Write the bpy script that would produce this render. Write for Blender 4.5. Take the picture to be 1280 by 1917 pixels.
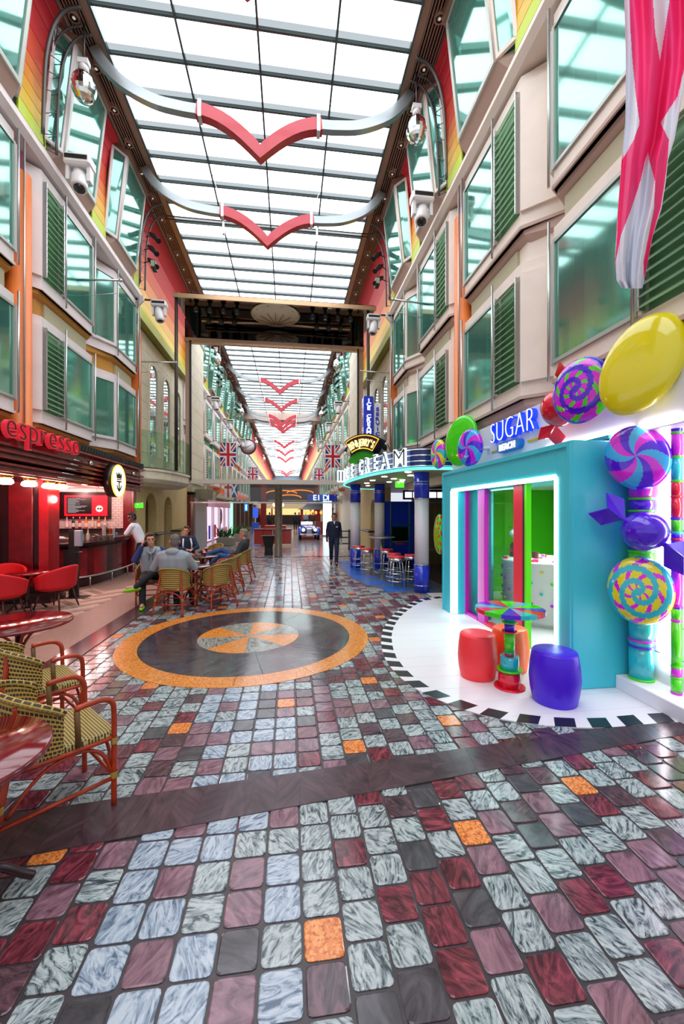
import bpy, math, random
from mathutils import Vector, Matrix
random.seed(11)
PI = math.pi
scene = bpy.context.scene
COL = scene.collection
for _o in list(bpy.data.objects): bpy.data.objects.remove(_o)

# ---------------------------------------------------------------- camera, world, exposure
YAW = math.atan(98/750)
cam = bpy.data.cameras.new('camera'); cam.sensor_fit = 'VERTICAL'; cam.sensor_height = 36.0
cam.lens = 750/1917*36; cam.clip_start = 0.05; cam.clip_end = 400
camo = bpy.data.objects.new('camera', cam); COL.objects.link(camo)
camo.location = (0, 0, 1.8); camo.rotation_euler = (PI/2, 0, -YAW)
scene.camera = camo
scene.view_settings.view_transform = 'Standard'; scene.view_settings.look = 'None'
scene.view_settings.gamma = 1.0; scene.view_settings.use_curve_mapping = False
scene.view_settings.exposure = 0.5
scene.cycles.max_bounces = 7; scene.cycles.diffuse_bounces = 3; scene.cycles.glossy_bounces = 3; scene.cycles.transmission_bounces = 2; scene.cycles.transparent_max_bounces = 7
scene.cycles.caustics_reflective = False; scene.cycles.caustics_refractive = False
scene.cycles.adaptive_threshold = 0.035
SKY_E = 3.3
w = bpy.data.worlds.new('world'); scene.world = w; w.use_nodes = True
w.node_tree.nodes['Background'].inputs[0].default_value = (0.86, 0.90, 1.0, 1)
w.node_tree.nodes['Background'].inputs[1].default_value = 0.62

# ---------------------------------------------------------------- helpers
def lin(c):
    if isinstance(c, str):
        c = c.lstrip('#'); c = [int(c[i:i+2], 16)/255 for i in (0, 2, 4)]
        c = [x/12.92 if x <= .04045 else ((x+.055)/1.055)**2.4 for x in c]
    return (c[0], c[1], c[2], 1.0)
MATS = {}
def mat(name, col, rough=.5, metal=0., emit=0., ecol=None, spec=.5, noise=0., nscale=8., bump=0., coat=0.):
    if name in MATS: return MATS[name]
    m = bpy.data.materials.new(name); m.use_nodes = True; MATS[name] = m
    nt = m.node_tree; b = nt.nodes['Principled BSDF']
    c = lin(col)
    b.inputs['Base Color'].default_value = c
    b.inputs['Roughness'].default_value = rough; b.inputs['Metallic'].default_value = metal
    b.inputs['Specular IOR Level'].default_value = spec
    b.inputs['Coat Weight'].default_value = coat; b.inputs['Coat Roughness'].default_value = .08
    if emit: m.cycles.emission_sampling = 'NONE'; b.inputs['Emission Color'].default_value = lin(ecol or col); b.inputs['Emission Strength'].default_value = emit
    if noise or bump:
        tc = nt.nodes.new('ShaderNodeNewGeometry'); n = nt.nodes.new('ShaderNodeTexNoise')
        n.inputs['Scale'].default_value = nscale; n.inputs['Detail'].default_value = 4
        nt.links.new(tc.outputs['Position'], n.inputs['Vector'])
        if noise:
            r = nt.nodes.new('ShaderNodeMapRange'); r.inputs['From Min'].default_value = .3; r.inputs['From Max'].default_value = .7
            r.inputs['To Min'].default_value = 1-noise; r.inputs['To Max'].default_value = 1+noise
            nt.links.new(n.outputs['Fac'], r.inputs['Value'])
            mx = nt.nodes.new('ShaderNodeVectorMath'); mx.operation = 'SCALE'; mx.inputs[0].default_value = c[:3]
            nt.links.new(r.outputs['Result'], mx.inputs['Scale']); nt.links.new(mx.outputs['Vector'], b.inputs['Base Color'])
        if bump:
            bp = nt.nodes.new('ShaderNodeBump'); bp.inputs['Strength'].default_value = bump; bp.inputs['Distance'].default_value = .01
            nt.links.new(n.outputs['Fac'], bp.inputs['Height']); nt.links.new(bp.outputs['Normal'], b.inputs['Normal'])
    return m
def emat(name, col, s):
    if name in MATS: return MATS[name]
    m = bpy.data.materials.new(name); m.use_nodes = True; MATS[name] = m
    nt = m.node_tree; nt.nodes.clear(); e = nt.nodes.new('ShaderNodeEmission'); o = nt.nodes.new('ShaderNodeOutputMaterial')
    e.inputs[0].default_value = lin(col); e.inputs[1].default_value = s; nt.links.new(e.outputs[0], o.inputs[0])
    m.cycles.emission_sampling = 'FRONT' if name in ('skylight_pane', 'portal_neon', 'led_white', 'shop_fill_light') else 'NONE'
    return m
def glass(name, tint, gloss=.3, rough=.02, gcol='#ffffff', haze=0, hcol='#9fe0d2'):
    if name in MATS: return MATS[name]
    m = bpy.data.materials.new(name); m.use_nodes = True; MATS[name] = m
    nt = m.node_tree; nt.nodes.clear(); L = nt.links
    t = nt.nodes.new('ShaderNodeBsdfTransparent'); t.inputs[0].default_value = lin(tint)
    g = nt.nodes.new('ShaderNodeBsdfGlossy'); g.inputs['Color'].default_value = lin(gcol); g.inputs['Roughness'].default_value = rough
    lw = nt.nodes.new('ShaderNodeLayerWeight'); lw.inputs[0].default_value = .35
    r = nt.nodes.new('ShaderNodeMapRange'); r.inputs['To Min'].default_value = gloss*.55; r.inputs['To Max'].default_value = min(1, gloss*1.9)
    if haze:
        df = nt.nodes.new('ShaderNodeBsdfDiffuse'); df.inputs[0].default_value = lin(hcol); m0 = nt.nodes.new('ShaderNodeMixShader'); m0.inputs[0].default_value = haze
    L.new(lw.outputs['Facing'], r.inputs['Value'])
    mx = nt.nodes.new('ShaderNodeMixShader'); o = nt.nodes.new('ShaderNodeOutputMaterial')
    L.new(r.outputs[0], mx.inputs[0])
    if haze: L.new(t.outputs[0], m0.inputs[1]); L.new(df.outputs[0], m0.inputs[2]); L.new(m0.outputs[0], mx.inputs[1])
    else: L.new(t.outputs[0], mx.inputs[1])
    L.new(g.outputs[0], mx.inputs[2]); L.new(mx.outputs[0], o.inputs[0]); return m

class MB:
    """collects geometry for one mesh; .k is the current material slot"""
    def __init__(s): s.v = []; s.f = []; s.m = []; s.s = []; s.k = 0
    def add(s, vs, fs, smooth=False):
        o = len(s.v); s.v += [tuple(p) for p in vs]
        for f in fs: s.f.append([i+o for i in f]); s.m.append(s.k); s.s.append(smooth)
        return s
    def box(s, x0, x1, y0, y1, z0, z1):
        if x0 > x1: x0, x1 = x1, x0
        if y0 > y1: y0, y1 = y1, y0
        if z0 > z1: z0, z1 = z1, z0
        return s.add([(x0,y0,z0),(x1,y0,z0),(x1,y1,z0),(x0,y1,z0),(x0,y0,z1),(x1,y0,z1),(x1,y1,z1),(x0,y1,z1)],
              [(0,3,2,1),(4,5,6,7),(0,1,5,4),(1,2,6,5),(2,3,7,6),(3,0,4,7)])
    def bbox(s, x0, x1, y0, y1, z0, z1, b=.01):   # box with chamfered vertical+top edges
        if x0 > x1: x0, x1 = x1, x0
        if y0 > y1: y0, y1 = y1, y0
        def ring(i, z): return [(x0+i+b,y0+i,z),(x1-i-b,y0+i,z),(x1-i,y0+i+b,z),(x1-i,y1-i-b,z),(x1-i-b,y1-i,z),(x0+i+b,y1-i,z),(x0+i,y1-i-b,z),(x0+i,y0+i+b,z)]
        return s.rings([ring(b,z0), ring(0,z0+b), ring(0,z1-b), ring(b,z1)])
    def rings(s, R, closed=False, smooth=False, cap=True):
        n = len(R[0]); vs = [p for r in R for p in r]; fs = []
        for i in range(len(R)-1 if not closed else len(R)):
            a = i*n; b = ((i+1) % len(R))*n
            for j in range(n): k = (j+1) % n; fs.append((a+j, a+k, b+k, b+j))
        o = len(s.v); s.add(vs, fs, smooth)
        if cap and not closed:
            s.f.append([o+j for j in range(n)][::-1]); s.m.append(s.k); s.s.append(False)
            q = o+(len(R)-1)*n; s.f.append([q+j for j in range(n)]); s.m.append(s.k); s.s.append(False)
        return s
    def prism(s, pts, z0, z1, smooth=False):
        return s.rings([[(x,y,z0) for x,y in pts], [(x,y,z1) for x,y in pts]], smooth=smooth)
    def prism_y(s, pts, y0, y1):     # pts in (x,z)
        return s.rings([[(x,y0,z) for x,z in pts], [(x,y1,z) for x,z in pts]])
    def prism_x(s, pts, x0, x1):     # pts in (y,z)
        return s.rings([[(x0,y,z) for y,z in pts], [(x1,y,z) for y,z in pts]])
    def quad(s, a, b, c, d): return s.add([a,b,c,d], [(0,1,2,3)])
    def slab(s, q, t):               # 4 (or n) points thickened along the normal by t
        q = [Vector(p) for p in q]; n = (q[1]-q[0]).cross(q[-1]-q[0]).normalized()*t
        return s.rings([[tuple(p) for p in q], [tuple(p+n) for p in q]])
    def tube(s, path, r, n=8, closed=False, flat=None, smooth=True):
        P = [Vector(p) for p in path]; N = len(P); R = []
        rr = r if isinstance(r, (list, tuple)) else [r]*N
        up = None
        for i in range(N):
            if closed: t = P[(i+1) % N]-P[i-1]
            else: t = P[min(i+1, N-1)]-P[max(i-1, 0)]
            if t.length < 1e-9: t = Vector((0,0,1))
            t.normalize()
            if up is None:
                up = Vector((0,0,1)) if abs(t.z) < .9 else Vector((1,0,0))
            a = t.cross(up)
            if a.length < 1e-6: a = t.cross(Vector((0,1,0)))
            a.normalize(); b = a.cross(t).normalized(); up = b
            fl = flat or 1.0
            R.append([tuple(P[i]+a*(rr[i]*math.cos(2*PI*j/n))+b*(rr[i]*fl*math.sin(2*PI*j/n))) for j in range(n)])
        return s.rings(R, closed=closed, smooth=smooth)
    def bar(s, a, b, w, h=None):     # rectangular bar between two points
        h = h or w; a = Vector(a); b = Vector(b); t = (b-a).normalized()
        up = Vector((0,0,1)) if abs(t.z) < .9 else Vector((0,1,0))
        x = t.cross(up).normalized()*w/2; y = x.cross(t).normalized()*h/2
        R = [[tuple(p+x*i+y*j) for i, j in ((-1,-1),(1,-1),(1,1),(-1,1))] for p in (a, b)]
        return s.rings(R)
    def lathe(s, prof, c=(0,0,0), n=24, axis='z', smooth=True, cap=True):
        R = []
        for r, h in prof:
            ring = []
            for j in range(n):
                a = 2*PI*j/n; u, v = r*math.cos(a), r*math.sin(a)
                p = (u, v, h) if axis == 'z' else ((h, u, v) if axis == 'x' else (v, h, u))
                ring.append((p[0]+c[0], p[1]+c[1], p[2]+c[2]))
            R.append(ring)
        return s.rings(R, smooth=smooth, cap=cap)
    def ell(s, c, rx, ry=None, rz=None, nu=12, nv=8):
        ry = ry or rx; rz = rz or rx
        R = []
        for i in range(nv+1):
            t = PI*(i/nv)
            q = max(math.sin(t), .02)
            R.append([(c[0]+rx*q*math.cos(2*PI*j/nu), c[1]+ry*q*math.sin(2*PI*j/nu), c[2]-rz*math.cos(t)) for j in range(nu)])
        return s.rings(R, smooth=True)
    def grid(s, fn, nu, nv, smooth=True):
        vs = [fn(i/nu, j/nv) for j in range(nv+1) for i in range(nu+1)]
        fs = [(j*(nu+1)+i, j*(nu+1)+i+1, (j+1)*(nu+1)+i+1, (j+1)*(nu+1)+i) for j in range(nv) for i in range(nu)]
        return s.add(vs, fs, smooth)
    def xf(s, M, start=0):
        for i in range(start, len(s.v)): s.v[i] = tuple(M @ Vector(s.v[i]))
        return s
    def mesh(s, name, mats):
        me = bpy.data.meshes.new(name); me.from_pydata(s.v, [], s.f)
        for m in (mats if isinstance(mats, (list, tuple)) else [mats]): me.materials.append(m)
        me.polygons.foreach_set('material_index', s.m); me.polygons.foreach_set('use_smooth', s.s)
        me.update(); return me
    def build(s, name, mats, parent=None, label=None, cat=None, group=None, kind=None, local=False):
        if parent is not None and not local:
            off = wloc(parent); s.v = [(x-off[0], y-off[1], z-off[2]) for x, y, z in s.v]
        return link(name, s.mesh(name, mats), parent, label, cat, group, kind)
def wloc(o):
    p = Vector((0,0,0))
    while o: p += o.location; o = o.parent
    return p
def tag(o, label=None, cat=None, group=None, kind=None):
    if label: o['label'] = label
    if cat: o['category'] = cat
    if group: o['group'] = group
    if kind: o['kind'] = kind
    return o
def link(name, data, parent=None, label=None, cat=None, group=None, kind=None):
    o = bpy.data.objects.new(name, data); COL.objects.link(o)
    if parent is not None: o.parent = parent
    return tag(o, label, cat, group, kind)
def thing(name, label, cat, loc=(0,0,0), rz=0, group=None, kind=None):
    o = link(name, None, None, label, cat, group, kind); o.location = loc; o.rotation_euler = (0, 0, rz); o.empty_display_size = .1
    return o
def part(name, parent, loc=(0,0,0)):
    o = link(name, None, parent); o.location = loc; return o
def dup(root, loc, rz=None, label=None, group=None):
    r = root.copy(); COL.objects.link(r); r.location = loc
    if rz is not None: r.rotation_euler = (0, 0, rz)
    if label: r['label'] = label
    if group: r['group'] = group
    for ch in list(root.children):
        c = ch.copy(); COL.objects.link(c); c.parent = r
        for g in list(ch.children):
            d = g.copy(); COL.objects.link(d); d.parent = c
    return r
TXT = {}
def text_mb(*a):
    if a not in TXT: TXT[a] = _text_mb(*a)
    b = MB(); s = TXT[a]; b.add(s.v, s.f); return b
def _text_mb(txt, size=1.0, depth=.02, bevel=0., off=0., space=1.0):
    """letter outlines as MB in the x-y plane (x right, y up), front at z=+depth"""
    cu = bpy.data.curves.new('t', 'FONT'); cu.body = txt; cu.size = size; cu.extrude = depth/2; cu.bevel_depth = bevel; cu.offset = off
    cu.space_character = space; cu.resolution_u = 4
    o = bpy.data.objects.new('t', cu); COL.objects.link(o)
    dg = bpy.context.evaluated_depsgraph_get(); me = bpy.data.meshes.new_from_object(o.evaluated_get(dg))
    b = MB(); b.add([tuple(v.co) for v in me.vertices], [tuple(p.vertices) for p in me.polygons])
    bpy.data.objects.remove(o); bpy.data.curves.remove(cu); bpy.data.meshes.remove(me)
    return b
for _c in 'espro': text_mb(_c, .56, .07, 0, .010); text_mb(_c, .56, .008, 0, -.010)
for _c in 'SUGAR': text_mb(_c, .46, .07, 0, -.006); text_mb(_c, .46, .008, 0, -.013)
for _c in 'ICERAM': text_mb(_c, .54, .05, 0, .010); text_mb(_c, .54, .008, 0, -.010)
for _c in 'ICERAMSV': text_mb(_c, .26, .02, 0, .006)
for _c in "BEN&JERY'S": text_mb(_c, .2, .02, 0, .004)
for _c in 'EIDI': text_mb(_c, .5, .03, 0, .01)
text_mb('BEACH', .135, .02, 0, .004, 1.05)
def extent(b, i=0): 
    xs = [v[i] for v in b.v]; return (min(xs), max(xs))
def basis(o, ux, uy, uz=None):
    ux = Vector(ux).normalized(); uy = Vector(uy).normalized(); uz = Vector(uz).normalized() if uz else ux.cross(uy)
    M = Matrix(((ux.x,uy.x,uz.x,o[0]),(ux.y,uy.y,uz.y,o[1]),(ux.z,uy.z,uz.z,o[2]),(0,0,0,1))); return M
def lerp(a, b, t): return a+(b-a)*t
def vl(a, b, t): return tuple(lerp(a[i], b[i], t) for i in range(len(a)))
def bez(p0, p1, p2, p3, n=10):
    out = []
    for i in range(n+1):
        t = i/n; q = 1-t
        out.append(tuple(q**3*p0[k]+3*q*q*t*p1[k]+3*q*t*t*p2[k]+t**3*p3[k] for k in range(len(p0))))
    return out
def smooth_path(pts, n=5):
    """Catmull-Rom through the points"""
    P = [pts[0]]+list(pts)+[pts[-1]]; out = []
    for i in range(1, len(P)-2):
        for j in range(n):
            t = j/n; a, b, c, d = P[i-1], P[i], P[i+1], P[i+2]
            out.append(tuple(.5*((2*b[k])+(-a[k]+c[k])*t+(2*a[k]-5*b[k]+4*c[k]-d[k])*t*t+(-a[k]+3*b[k]-3*c[k]+d[k])*t**3) for k in range(len(b))))
    out.append(tuple(pts[-1])); return out
SUF = {'R': 'right', 'L': 'left'}
def SX(side, s): return 3.75-s if side == 'R' else -4.95+s      # distance s out of the facade wall

# ---------------------------------------------------------------- materials
cream = mat('cream_paint', '#f3e6d8', .55, noise=.04, nscale=3)
creamL = mat('cream_grey_paint', '#eae0de', .55, noise=.04, nscale=3)
mauve = mat('mauve_paint', '#c6ab9d', .6)
ochre = mat('ochre_paint', '#c98e3a', .5)
olive = mat('olive_panel', '#b5ad8c', .55)
steel = mat('brushed_steel', '#c3c6c4', .28, .9)
chrome = mat('chrome', '#e4e6e8', .08, 1.0)
darkm = mat('dark_metal', '#4a4643', .45, .6)
black = mat('black_plastic', '#0c0d0f', .45)
blackg = mat('black_gloss', '#050506', .06, 0, spec=.8)
winframe = mat('window_frame', '#b9c0b6', .4, .3)
bronze = mat('bronze_trim', '#b08a78', .4, .3)
paneg = glass('window_glass', '#a8e4d6', .26, .07, '#d4fff2', .22, '#8fd8c8')
rimg = glass('railing_glass', '#e2f3e8', .10, .02)
clearg = glass('clear_glass', '#eef6f2', .06, .02)
curt = mat('curtain', '#dcf4ea', .85)
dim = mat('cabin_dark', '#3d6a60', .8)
louvg = mat('louvre_glass', '#b4d6ba', .25, 0, spec=.6)
_nt = louvg.node_tree; _tr = _nt.nodes.new('ShaderNodeBsdfTranslucent'); _tr.inputs[0].default_value = lin('#d0ecd2'); _mx = _nt.nodes.new('ShaderNodeMixShader'); _mx.inputs[0].default_value = .65
_nt.links.new(_nt.nodes['Principled BSDF'].outputs[0], _mx.inputs[1]); _nt.links.new(_tr.outputs[0], _mx.inputs[2]); _nt.links.new(_mx.outputs[0], _nt.nodes['Material Output'].inputs[0])
louvb = mat('louvre_backing', '#86b08e', .5)
orangec = mat('orange_column', '#f07f35', .45, noise=.06, nscale=2)
stone = mat('limestone', '#ebe2c8', .5, noise=.07, nscale=4)
stoneg = mat('limestone_joint', '#8f8a70', .8)
white = mat('white_gloss', '#f2f0f0', .25)
whitem = mat('white_matt', '#ececea', .6)
wood = mat('mahogany', '#8a2026', .25, noise=.35, nscale=5, coat=.3)
woodd = mat('mahogany_dark', '#2c0a0e', .3, noise=.3, nscale=5, coat=.2)
rattan = mat('rattan_cane', '#a9330c', .35, noise=.25, nscale=18, coat=.1)
wrap = mat('cane_binding', '#b08a3c', .5)
redsk = mat('red_gloss', '#e1263c', .3, coat=.3)
granite = mat('dark_granite', '#43373b', .14, noise=.35, nscale=9, coat=.0)
# ---------------------------------------------------------------- floor
def marble(name, a, b, c=None, scale=9., lo=.42, hi=.6, rough=.15, gran=False):
    m = bpy.data.materials.new(name); m.use_nodes = True; MATS[name] = m; nt = m.node_tree; L = nt.links; N = nt.nodes.new
    bs = nt.nodes['Principled BSDF']
    g = N('ShaderNodeNewGeometry'); oi = N('ShaderNodeObjectInfo'); at = N('ShaderNodeAttribute'); at.attribute_name = 'rnd'
    ad = N('ShaderNodeMath'); ad.operation = 'ADD'; L.new(oi.outputs['Random'], ad.inputs[0]); L.new(at.outputs['Fac'], ad.inputs[1])
    mu = N('ShaderNodeMath'); mu.operation = 'MULTIPLY'; mu.inputs[1].default_value = 37.; L.new(ad.outputs[0], mu.inputs[0])
    cb = N('ShaderNodeCombineXYZ'); L.new(mu.outputs[0], cb.inputs[0]); L.new(mu.outputs[0], cb.inputs[2])
    va = N('ShaderNodeVectorMath'); va.operation = 'ADD'; L.new(g.outputs['Position'], va.inputs[0]); L.new(cb.outputs[0], va.inputs[1])
    vr = N('ShaderNodeVectorRotate'); vr.rotation_type = 'Z_AXIS'; L.new(va.outputs[0], vr.inputs['Vector']); 
    m2 = N('ShaderNodeMath'); m2.operation = 'MULTIPLY'; m2.inputs[1].default_value = 4.; L.new(ad.outputs[0], m2.inputs[0]); L.new(m2.outputs[0], vr.inputs['Angle'])
    if gran:
        t = N('ShaderNodeTexVoronoi'); t.inputs['Scale'].default_value = scale; L.new(vr.outputs[0], t.inputs['Vector']); out = t.outputs['Color']
    else:
        mp = N('ShaderNodeMapping'); mp.inputs['Scale'].default_value = (1, .33, 1); L.new(vr.outputs[0], mp.inputs['Vector'])
        t = N('ShaderNodeTexNoise'); t.inputs['Scale'].default_value = scale; t.inputs['Detail'].default_value = 5; t.inputs['Roughness'].default_value = .62
        t.inputs['Distortion'].default_value = 2.4; L.new(mp.outputs[0], t.inputs['Vector']); out = t.outputs['Fac']
    r = N('ShaderNodeValToRGB'); r.color_ramp.elements[0].position = lo; r.color_ramp.elements[0].color = lin(b)
    r.color_ramp.elements[1].position = hi; r.color_ramp.elements[1].color = lin(a)
    if c: e = r.color_ramp.elements.new((lo+hi)/2); e.color = lin(c)
    L.new(out, r.inputs[0]); L.new(r.outputs[0], bs.inputs['Base Color'])
    n2 = N('ShaderNodeTexNoise'); n2.inputs['Scale'].default_value = 5.; L.new(g.outputs['Position'], n2.inputs['Vector'])
    mr = N('ShaderNodeMapRange'); mr.inputs['To Min'].default_value = rough*.6; mr.inputs['To Max'].default_value = rough*1.5
    L.new(n2.outputs['Fac'], mr.inputs['Value']); L.new(mr.outputs[0], bs.inputs['Roughness'])
    bp = N('ShaderNodeBump'); bp.inputs['Strength'].default_value = .05; bp.inputs['Distance'].default_value = .01
    n3 = N('ShaderNodeTexNoise'); n3.inputs['Scale'].default_value = 14.; L.new(g.outputs['Position'], n3.inputs['Vector'])
    L.new(n3.outputs['Fac'], bp.inputs['Height']); L.new(bp.outputs[0], bs.inputs['Normal'])
    return m
TM = [marble('marble_grey', '#b9c2c2', '#3a4549', '#93a0a2', 24, .38, .60),
      marble('marble_pale', '#bcc6d0', '#51637a', '#98a8b8', 22, .36, .60),
      marble('granite_mauve', '#9e7480', '#5c3d4a', '#82606c', 12, .34, .66),
      marble('granite_maroon', '#9a4452', '#3a1822', '#70303c', 15, .36, .66),
      marble('granite_plum', '#74505a', '#33262c', '#543e46', 15, .35, .66),
      marble('granite_orange', '#f0a05a', '#b8551e', '#e2813a', 90, .15, .8, gran=True),
      marble('granite_slate', '#5e5a60', '#332f34', None, 8, .3, .7)]
grout = mat('floor_grout', '#3a3236', .35, noise=.2, nscale=20)
# one floor slab; from far away its material carries the tile pattern
fm = bpy.data.materials.new('far_floor'); fm.use_nodes = True; nt = fm.node_tree; L = nt.links; N = nt.nodes.new; bs = nt.nodes['Principled BSDF']
g = N('ShaderNodeNewGeometry'); bk = N('ShaderNodeTexBrick'); bk.inputs['Scale'].default_value = 2.8
bk.inputs['Color1'].default_value = lin('#a9a6a4'); bk.inputs['Color2'].default_value = lin('#6d5055'); bk.inputs['Mortar'].default_value = lin('#3a3236')
bk.inputs['Brick Width'].default_value = .5; bk.inputs['Row Height'].default_value = .5; bk.inputs['Mortar Size'].default_value = .015
L.new(g.outputs['Position'], bk.inputs['Vector']); L.new(bk.outputs['Color'], bs.inputs['Base Color']); bs.inputs['Roughness'].default_value = .16
floor = MB().box(-8, 6.5, 16, 112, -.1, 0).build('floor', fm, label='polished tile floor running down the promenade', cat='floor', kind='structure')
MB().box(-8, 6.5, -8, 16, -.1, -.006).build('grout_bed', grout, floor)

MC = (-.58, 5.93)                       # medallion centre
apron_pts = smooth_path([(3.6,2.98),(3.22,3.03),(2.48,3.04),(1.91,3.22),(1.55,3.5),(1.27,3.95),(1.16,4.5),(1.2,5.15),(1.4,5.95),(1.75,6.75),(2.2,7.45),(2.7,8.0),(3.6,8.3)], 6)
def inside(p, poly):
    x, y = p; c = False; j = len(poly)-1
    for i in range(len(poly)):
        xi, yi = poly[i]; xj, yj = poly[j]
        if (yi > y) != (yj > y) and x < (xj-xi)*(y-yi)/(yj-yi)+xi: c = not c
        j = i
    return c
def band_up(x): return 2.78+.095*x
def band_lo(x): return 2.46+.125*x
bj_pts = smooth_path([(3.7,8.35),(2.95,8.42),(2.35,8.85),(1.95,9.5),(1.72,10.4),(1.6,11.6),(1.62,12.9),(1.8,13.8),(2.3,14.6),(3.7,15.2)], 5)
TP, TR = .175, .1775
tiles = []
for k in range(-15, 21):
    x0 = .055+k*TP
    off = 0 if -5 <= k <= -1 else ((k*.31) % 1)*TR
    for r in range(-18, 82):
        y0 = 1.602+r*TR+off; cx, cy = x0+TP/2, y0+TR/2
        if math.hypot(cx-MC[0], cy-MC[1]) < 1.58: continue
        if band_lo(cx)+.05 < cy < band_up(cx)-.05: continue
        if inside((cx+.08, cy), apron_pts) and inside((cx-.1, cy), apron_pts): continue
        if inside((cx+.05, cy), bj_pts) and inside((cx-.1, cy), bj_pts): continue
        if cx > 3.75 or cx < -2.6: continue
        h = random.random()
        if (k*5+r*3) % 31 == 0: c = 5
        elif -5 <= k <= -1 and 3 < cy+3: c = 1 if h < .5 else (2 if h < .72 else (6 if h < .85 else 0))
        else: c = 0 if h < .46 else (2 if h < .63 else (3 if h < .83 else (4 if h < .96 else 6)))
        dep = cx*math.sin(YAW)+cy*math.cos(YAW)
        ok = dep > 1.25 and abs((cx*math.cos(YAW)-cy*math.sin(YAW))/dep*750) < 690
        tiles.append((dep if ok else 99, cx, cy, c))
tiles.sort()
def tile_mb(mb, cx, cy, w, h, z=0., g=.0065, rc=.02):
    w -= 2*g; h -= 2*g; pts = []
    for sx, sy, a0 in ((1,1,0),(-1,1,90),(-1,-1,180),(1,-1,270)):
        for a in (0, 45, 90):
            t = math.radians(a0+a); pts.append((cx+sx*(w/2-rc)+rc*math.cos(t), cy+sy*(h/2-rc)+rc*math.sin(t)))
    i = len(mb.v); n = len(pts)
    inn = [(cx+(p[0]-cx)*(1-.005/w*2), cy+(p[1]-cy)*(1-.005/h*2)) for p in pts]
    mb.rings([[(x,y,z-.008) for x,y in pts], [(x,y,z-.0025) for x,y in pts], [(x,y,z) for x,y in inn]], cap=False)
    mb.f.append([i+2*n+j for j in range(n)]); mb.m.append(mb.k); mb.s.append(False)
tmesh = []
for m in TM:
    b = MB(); tile_mb(b, 0, 0, TP, TR); tmesh.append(b.mesh('tile', m))
for dpt, x, y, c in tiles[:300]:
    o = link('tile', tmesh[c], floor); o.location = (x, y, 0)
b = MB(); rn = []
for dpt, x, y, c in tiles[300:]:
    b.k = c; n0 = len(b.f); tile_mb(b, x, y, TP, TR); q = random.random(); rn += [q]*(len(b.f)-n0)
me = b.mesh('tile_field', TM); at = me.attributes.new('rnd', 'FLOAT', 'FACE'); at.data.foreach_set('value', rn)
link('tile_field', me, floor, kind='stuff')
# dark granite cross band, laid in planks
bandm = marble('band_granite', '#5d444c', '#33272c', None, 7, .3, .7, .22)
MB().prism([(-2.58,band_lo(-2.58)),(3.7,band_lo(3.7)),(3.7,band_up(3.7)),(-2.58,band_up(-2.58))], -.006, .0012).build('band_bed', grout, floor)
x = -2.55
while x < 3.75:
    x1 = min(x+.155, 3.75); sh = -.03
    MB().prism([(x+.0012+sh, band_lo(x)), (x1-.0012+sh, band_lo(x1)), (x1-.0012, band_up(x1)), (x+.0012, band_up(x))], -.006, .0025).build('band_slab', bandm, floor); x = x1
# border strip and oak parquet of the cafe terrace
y = -3.
while y < 19:
    MB().box(-2.9, -2.585, y+.003, y+.897, -.006, .002).build('border_slab', granite, floor); y += .9
pk = [mat('oak_plank_a', '#b2937f', .45, noise=.12, nscale=14), mat('oak_plank_b', '#8f7468', .45, noise=.12, nscale=14), mat('oak_plank_c', '#c6aa98', .45, noise=.12, nscale=14)]
MB().box(-7.6, -2.9, -3, 13, -.006, -.001).build('terrace_bed', pk[1], floor)
pw, pl = .13, .65
pmesh = [MB().box(.003, pl-.003, .003, pw-.003, -.004, .004).mesh('parquet_plank', m) for m in pk]
n = 0; pm_rest = MB()
cells = []
for i in range(-50, 50):
    for j in range(-22, 22):
        for t in (0, 1):
            # herringbone lattice, turned 45 degrees
            bx = i*pw+j*pl; by = i*pw-j*pl
            if t: bx2, by2, a = bx+pl+pw, by+pw-pl, 90
            else: bx2, by2, a = bx, by, 0
            cells.append((bx2, by2, a))
seen = set(); c45 = math.cos(PI/4)
for bx, by, a in cells:
    wx, wy = (bx-by)*c45-5.0, (bx+by)*c45+4.5
    key = (round(wx, 2), round(wy, 2), a)
    if key in seen or not (-6.2 < wx < -3.35 and 3.2 < wy < 9.8): continue
    seen.add(key); n += 1
    if n > 300: break
    o = link('parquet_plank', pmesh[(n*7+n//3) % 3], floor); o.location = (wx, wy, 0); o.rotation_euler = (0, 0, PI/4+math.radians(a))
# compass medallion inlaid in the floor
med = part('medallion', floor, (MC[0], MC[1], 0))
def sector(r0, r1, a0, a1, n, z0, z1):
    o = [(r1*math.cos(lerp(a0,a1,i/n)), r1*math.sin(lerp(a0,a1,i/n))) for i in range(n+1)]
    i_ = [(r0*math.cos(lerp(a1,a0,i/n)), r0*math.sin(lerp(a1,a0,i/n))) for i in range(n+1)] if r0 > 0 else [(0, 0)]
    return MB().prism(o+i_, z0, z1)
medorange = marble('medallion_orange', '#eda04e', '#c06a22', '#e08a38', 70, .15, .8, .16, True)
meddark = marble('medallion_slate', '#5a5056', '#2d282c', None, 4, .3, .72, .12)
medgrey = marble('medallion_grey', '#a9aba2', '#4e5250', '#8c8f88', 12, .34, .62, .14)
for i in range(12): sector(1.45, 1.715, i*PI/6+.002, (i+1)*PI/6-.001, 8, -.004, .004).build('ring_segment', medorange, med, local=True)
for i in range(8): sector(.712, 1.448, i*PI/4+.2+.002, (i+1)*PI/4+.2-.002, 10, -.004, .004).build('dark_segment', meddark, med, local=True)
for i in range(8): sector(0, .71, i*PI/4+.02, (i+1)*PI/4+.02-.003, 8, -.004, .0045).build('compass_wedge', medorange if i % 2 else medgrey, med, local=True)
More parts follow.
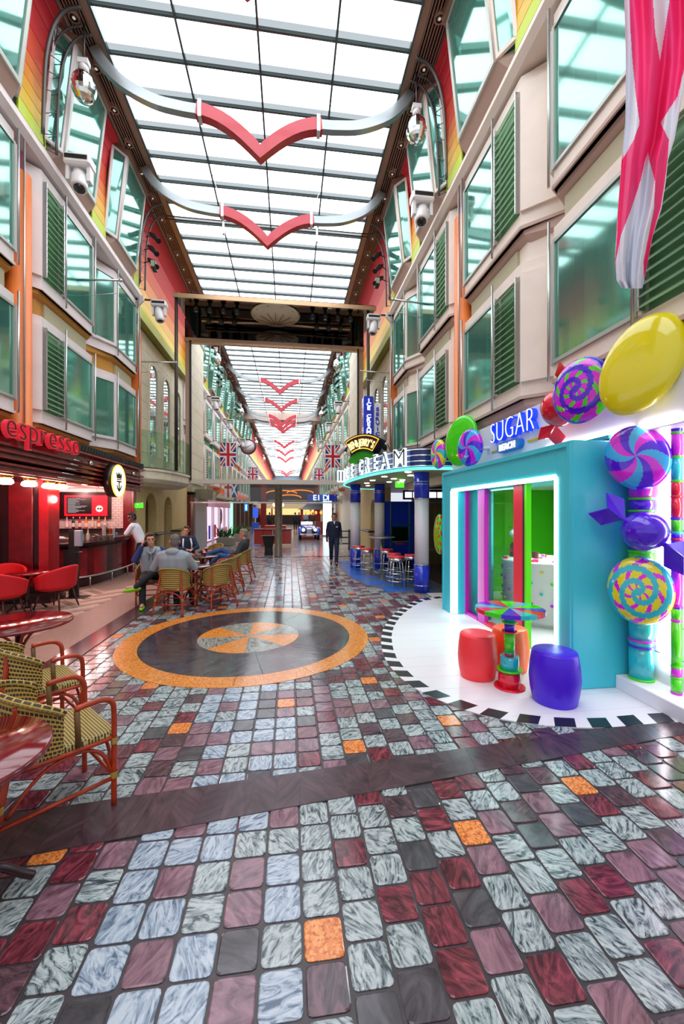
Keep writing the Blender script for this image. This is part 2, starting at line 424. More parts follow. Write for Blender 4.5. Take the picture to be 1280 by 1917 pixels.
# white apron of the sweet shop with its black key tiles
apm = mat('apron_white_tile', '#efedf2', .3)
b = MB().prism(apron_pts, -.006, .004); b.build('apron_slab', apm, floor)
keym = mat('apron_black_tile', '#20242a', .3)
acc = 0; nextd = .12
for i in range(len(apron_pts)-1):
    p, q = Vector(apron_pts[i]), Vector(apron_pts[i+1]); Ls = (q-p).length
    while acc+Ls > nextd:
        t = (nextd-acc)/Ls; c = p+(q-p)*t; d = (q-p).normalized(); nrm = Vector((d.y, -d.x)); nrm = nrm if inside(tuple(c+nrm*.1), apron_pts) else -nrm
        a_, b_ = c-d*.085, c+d*.085
        MB().prism([tuple(a_), tuple(b_), tuple(b_+nrm*.15-d*.05), tuple(a_+nrm*.15-d*.05)], .003, .0065).build('key_tile', keym, floor)
        nextd += .30
    acc += Ls
wj = mat('apron_joint', '#d8d4dc', .5)
yy = 3.3
while yy < 8:
    xs = [x for x in [1.2+.02*i for i in range(115)] if inside((x-.15, yy), apron_pts) and inside((x, yy), apron_pts)]
    if xs: MB().box(min(xs), 3.5, yy-.002, yy+.002, .003, .0046).build('apron_joint', wj, floor)
    yy += .3
# blue terrazzo of the ice cream counter
bjg = mat('terrace_grey_tile', '#6a6d74', .2); bjb = mat('terrace_blue_tile', '#2f6fd0', .22)
MB().prism(bj_pts, -.006, .004).build('ice_cream_terrace', bjg, floor)
for i in range(7):
    y0 = 8.75+i*.85; xl = min(p[0] for p in bj_pts if abs(p[1]-y0) < .5)+.06
    MB().prism([(xl+.02, y0), (xl+.75, y0+.2), (xl+.5, y0+.75), (xl-.02 if i < 4 else xl+.06, y0+.82)][:4], .003, .0065).build('blue_tile', bjb, floor)
    if i < 5: MB().prism([(xl+.95, y0+.1), (xl+1.4, y0+.35), (xl+1.0, y0+.75)], .003, .0065).build('blue_tile', bjb, floor)

# ---------------------------------------------------------------- skylight ceiling
skm = emat('skylight_pane', '#f4f8ff', SKY_E)
beamm = mat('skylight_beam', '#55605f', .35, .5); beaml = emat('skylight_frost', '#cfdbe2', .62)
ZS = 11.0
sky = MB().box(-4.3, 3.1, -7, 37.4, ZS+.32, ZS+.4).build('ceiling', whitem, label='backlit skylight ceiling over the near promenade', cat='ceiling', kind='structure')
colx = [-3.6, -2.1, -.6, .9, 2.4]
PW = MB().quad((-.72,-.36,0),(-.72,.36,0),(.72,.36,0),(.72,-.36,0)).mesh('pane', skm)
bm_ = MB().box(-3.0, 3.0, -.022, .022, -.07, .0); bm_.k = 1; bm_.box(-3, 3, -.13, -.022, -.006, .01); BMm = bm_.mesh('cross_beam', [beamm, beaml])
def skyrun(par, k0, k1, y00, pitch, ppitch):
    for k in range(k0, k1):
        y = y00+k*pitch
        o = link('cross_beam', BMm, par); o.location = (-.6, y, ZS)
        for i in range(4):
            o = link('pane', PW, par); o.location = (-2.85+1.5*i, y+pitch/2, ZS+.03); o.scale = (1.03, ppitch, 1)
skyrun(sky, -18, 38, 7.73, .78, 1.05)
for i in (1, 2, 3): MB().box(colx[i]-.02, colx[i]+.02, -6.3, 37.4, ZS-.085, ZS+.01).build('long_bar', beamm, sky)
sky2 = MB().box(-4.3, 3.1, 38.9, 108, ZS+.32, ZS+.4).build('ceiling', whitem, label='backlit skylight ceiling at the far end of the promenade', cat='ceiling', kind='structure')
skyrun(sky2, 0, 40, 39, 1.6, 2.1)
for i in (1, 2, 3): MB().box(colx[i]-.012, colx[i]+.012, 38.9, 104, ZS-.035, ZS+.01).build('long_bar', beamm, sky2)
MB().box(-4.2, 3.0, 37.4, 38.9, ZS-.7, ZS+.2).build('dropped_beam', mauve, sky2)
# grilles along both long edges, with their downlights
grb = mat('grille_void', '#120d0c', .7); lampg = emat('downlight_glow', '#fff2d8', .35)
def grille(side, y0, y1, n, lights, nm):
    g = MB().box(SX(side,.78), SX(side,1.22), y0, y1, ZS+.08, ZS+.32).build('trim_%d' % nm, grb, label='bronze slatted ceiling grille with round downlights, %s edge of the %s skylight' % (SUF[side], 'near' if y0 < 15 else 'distant'), cat='ceiling grille', kind='structure')
    for i in range(n):
        s = .80+.40*i/(n-1); MB().box(SX(side,s-.011), SX(side,s+.011), y0, y1, ZS-.055, ZS-.035).build('grille_slat', bronze, g)
    MB().prism_y([(SX(side,1.22),ZS-.06),(SX(side,1.36),ZS-.06),(SX(side,1.36),ZS+.32),(SX(side,1.22),ZS+.32)], y0, y1).build('edge_beam', bronze, g)
    MB().box(SX(side,.6), SX(side,.78), y0, y1, ZS-.06, ZS+.02).build('edge_board', bronze, g)
    MB().box(SX(side,1.36), SX(side,1.40), y0, y1, ZS-.1, ZS+.04).build('drip_rail', beamm, g)
    for y in lights:
        r = MB().lathe([(.07,-.075),(.09,-.09),(.105,-.07),(.105,.02)], (SX(side,1.0), y, ZS), 14, cap=False).build('downlight_ring', bronze, g)
        MB().lathe([(.02,-.07),(.07,-.078),(.07,-.0)], (SX(side,1.0), y, ZS), 10).build('downlight_reflector', blackg, r)
        MB().ell((SX(side,1.0), y, ZS-.075), .03, .03, .018, 8, 4).build('downlight_bulb', lampg, r)
for nm, side in ((1,'R'), (2,'L')):
    grille(side, -7, 37.4, 8, [5.4+.86*i for i in range(28)], nm)
    grille(side, 37.4, 104, 5, [], nm+2)
# ---------------------------------------------------------------- upper facades
def fr_pane(par, q, w, t, fm_, pm_, fname='frame', pname='pane'):
    """window: frame of four bars round the quad q (a,b,c,d) and a glass slab in it; normal = (b-a)x(d-a)"""
    q = [Vector(p) for p in q]; n = (q[1]-q[0]).cross(q[3]-q[0]).normalized()
    cen = sum(q, Vector())/4
    def inset(i):
        a = (q[(i+1)%4]-q[i]).normalized(); b = (q[i-1]-q[i]).normalized(); sn = a.cross(b).length
        return q[i]+(a+b)*(w/max(sn, .4))
    inn = [inset(i) for i in range(4)]; b = MB()
    for i in range(4):
        j = (i+1) % 4; b.slab([q[i], q[j], inn[j], inn[i]], t)
    f = b.build(fname, fm_, par)
    return f, MB().slab([p+n*(t*.35) for p in inn], t*.2).build(pname, pm_, par)
WN = [0]
def window(side, zone):
    WN[0] += 1
    return thing('window_%d' % WN[0], None, None, kind='structure')
def bay(side, ys, zb, zt, deck, far=False, louvre=True, ordn=''):
    """bay window: ys = near end on wall, louvre start, window start, window end, far end on wall"""
    y0, y1, y2, y3, y4 = ys; S = .45; D = 1 if side == 'R' else -1
    body = cream if side == 'R' else creamL
    wd = window(side, '')
    wd.location = (SX(side, 0), (y1+y3)/2, zb)
    tag(wd, '%s bay window with %s on the %s facade, %s row, %s' % ('cream' if side == 'R' else 'pale grey', 'green glass louvres' if louvre else 'two tall panes', SUF[side], deck, ordn), 'window')
    pl = [(y0,0),(y1,S),(y3,S),(y4,0)]
    def P(e): return [(SX(side, s if s == 0 else s+e), y) for y, s in [(y0-e*.4,0),(y1-e*.3,S),(y3+e*.3,S),(y4+e*.4,0)]]
    h = zt-zb
    MB().prism(P(0), zb, zb+.24).build('sill', body, wd)
    MB().prism(P(0), zt-.17, zt).build('head', body, wd)
    under = mauve if side == 'R' else ochre
    b = MB(); R = []
    for e, z in ((-.16, zb-.16), (-.05, zb-.07), (-.05, zb-.001)): R.append([(SX(side, max(s+e, 0) if s else 0), y, z) for y, s in pl])
    b.rings(R).build('corbel', under, wd)
    MB().prism(P(.025), zb+.0, zb+.045).build('sill_nosing', mauve if side == 'R' else creamL, wd)
    # angled side facing the camera
    if louvre:
        MB().slab([(SX(side,0),y0,zb+.24),(SX(side,S),y1,zb+.24),(SX(side,S),y1,zt-.17),(SX(side,0),y0,zt-.17)], -.05*D).build('side_panel', body, wd)
    else:
        q = [(SX(side,0),y0,zb+.24),(SX(side,S),y1,zb+.24),(SX(side,S),y1,zt-.17),(SX(side,0),y0,zt-.17)]
        if D > 0: fr_pane(wd, q, .07, -.05, body, paneg, 'side_frame', 'side_pane')
        else: fr_pane(wd, q, .07, .05, body, paneg, 'side_frame', 'side_pane')
    MB().slab([(SX(side,S),y3,zb+.24),(SX(side,0),y4,zb+.24),(SX(side,0),y4,zt-.17),(SX(side,S),y3,zt-.17)], -.05*D).build('side_panel', body, wd)
    # interior: back wall and pleated curtain
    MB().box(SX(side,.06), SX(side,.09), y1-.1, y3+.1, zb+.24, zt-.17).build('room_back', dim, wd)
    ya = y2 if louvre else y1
    def cfn(u, v):
        y = lerp(ya+.04, y3-.04, u); return (SX(side, .25+.018*math.sin(u*44)+.01*math.sin(u*17)), y, lerp(zb+.26, zt-.19, v))
    gap = random.choice((.62, .8, 1.0, 1.0))
    MB().grid(lambda u, v: cfn(u*gap, v), 70, 1).build('curtain', curt, wd)
    # main pane
    q = [(SX(side,S-.01),ya,zb+.24),(SX(side,S-.01),y3,zb+.24),(SX(side,S-.01),y3,zt-.17),(SX(side,S-.01),ya,zt-.17)]
    fr_pane(wd, q, .045, -.04*D if False else (-.04 if side == 'R' else .04), winframe, paneg)
    for y in (ya, y3): MB().tube([(SX(side,S+.07),y,zb+.02),(SX(side,S+.07),y,zt+.06)], .017, 8).build('steel_tube', steel, wd)
    if louvre:
        MB().box(SX(side,S-.09), SX(side,S-.06), y1+.03, y2-.03, zb+.24, zt-.17).build('louvre_backing', louvb, wd)
        MB().box(SX(side,S-.07), SX(side,S), y1, y1+.035, zb+.24, zt-.17).box(SX(side,S-.07), SX(side,S+.02), y2-.05, y2-.005, zb+.24, zt-.17).build('louvre_frame', body, wd)
        ns = 15
        sl = MB().add([(-D*.055,0,-.035),(-D*.055,1,-.035),(D*.02,1,.04),(D*.02,0,.04),(-D*.05,0,-.045),(-D*.05,1,-.045),(D*.025,1,.03),(D*.025,0,.03)], [(0,1,2,3),(7,6,5,4),(0,4,5,1),(2,6,7,3),(0,3,7,4),(1,5,6,2)]).mesh('louvre_slat', louvg)
        off = wloc(wd)
        for i in range(ns):
            z = lerp(zb+.32, zt-.26, i/(ns-1)); o = link('louvre_slat', sl, wd); o.location = (SX(side,S+.02)-off.x, y1+.05-off.y, z-off.z); o.scale = (1, y2-y1-.11, 1)
        for y in (y1+.045, y2-.06): MB().box(SX(side,S+.0), SX(side,S+.07), y-.012, y+.012, zb+.26, zt-.19).build('louvre_stile', steel, wd)
    return wd
def spandrel(side, ys, z0, z1, par):
    y0, y1, y2, y3, y4 = ys
    m1, m2 = (cream, olive) if side == 'R' else (ochre, olive)
    MB().prism([(SX(side,0),y0+.05),(SX(side,.32),y1+.05),(SX(side,.32),y3-.05),(SX(side,0),y4-.05)], z0, z1).build('spandrel', m1, par)
    MB().box(SX(side,.32), SX(side,.36), y1+.25, y3-.08, z0+.06, z1-.03).build('spandrel_panel', m2, par)
MODS = [((2.2,2.62,3.42,4.66,4.95), True), ((4.95,5.38,6.08,7.24,7.45), True), ((7.55,7.98,8.66,9.87,10.15), True), ((10.25,11.1,11.1,12.5,12.62), False)]
ORD = ['nearest of the four', 'second of the four from the camera', 'third of the four from the camera', 'last before the stone gate']
for side in 'RL':
    body = cream if side == 'R' else creamL
    wn = MB().box(SX(side,0), SX(side,-.25), -7, 12.7, 3.0 if side == 'L' else 2.5, 8.3).build('wall_%s' % SUF[side], body, label='painted upper facade wall behind the bay windows, %s side' % SUF[side], cat='wall', kind='structure')
    for i, (ys, lv) in enumerate(MODS):
        if i == 0 and side == 'L': continue
        bay(side, ys, 3.42, 5.38, 'lower', False, lv, ORD[i]); bay(side, ys, 5.86, 8.06, 'upper', False, lv, ORD[i])
        spandrel(side, ys, 5.36, 5.75, wn)
    # orange half-column between second and third bay, orange fin before the gate
    oc = MB().lathe([(.28,3.25),(.21,3.3),(.2,7.6)], (SX(side,.31), 7.55, 0), 20).build('orange_column', orangec, label='orange plastered half column between the bay windows, %s side' % SUF[side], cat='column')
    MB().tube([(SX(side,.5),7.42,3.3),(SX(side,.5),7.42,8.1)], .014).build('edge_rod', steel, oc)
    MB().prism([(SX(side,.05),7.3),(SX(side,.42),7.55),(SX(side,.05),7.8)], 7.6, 8.0).build('capital', mat('maroon_cap', '#7a1436', .4), oc)
    fb = MB().box(SX(side,.004), SX(side,.5), 12.66, 12.82, 3.3, 7.25).build('orange_fin', orangec, label='narrow orange fin ending the bay facade, %s side' % SUF[side], cat='fin')
    MB().tube([(SX(side,.53),12.6,3.2),(SX(side,.53),12.6,7.9)], .014).build('edge_rod', steel, fb)
    # cornice band under the cove
    cn = MB().prism_y([(SX(side,-.1),8.12),(SX(side,.5),8.12),(SX(side,.58),8.22),(SX(side,.5),8.46),(SX(side,-.1),8.46)], -2, 12.7).build('trim_%d' % (5 if side == 'R' else 6), body, label='pale cornice band below the coloured cove, %s side' % SUF[side], cat='cornice', kind='structure')
# coloured cove: planks lime -> yellow -> orange -> red, with leaning windows
cove_cols = ['#c9e021', '#ecc52a', '#f0b32c', '#f0962e', '#ee7a32', '#ea5030', '#e63238', '#e22436', '#dc1f34']
covm = [mat('cove_paint_%d' % i, c, .45) for i, c in enumerate(cove_cols)]
def cove_prof(n=9):
    pts = [(.5, 8.46+i*.25) for i in range(6)]
    for i in range(1, 5):
        a = PI/2*i/4; pts.append((.5+.30*(1-math.cos(a)), 9.71+1.19*math.sin(a)))
    return pts
prof = cove_prof()
def cove_gap(side, y0, y1, par):
    for i in range(9):
        (s0,z0), (s1,z1) = prof[i], prof[i+1]; g_ = .012
        d = Vector((s1-s0, z1-z0)); u = d.normalized()*g_
        q = [(SX(side,s0+u.x),y0,z0+u.y),(SX(side,s0+u.x),y1,z0+u.y),(SX(side,s1),y1,z1),(SX(side,s1),y0,z1)]
        MB().slab(q, .03 if side == 'R' else -.03).build('cove_plank', covm[i], par)
LEAN = [(.6,1.9),(3.25,4.55),(5.75,7.05),(8.32,9.55),(10.75,12.0)]
covn = 0
def leaning(side, ya, yb, ordn):
    D = 1 if side == 'R' else -1
    wd = window(side, ''); wd.location = (SX(side,.5), ya, 8.55)
    tag(wd, 'leaning attic window with %s frame under the skylight on the %s side, %s' % ('bronze' if side == 'R' else 'grey', SUF[side], ordn), 'window')
    zb, zt = 8.66, 10.78
    A = (SX(side,.62),ya,zb); B = (SX(side,.62),yb,zb); C = (SX(side,.86),yb,zt); Dd = (SX(side,.86),ya,zt)
    n0 = (SX(side,.45),ya-.32,zb); n1 = (SX(side,.62),ya-.32,zt); f0 = (SX(side,.45),yb+.2,zb); f1 = (SX(side,.62),yb+.2,zt)
    t = -.05 if side == 'R' else .05
    fr_pane(wd, [A,B,C,Dd], .07, t, winframe, paneg)
    fr_pane(wd, [n0,A,Dd,n1], .06, t, body_of(side), paneg, 'side_frame', 'side_pane')
    MB().slab([B,f0,f1,C], t).build('side_panel', body_of(side), wd)
    MB().tube([(A[0]-D*.01,A[1]-.01,A[2]),(Dd[0]-D*.01,Dd[1]-.01,Dd[2])], .045, 6).build('corner_post', body_of(side), wd)
    # wedge below and board above
    MB().rings([[(SX(side,.3),ya-.34,8.46),(SX(side,.46),ya-.1,8.46),(SX(side,.46),yb+.1,8.46),(SX(side,.3),yb+.27,8.46)], [(SX(side,.28),ya-.34,zb),(SX(side,.64),ya-.02,zb),(SX(side,.64),yb+.02,zb),(SX(side,.28),yb+.27,zb)]]).build('wedge_base', mauve, wd)
    MB().rings([[(SX(side,.3),ya-.34,zt),(SX(side,.97),ya-.03,zt),(SX(side,.97),yb+.03,zt),(SX(side,.3),yb+.27,zt)], [(SX(side,.3),ya-.34,10.93),(SX(side,.97),ya-.03,10.93),(SX(side,.97),yb+.03,10.93),(SX(side,.3),yb+.27,10.93)]]).build('head_board', bronze, wd)
    def cf(u, v): return (SX(side, lerp(.46,.66,v)+.015*math.sin(u*60)), lerp(ya+.4, yb-.02, u), lerp(zb+.05, zt-.05, v))
    MB().grid(cf, 50, 2).build('curtain', curt, wd)
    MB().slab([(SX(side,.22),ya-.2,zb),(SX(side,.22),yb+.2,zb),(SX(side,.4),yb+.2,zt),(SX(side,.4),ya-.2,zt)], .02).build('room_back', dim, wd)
def body_of(side): return cream if side == 'R' else creamL
for side in 'RL':
    ends = [-3]+[v for l in LEAN for v in (l[0]-.3, l[1]+.22)]+[12.7]
    cv = MB().box(SX(side,-.2), SX(side,.1), -3, 16.7, 8.3, 11.2).build('trim_%d' % (7 if side == 'R' else 8), body_of(side), label='curved ceiling cove striped lime, yellow, orange and red, %s side' % SUF[side], cat='cove', kind='structure')
    for i in range(0, len(ends), 2): cove_gap(side, ends[i], ends[i+1], cv)
    for i, (ya, yb) in enumerate(LEAN[1:]): leaning(side, ya, yb, ['nearest', 'second from the camera', 'third from the camera', 'fourth from the camera'][i])

# ---------------------------------------------------------------- stone arcade walls beside the gate
def arch_pts(y0, y1, z0, z1, n=8):
    r = (y1-y0)/2; c = (y0+y1)/2
    return [(y0,z0)]+[(c-r*math.cos(PI*i/n), z1-r+r*math.sin(PI*i/n)) for i in range(n+1)]+[(y1,z0)]
for side in 'RL':
    XF = SX(side, .05); D = 1 if side == 'R' else -1
    wl = MB().box(XF+D*.12, XF+D*.4, 12.84, 19.3, 3.0, 7.9).build('wall_%s_arcade' % SUF[side], stoneg, label='pale limestone arcade wall beside the gate, %s side' % SUF[side], cat='wall', kind='structure')
    # ashlar blocks, left out where the three arched windows are
    wins = [(14.85,15.75),(16.4,17.25),(18.05,18.9)]
    zs = [3.25+.58*i for i in range(9)]
    for i in range(8):
        z0, z1 = zs[i], zs[i+1]
        cuts = [12.83]
        segs = []
        if z0 > 3.7 and z0 < 7.0:
            y = 12.83
            for a, b_ in wins: segs.append((y, a-.07)); y = b_+.07
            segs.append((y, 19.3))
        else:
            y = 12.83+(.6 if i % 2 else 0)
            if i % 2: segs.append((12.83, y))
            while y < 19.3: segs.append((y, min(y+1.2, 19.3))); y += 1.2
        for a, b_ in segs:
            if b_-a > .05: MB().box(XF, XF+D*.13, a+.006, b_-.006, z0+.006, z1-.006).build('stone_block', stone, wl)
    for wi, (a, b_) in enumerate(wins):
        wd = window(side, ''); wd.location = (XF, a, 3.8)
        tag(wd, 'tall round-headed mirror window in the limestone arcade, %s side, %s' % (SUF[side], ['nearest', 'middle', 'farthest'][wi]), 'window')
        o_ = arch_pts(a-.07, b_+.07, 3.8, 7.2); i_ = arch_pts(a+.03, b_-.03, 3.8, 7.08)
        b = MB()
        for k in range(len(o_)-1):
            b.rings([[(XF-D*.03,)+o_[k], (XF-D*.03,)+o_[k+1], (XF-D*.03,)+i_[k+1], (XF-D*.03,)+i_[k]], [(XF+D*.1,)+o_[k], (XF+D*.1,)+o_[k+1], (XF+D*.1,)+i_[k+1], (XF+D*.1,)+i_[k]]])
        b.build('arch_surround', stone, wd)
        MB().prism_x(o_[1:-1]+[(b_+.07,7.305),(a-.07,7.305)], XF+D*.001, XF+D*.12).build('arch_spandrel', stone, wd)
        MB().prism_x(i_, XF+D*.012, XF+D*.03).build('mirror_pane', mat('mirror_glass', '#d6ece8', .03, .95), wd)
        for k in range(1, 7): MB().box(XF+D*.006, XF+D*.012, a+.03, b_-.03, 3.8+.45*k-.008, 3.8+.45*k+.008).build('glazing_bar', winframe, wd)
        MB().box(XF+D*.006, XF+D*.012, (a+b_)/2-.008, (a+b_)/2+.008, 3.8, 7.05).build('glazing_bar', winframe, wd)
    # lime and red panels above the arcade
    up = [(.05,7.9),(.3,7.92),(.3,8.2),(.2,8.4),(.17,8.75),(.17,9.15),(.22,9.55),(.32,9.95),(.5,10.45),(.78,10.9)]
    cc = ['#8d8a1e', '#c2c81e', '#d8e022', '#e8c62c', '#eeb02c', '#ee8a30', '#e8602f', '#e23636', '#dc2436']
    cv = MB().box(SX(side,-.25), SX(side,-.05), 12.7, 19.3, 7.9, 11.2).build('trim_%d' % (9 if side == 'R' else 10), stone, label='lime to red painted panels above the arcade wall, %s side' % SUF[side], cat='cove', kind='structure')
    for i in range(9):
        (s0,z0), (s1,z1) = up[i], up[i+1]
        q = [(SX(side,s0),12.72,z0+.01),(SX(side,s0),19.3,z0+.01),(SX(side,s1),19.3,z1),(SX(side,s1),12.72,z1)]
        MB().slab(q, .03*D).build('cove_plank', mat('arcade_paint_%d' % i, cc[i], .4), cv)
# ---------------------------------------------------------------- gate across the promenade
gold = mat('pale_gold', '#c8a27c', .3, .7)
gate = thing('gate_portal', 'stone and black mirror gateway spanning the promenade', 'gate', (-.5, 15.6, 0))
mirs = mat('smoked_mirror', '#6a6460', .05, 1.0)
MB().box(-3.76, 2.96, 13.8, 15.6, 8.9, 9.05).build('soffit', mirs, gate)
MB().box(-3.8, 3.0, 13.74, 13.8, 8.86, 9.0).build('front_edge', gold, gate)
MB().box(-3.88, 2.9, 15.6, 15.8, 8.30, 9.05).build('mirror_header', mirs, gate)
MB().box(-3.88, 2.9, 15.52, 15.8, 8.16, 8.30).build('header_beam', mat('header_stone', '#c4a48e', .45), gate)
for i in range(5):
    MB().box(-3.7+i*1.29, -3.7+(i+1)*1.29-.02, 15.5, 15.56, 8.10, 8.17).build('header_trim', gold, gate)
zst = [2.9+.58*i for i in range(11)]
for s, (xa, xb) in ((-1, (-3.86, -3.68)), (1, (2.68, 2.88))):
    MB().box(xa+.01, xb-.01, 15.63, 17.87, 2.95, 8.88).build('pier_core', stoneg, gate)
    for i in range(10):
        MB().box(xa, xb, 15.62, 17.9, zst[i]+.006, zst[i+1]-.006).build('pier_block', stone, gate)
    MB().box(xa, xb, 15.58, 15.62, 2.9, 8.2).build('pier_edge', mat('header_stone', '#c4a48e'), gate)
for x in (-3.72, 2.74): MB().tube([(x,13.86,3.16 if x < 0 else 3.2),(x,13.86,8.9)], .055, 10).build('gate_post', darkm, gate)
for x in (-3.66, 2.66): MB().box(x-.03, x+.03, 15.5, 15.58, 3.0, 8.2).build('gate_jamb', black, gate)
# gilt sunburst ornament on the soffit
orn = MB().lathe([(.84,0),(.88,-.03),(.80,-.07),(.2,-.1),(.02,-.11)], (-.5,14.6,8.9), 40).build('sunburst_disc', mat('silver_gilt', '#e8dcc0', .35, .3), gate)
for k in range(9):
    a = PI*k/8+PI; MB().bar((-.5,15.2,8.79), (-.5+.74*math.cos(a), 15.2+.9*abs(math.sin(a))*-1, 8.80), .035, .02).build('sunburst_ray', gold, orn)
for k in range(10):
    a = 2*PI*k/10; MB().ell((-.5+.76*math.cos(a), 14.6+.76*math.sin(a), 8.83), .035, .035, .02, 8, 4).build('sunburst_stud', gold, orn)
wv = [(-3.2,.0),(-2.2,.0),(-1.4,.08),(-.5,.12),(.4,.08),(1.3,.0),(2.3,0)]
MB().tube(smooth_path([(x,15.25,8.82+d*.3) for x,d in wv], 5), .05, 6).build('wave_rail', gold, gate)
for s in (-1, 1):
    for j, y in ((0,14.15),(1,14.95)):
        for i in range(4 if j == 0 else 3):
            x = -.5+s*(1.3+.45*i+.2*j)
            l = MB().lathe([(.05,0),(.05,-.06),(.085,-.08),(.085,-.3),(.075,-.3),(.06,-.2)], (x,y,8.9), 12).build('spot_can', black, gate)
            MB().lathe([(.06,-.27),(.03,-.29)], (x,y,8.9), 10).build('spot_lens', mat('spot_lens_grey', '#7d8a90', .1, .6), l)
MB().box(-3.68, 2.68, 15.6, 15.75, 2.87, 3.04).build('cross_beam', mat('beam_ivory', '#e0d6c6', .45), gate)
# glass screen with stone pillar behind the gate
scr = thing('glass_screen', 'frameless glass screen with thin bottom rail behind the low gate beam', 'glass screen', (-.9, 16.7, 2.2))
MB().box(-3.9, 2.2, 16.69, 16.71, 2.2, 3.0).build('glass_sheet', clearg, scr)
MB().box(-3.95, 2.2, 16.66, 16.74, 2.16, 2.21).build('bottom_rail', steel, scr)
pil = MB().lathe([(.17,0),(.17,.03),(.15,.05),(.15,2.94),(.17,2.96),(.17,3.0)], (-.45,16.55,0), 20).build('stone_pillar', marble('pillar_granite', '#8a7f6c', '#4e463c', '#6d6352', 16, .34, .62, .3), label='round brown granite pillar in the middle of the promenade', cat='pillar')

# ---------------------------------------------------------------- balcony and niches, left of the gate
bal = thing('balcony', 'curved limestone balcony with glass railing left of the gate', 'balcony', (-4.4, 14.5, 2.65))
edge = smooth_path([(-4.5,12.86),(-4.12,13.3),(-3.86,14.1),(-3.74,14.9),(-3.7,15.58)], 6)
def off_edge(e, k): return [(x-k, y) for x, y in e]
b = MB(); R = []
for k, z in ((.4,2.62),(.1,2.72),(.03,2.80),(.0,2.84),(.0,3.06),(-.04,3.08),(-.04,3.15)):
    R.append([(x, y, z) for x, y in off_edge(edge, k)]+[(-4.98,15.58,z),(-4.98,12.86,z)])
b.rings(R).build('slab', stone, bal)
for i in range(3):
    seg = edge[i*8:(i+1)*8+1]
    b = MB(); R = [[(x+.0,y,3.15),(x+.014,y,3.15),(x+.014,y,4.32),(x,y,4.32)] for x, y in off_edge(seg, .03)]; b.rings(R).build('glass_panel', rimg, bal)
MB().tube([(x,y,3.17) for x, y in off_edge(edge, .024)], .022, 6).build('rail_shoe', darkm, bal)
nw = MB().prism_x([(13.12,0),(13.9,0)]+arch_pts(13.9,15.0,0,2.45)[1:-1]+[(15.0,0),(15.9,0)]+arch_pts(15.9,16.9,0,2.4)[1:-1]+[(16.9,0),(19.3,0),(19.3,3.0),(13.12,3.0)], -4.7, -4.98)
nw.build('wall_left_niche', mat('niche_cream', '#d9c188', .55, noise=.06), label='cream wall with arched niches below the balcony', cat='wall', kind='structure')
MB().box(-5.3, -5.2, 13.12, 19.3, 0, 3).build('wall_left_niche_back', mat('niche_back', '#cfb67c', .6), label='back plane of the arched niches below the balcony', cat='wall', kind='structure')
MB().bbox(-4.69, -4.3, 13.9, 15.5, 1.02, 1.08).build('ledge_counter', mat('ledge_dark', '#2e2320', .3), label='dark narrow ledge counter on the cream niche wall', cat='counter')
MB().bbox(-4.69, -4.3, 16.6, 18.3, 1.02, 1.08).build('ledge_counter', MATS['ledge_dark'], label='dark narrow ledge counter past the arched niches by the maroon post', cat='counter')
exm = emat('exit_green', '#38e01c', 2.6)
def exit_sign(x, y, z, lab, wx=.02, wy=.28):
    t = thing('exit_sign', lab, 'exit sign', (x, y, z), group='green exit signs')
    MB().box(x-wx/2-.01, x+wx/2+.01, y-wy/2, y+wy/2, z+.07, z+.1).build('housing', whitem, t)
    MB().box(x-wx/2, x+wx/2, y-wy/2, y+wy/2, z-.07, z+.07).build('lit_panel', exm, t)
    f = MB().ell((x-.01-wx/2 if wx < .1 else x-.03, y-.03 if wx < .1 else y-wy/2-.004, z+.035), .012, .012, .012, 6, 4); f.build('pictogram', emat('sign_white', '#ffffff', 3.), t)
    return t
exit_sign(-4.62, 13.1, 2.0, 'green exit sign over the door beside the espresso bar', .24, .03)
exit_sign(-4.86, 13.4, 5.25, 'green exit sign above the balcony door', .02, .28)
dw = thing('balcony_door', 'pale balcony door beside the orange fin', 'door', (-4.88, 13.3, 3.16))
MB().box(-4.895, -4.86, 13.0, 13.7, 3.16, 5.1).build('leaf', mat('door_cream', '#cfc6b4', .5), dw); MB().box(-4.86, -4.83, 13.1, 13.15, 4.0, 4.05).build('handle', steel, dw)

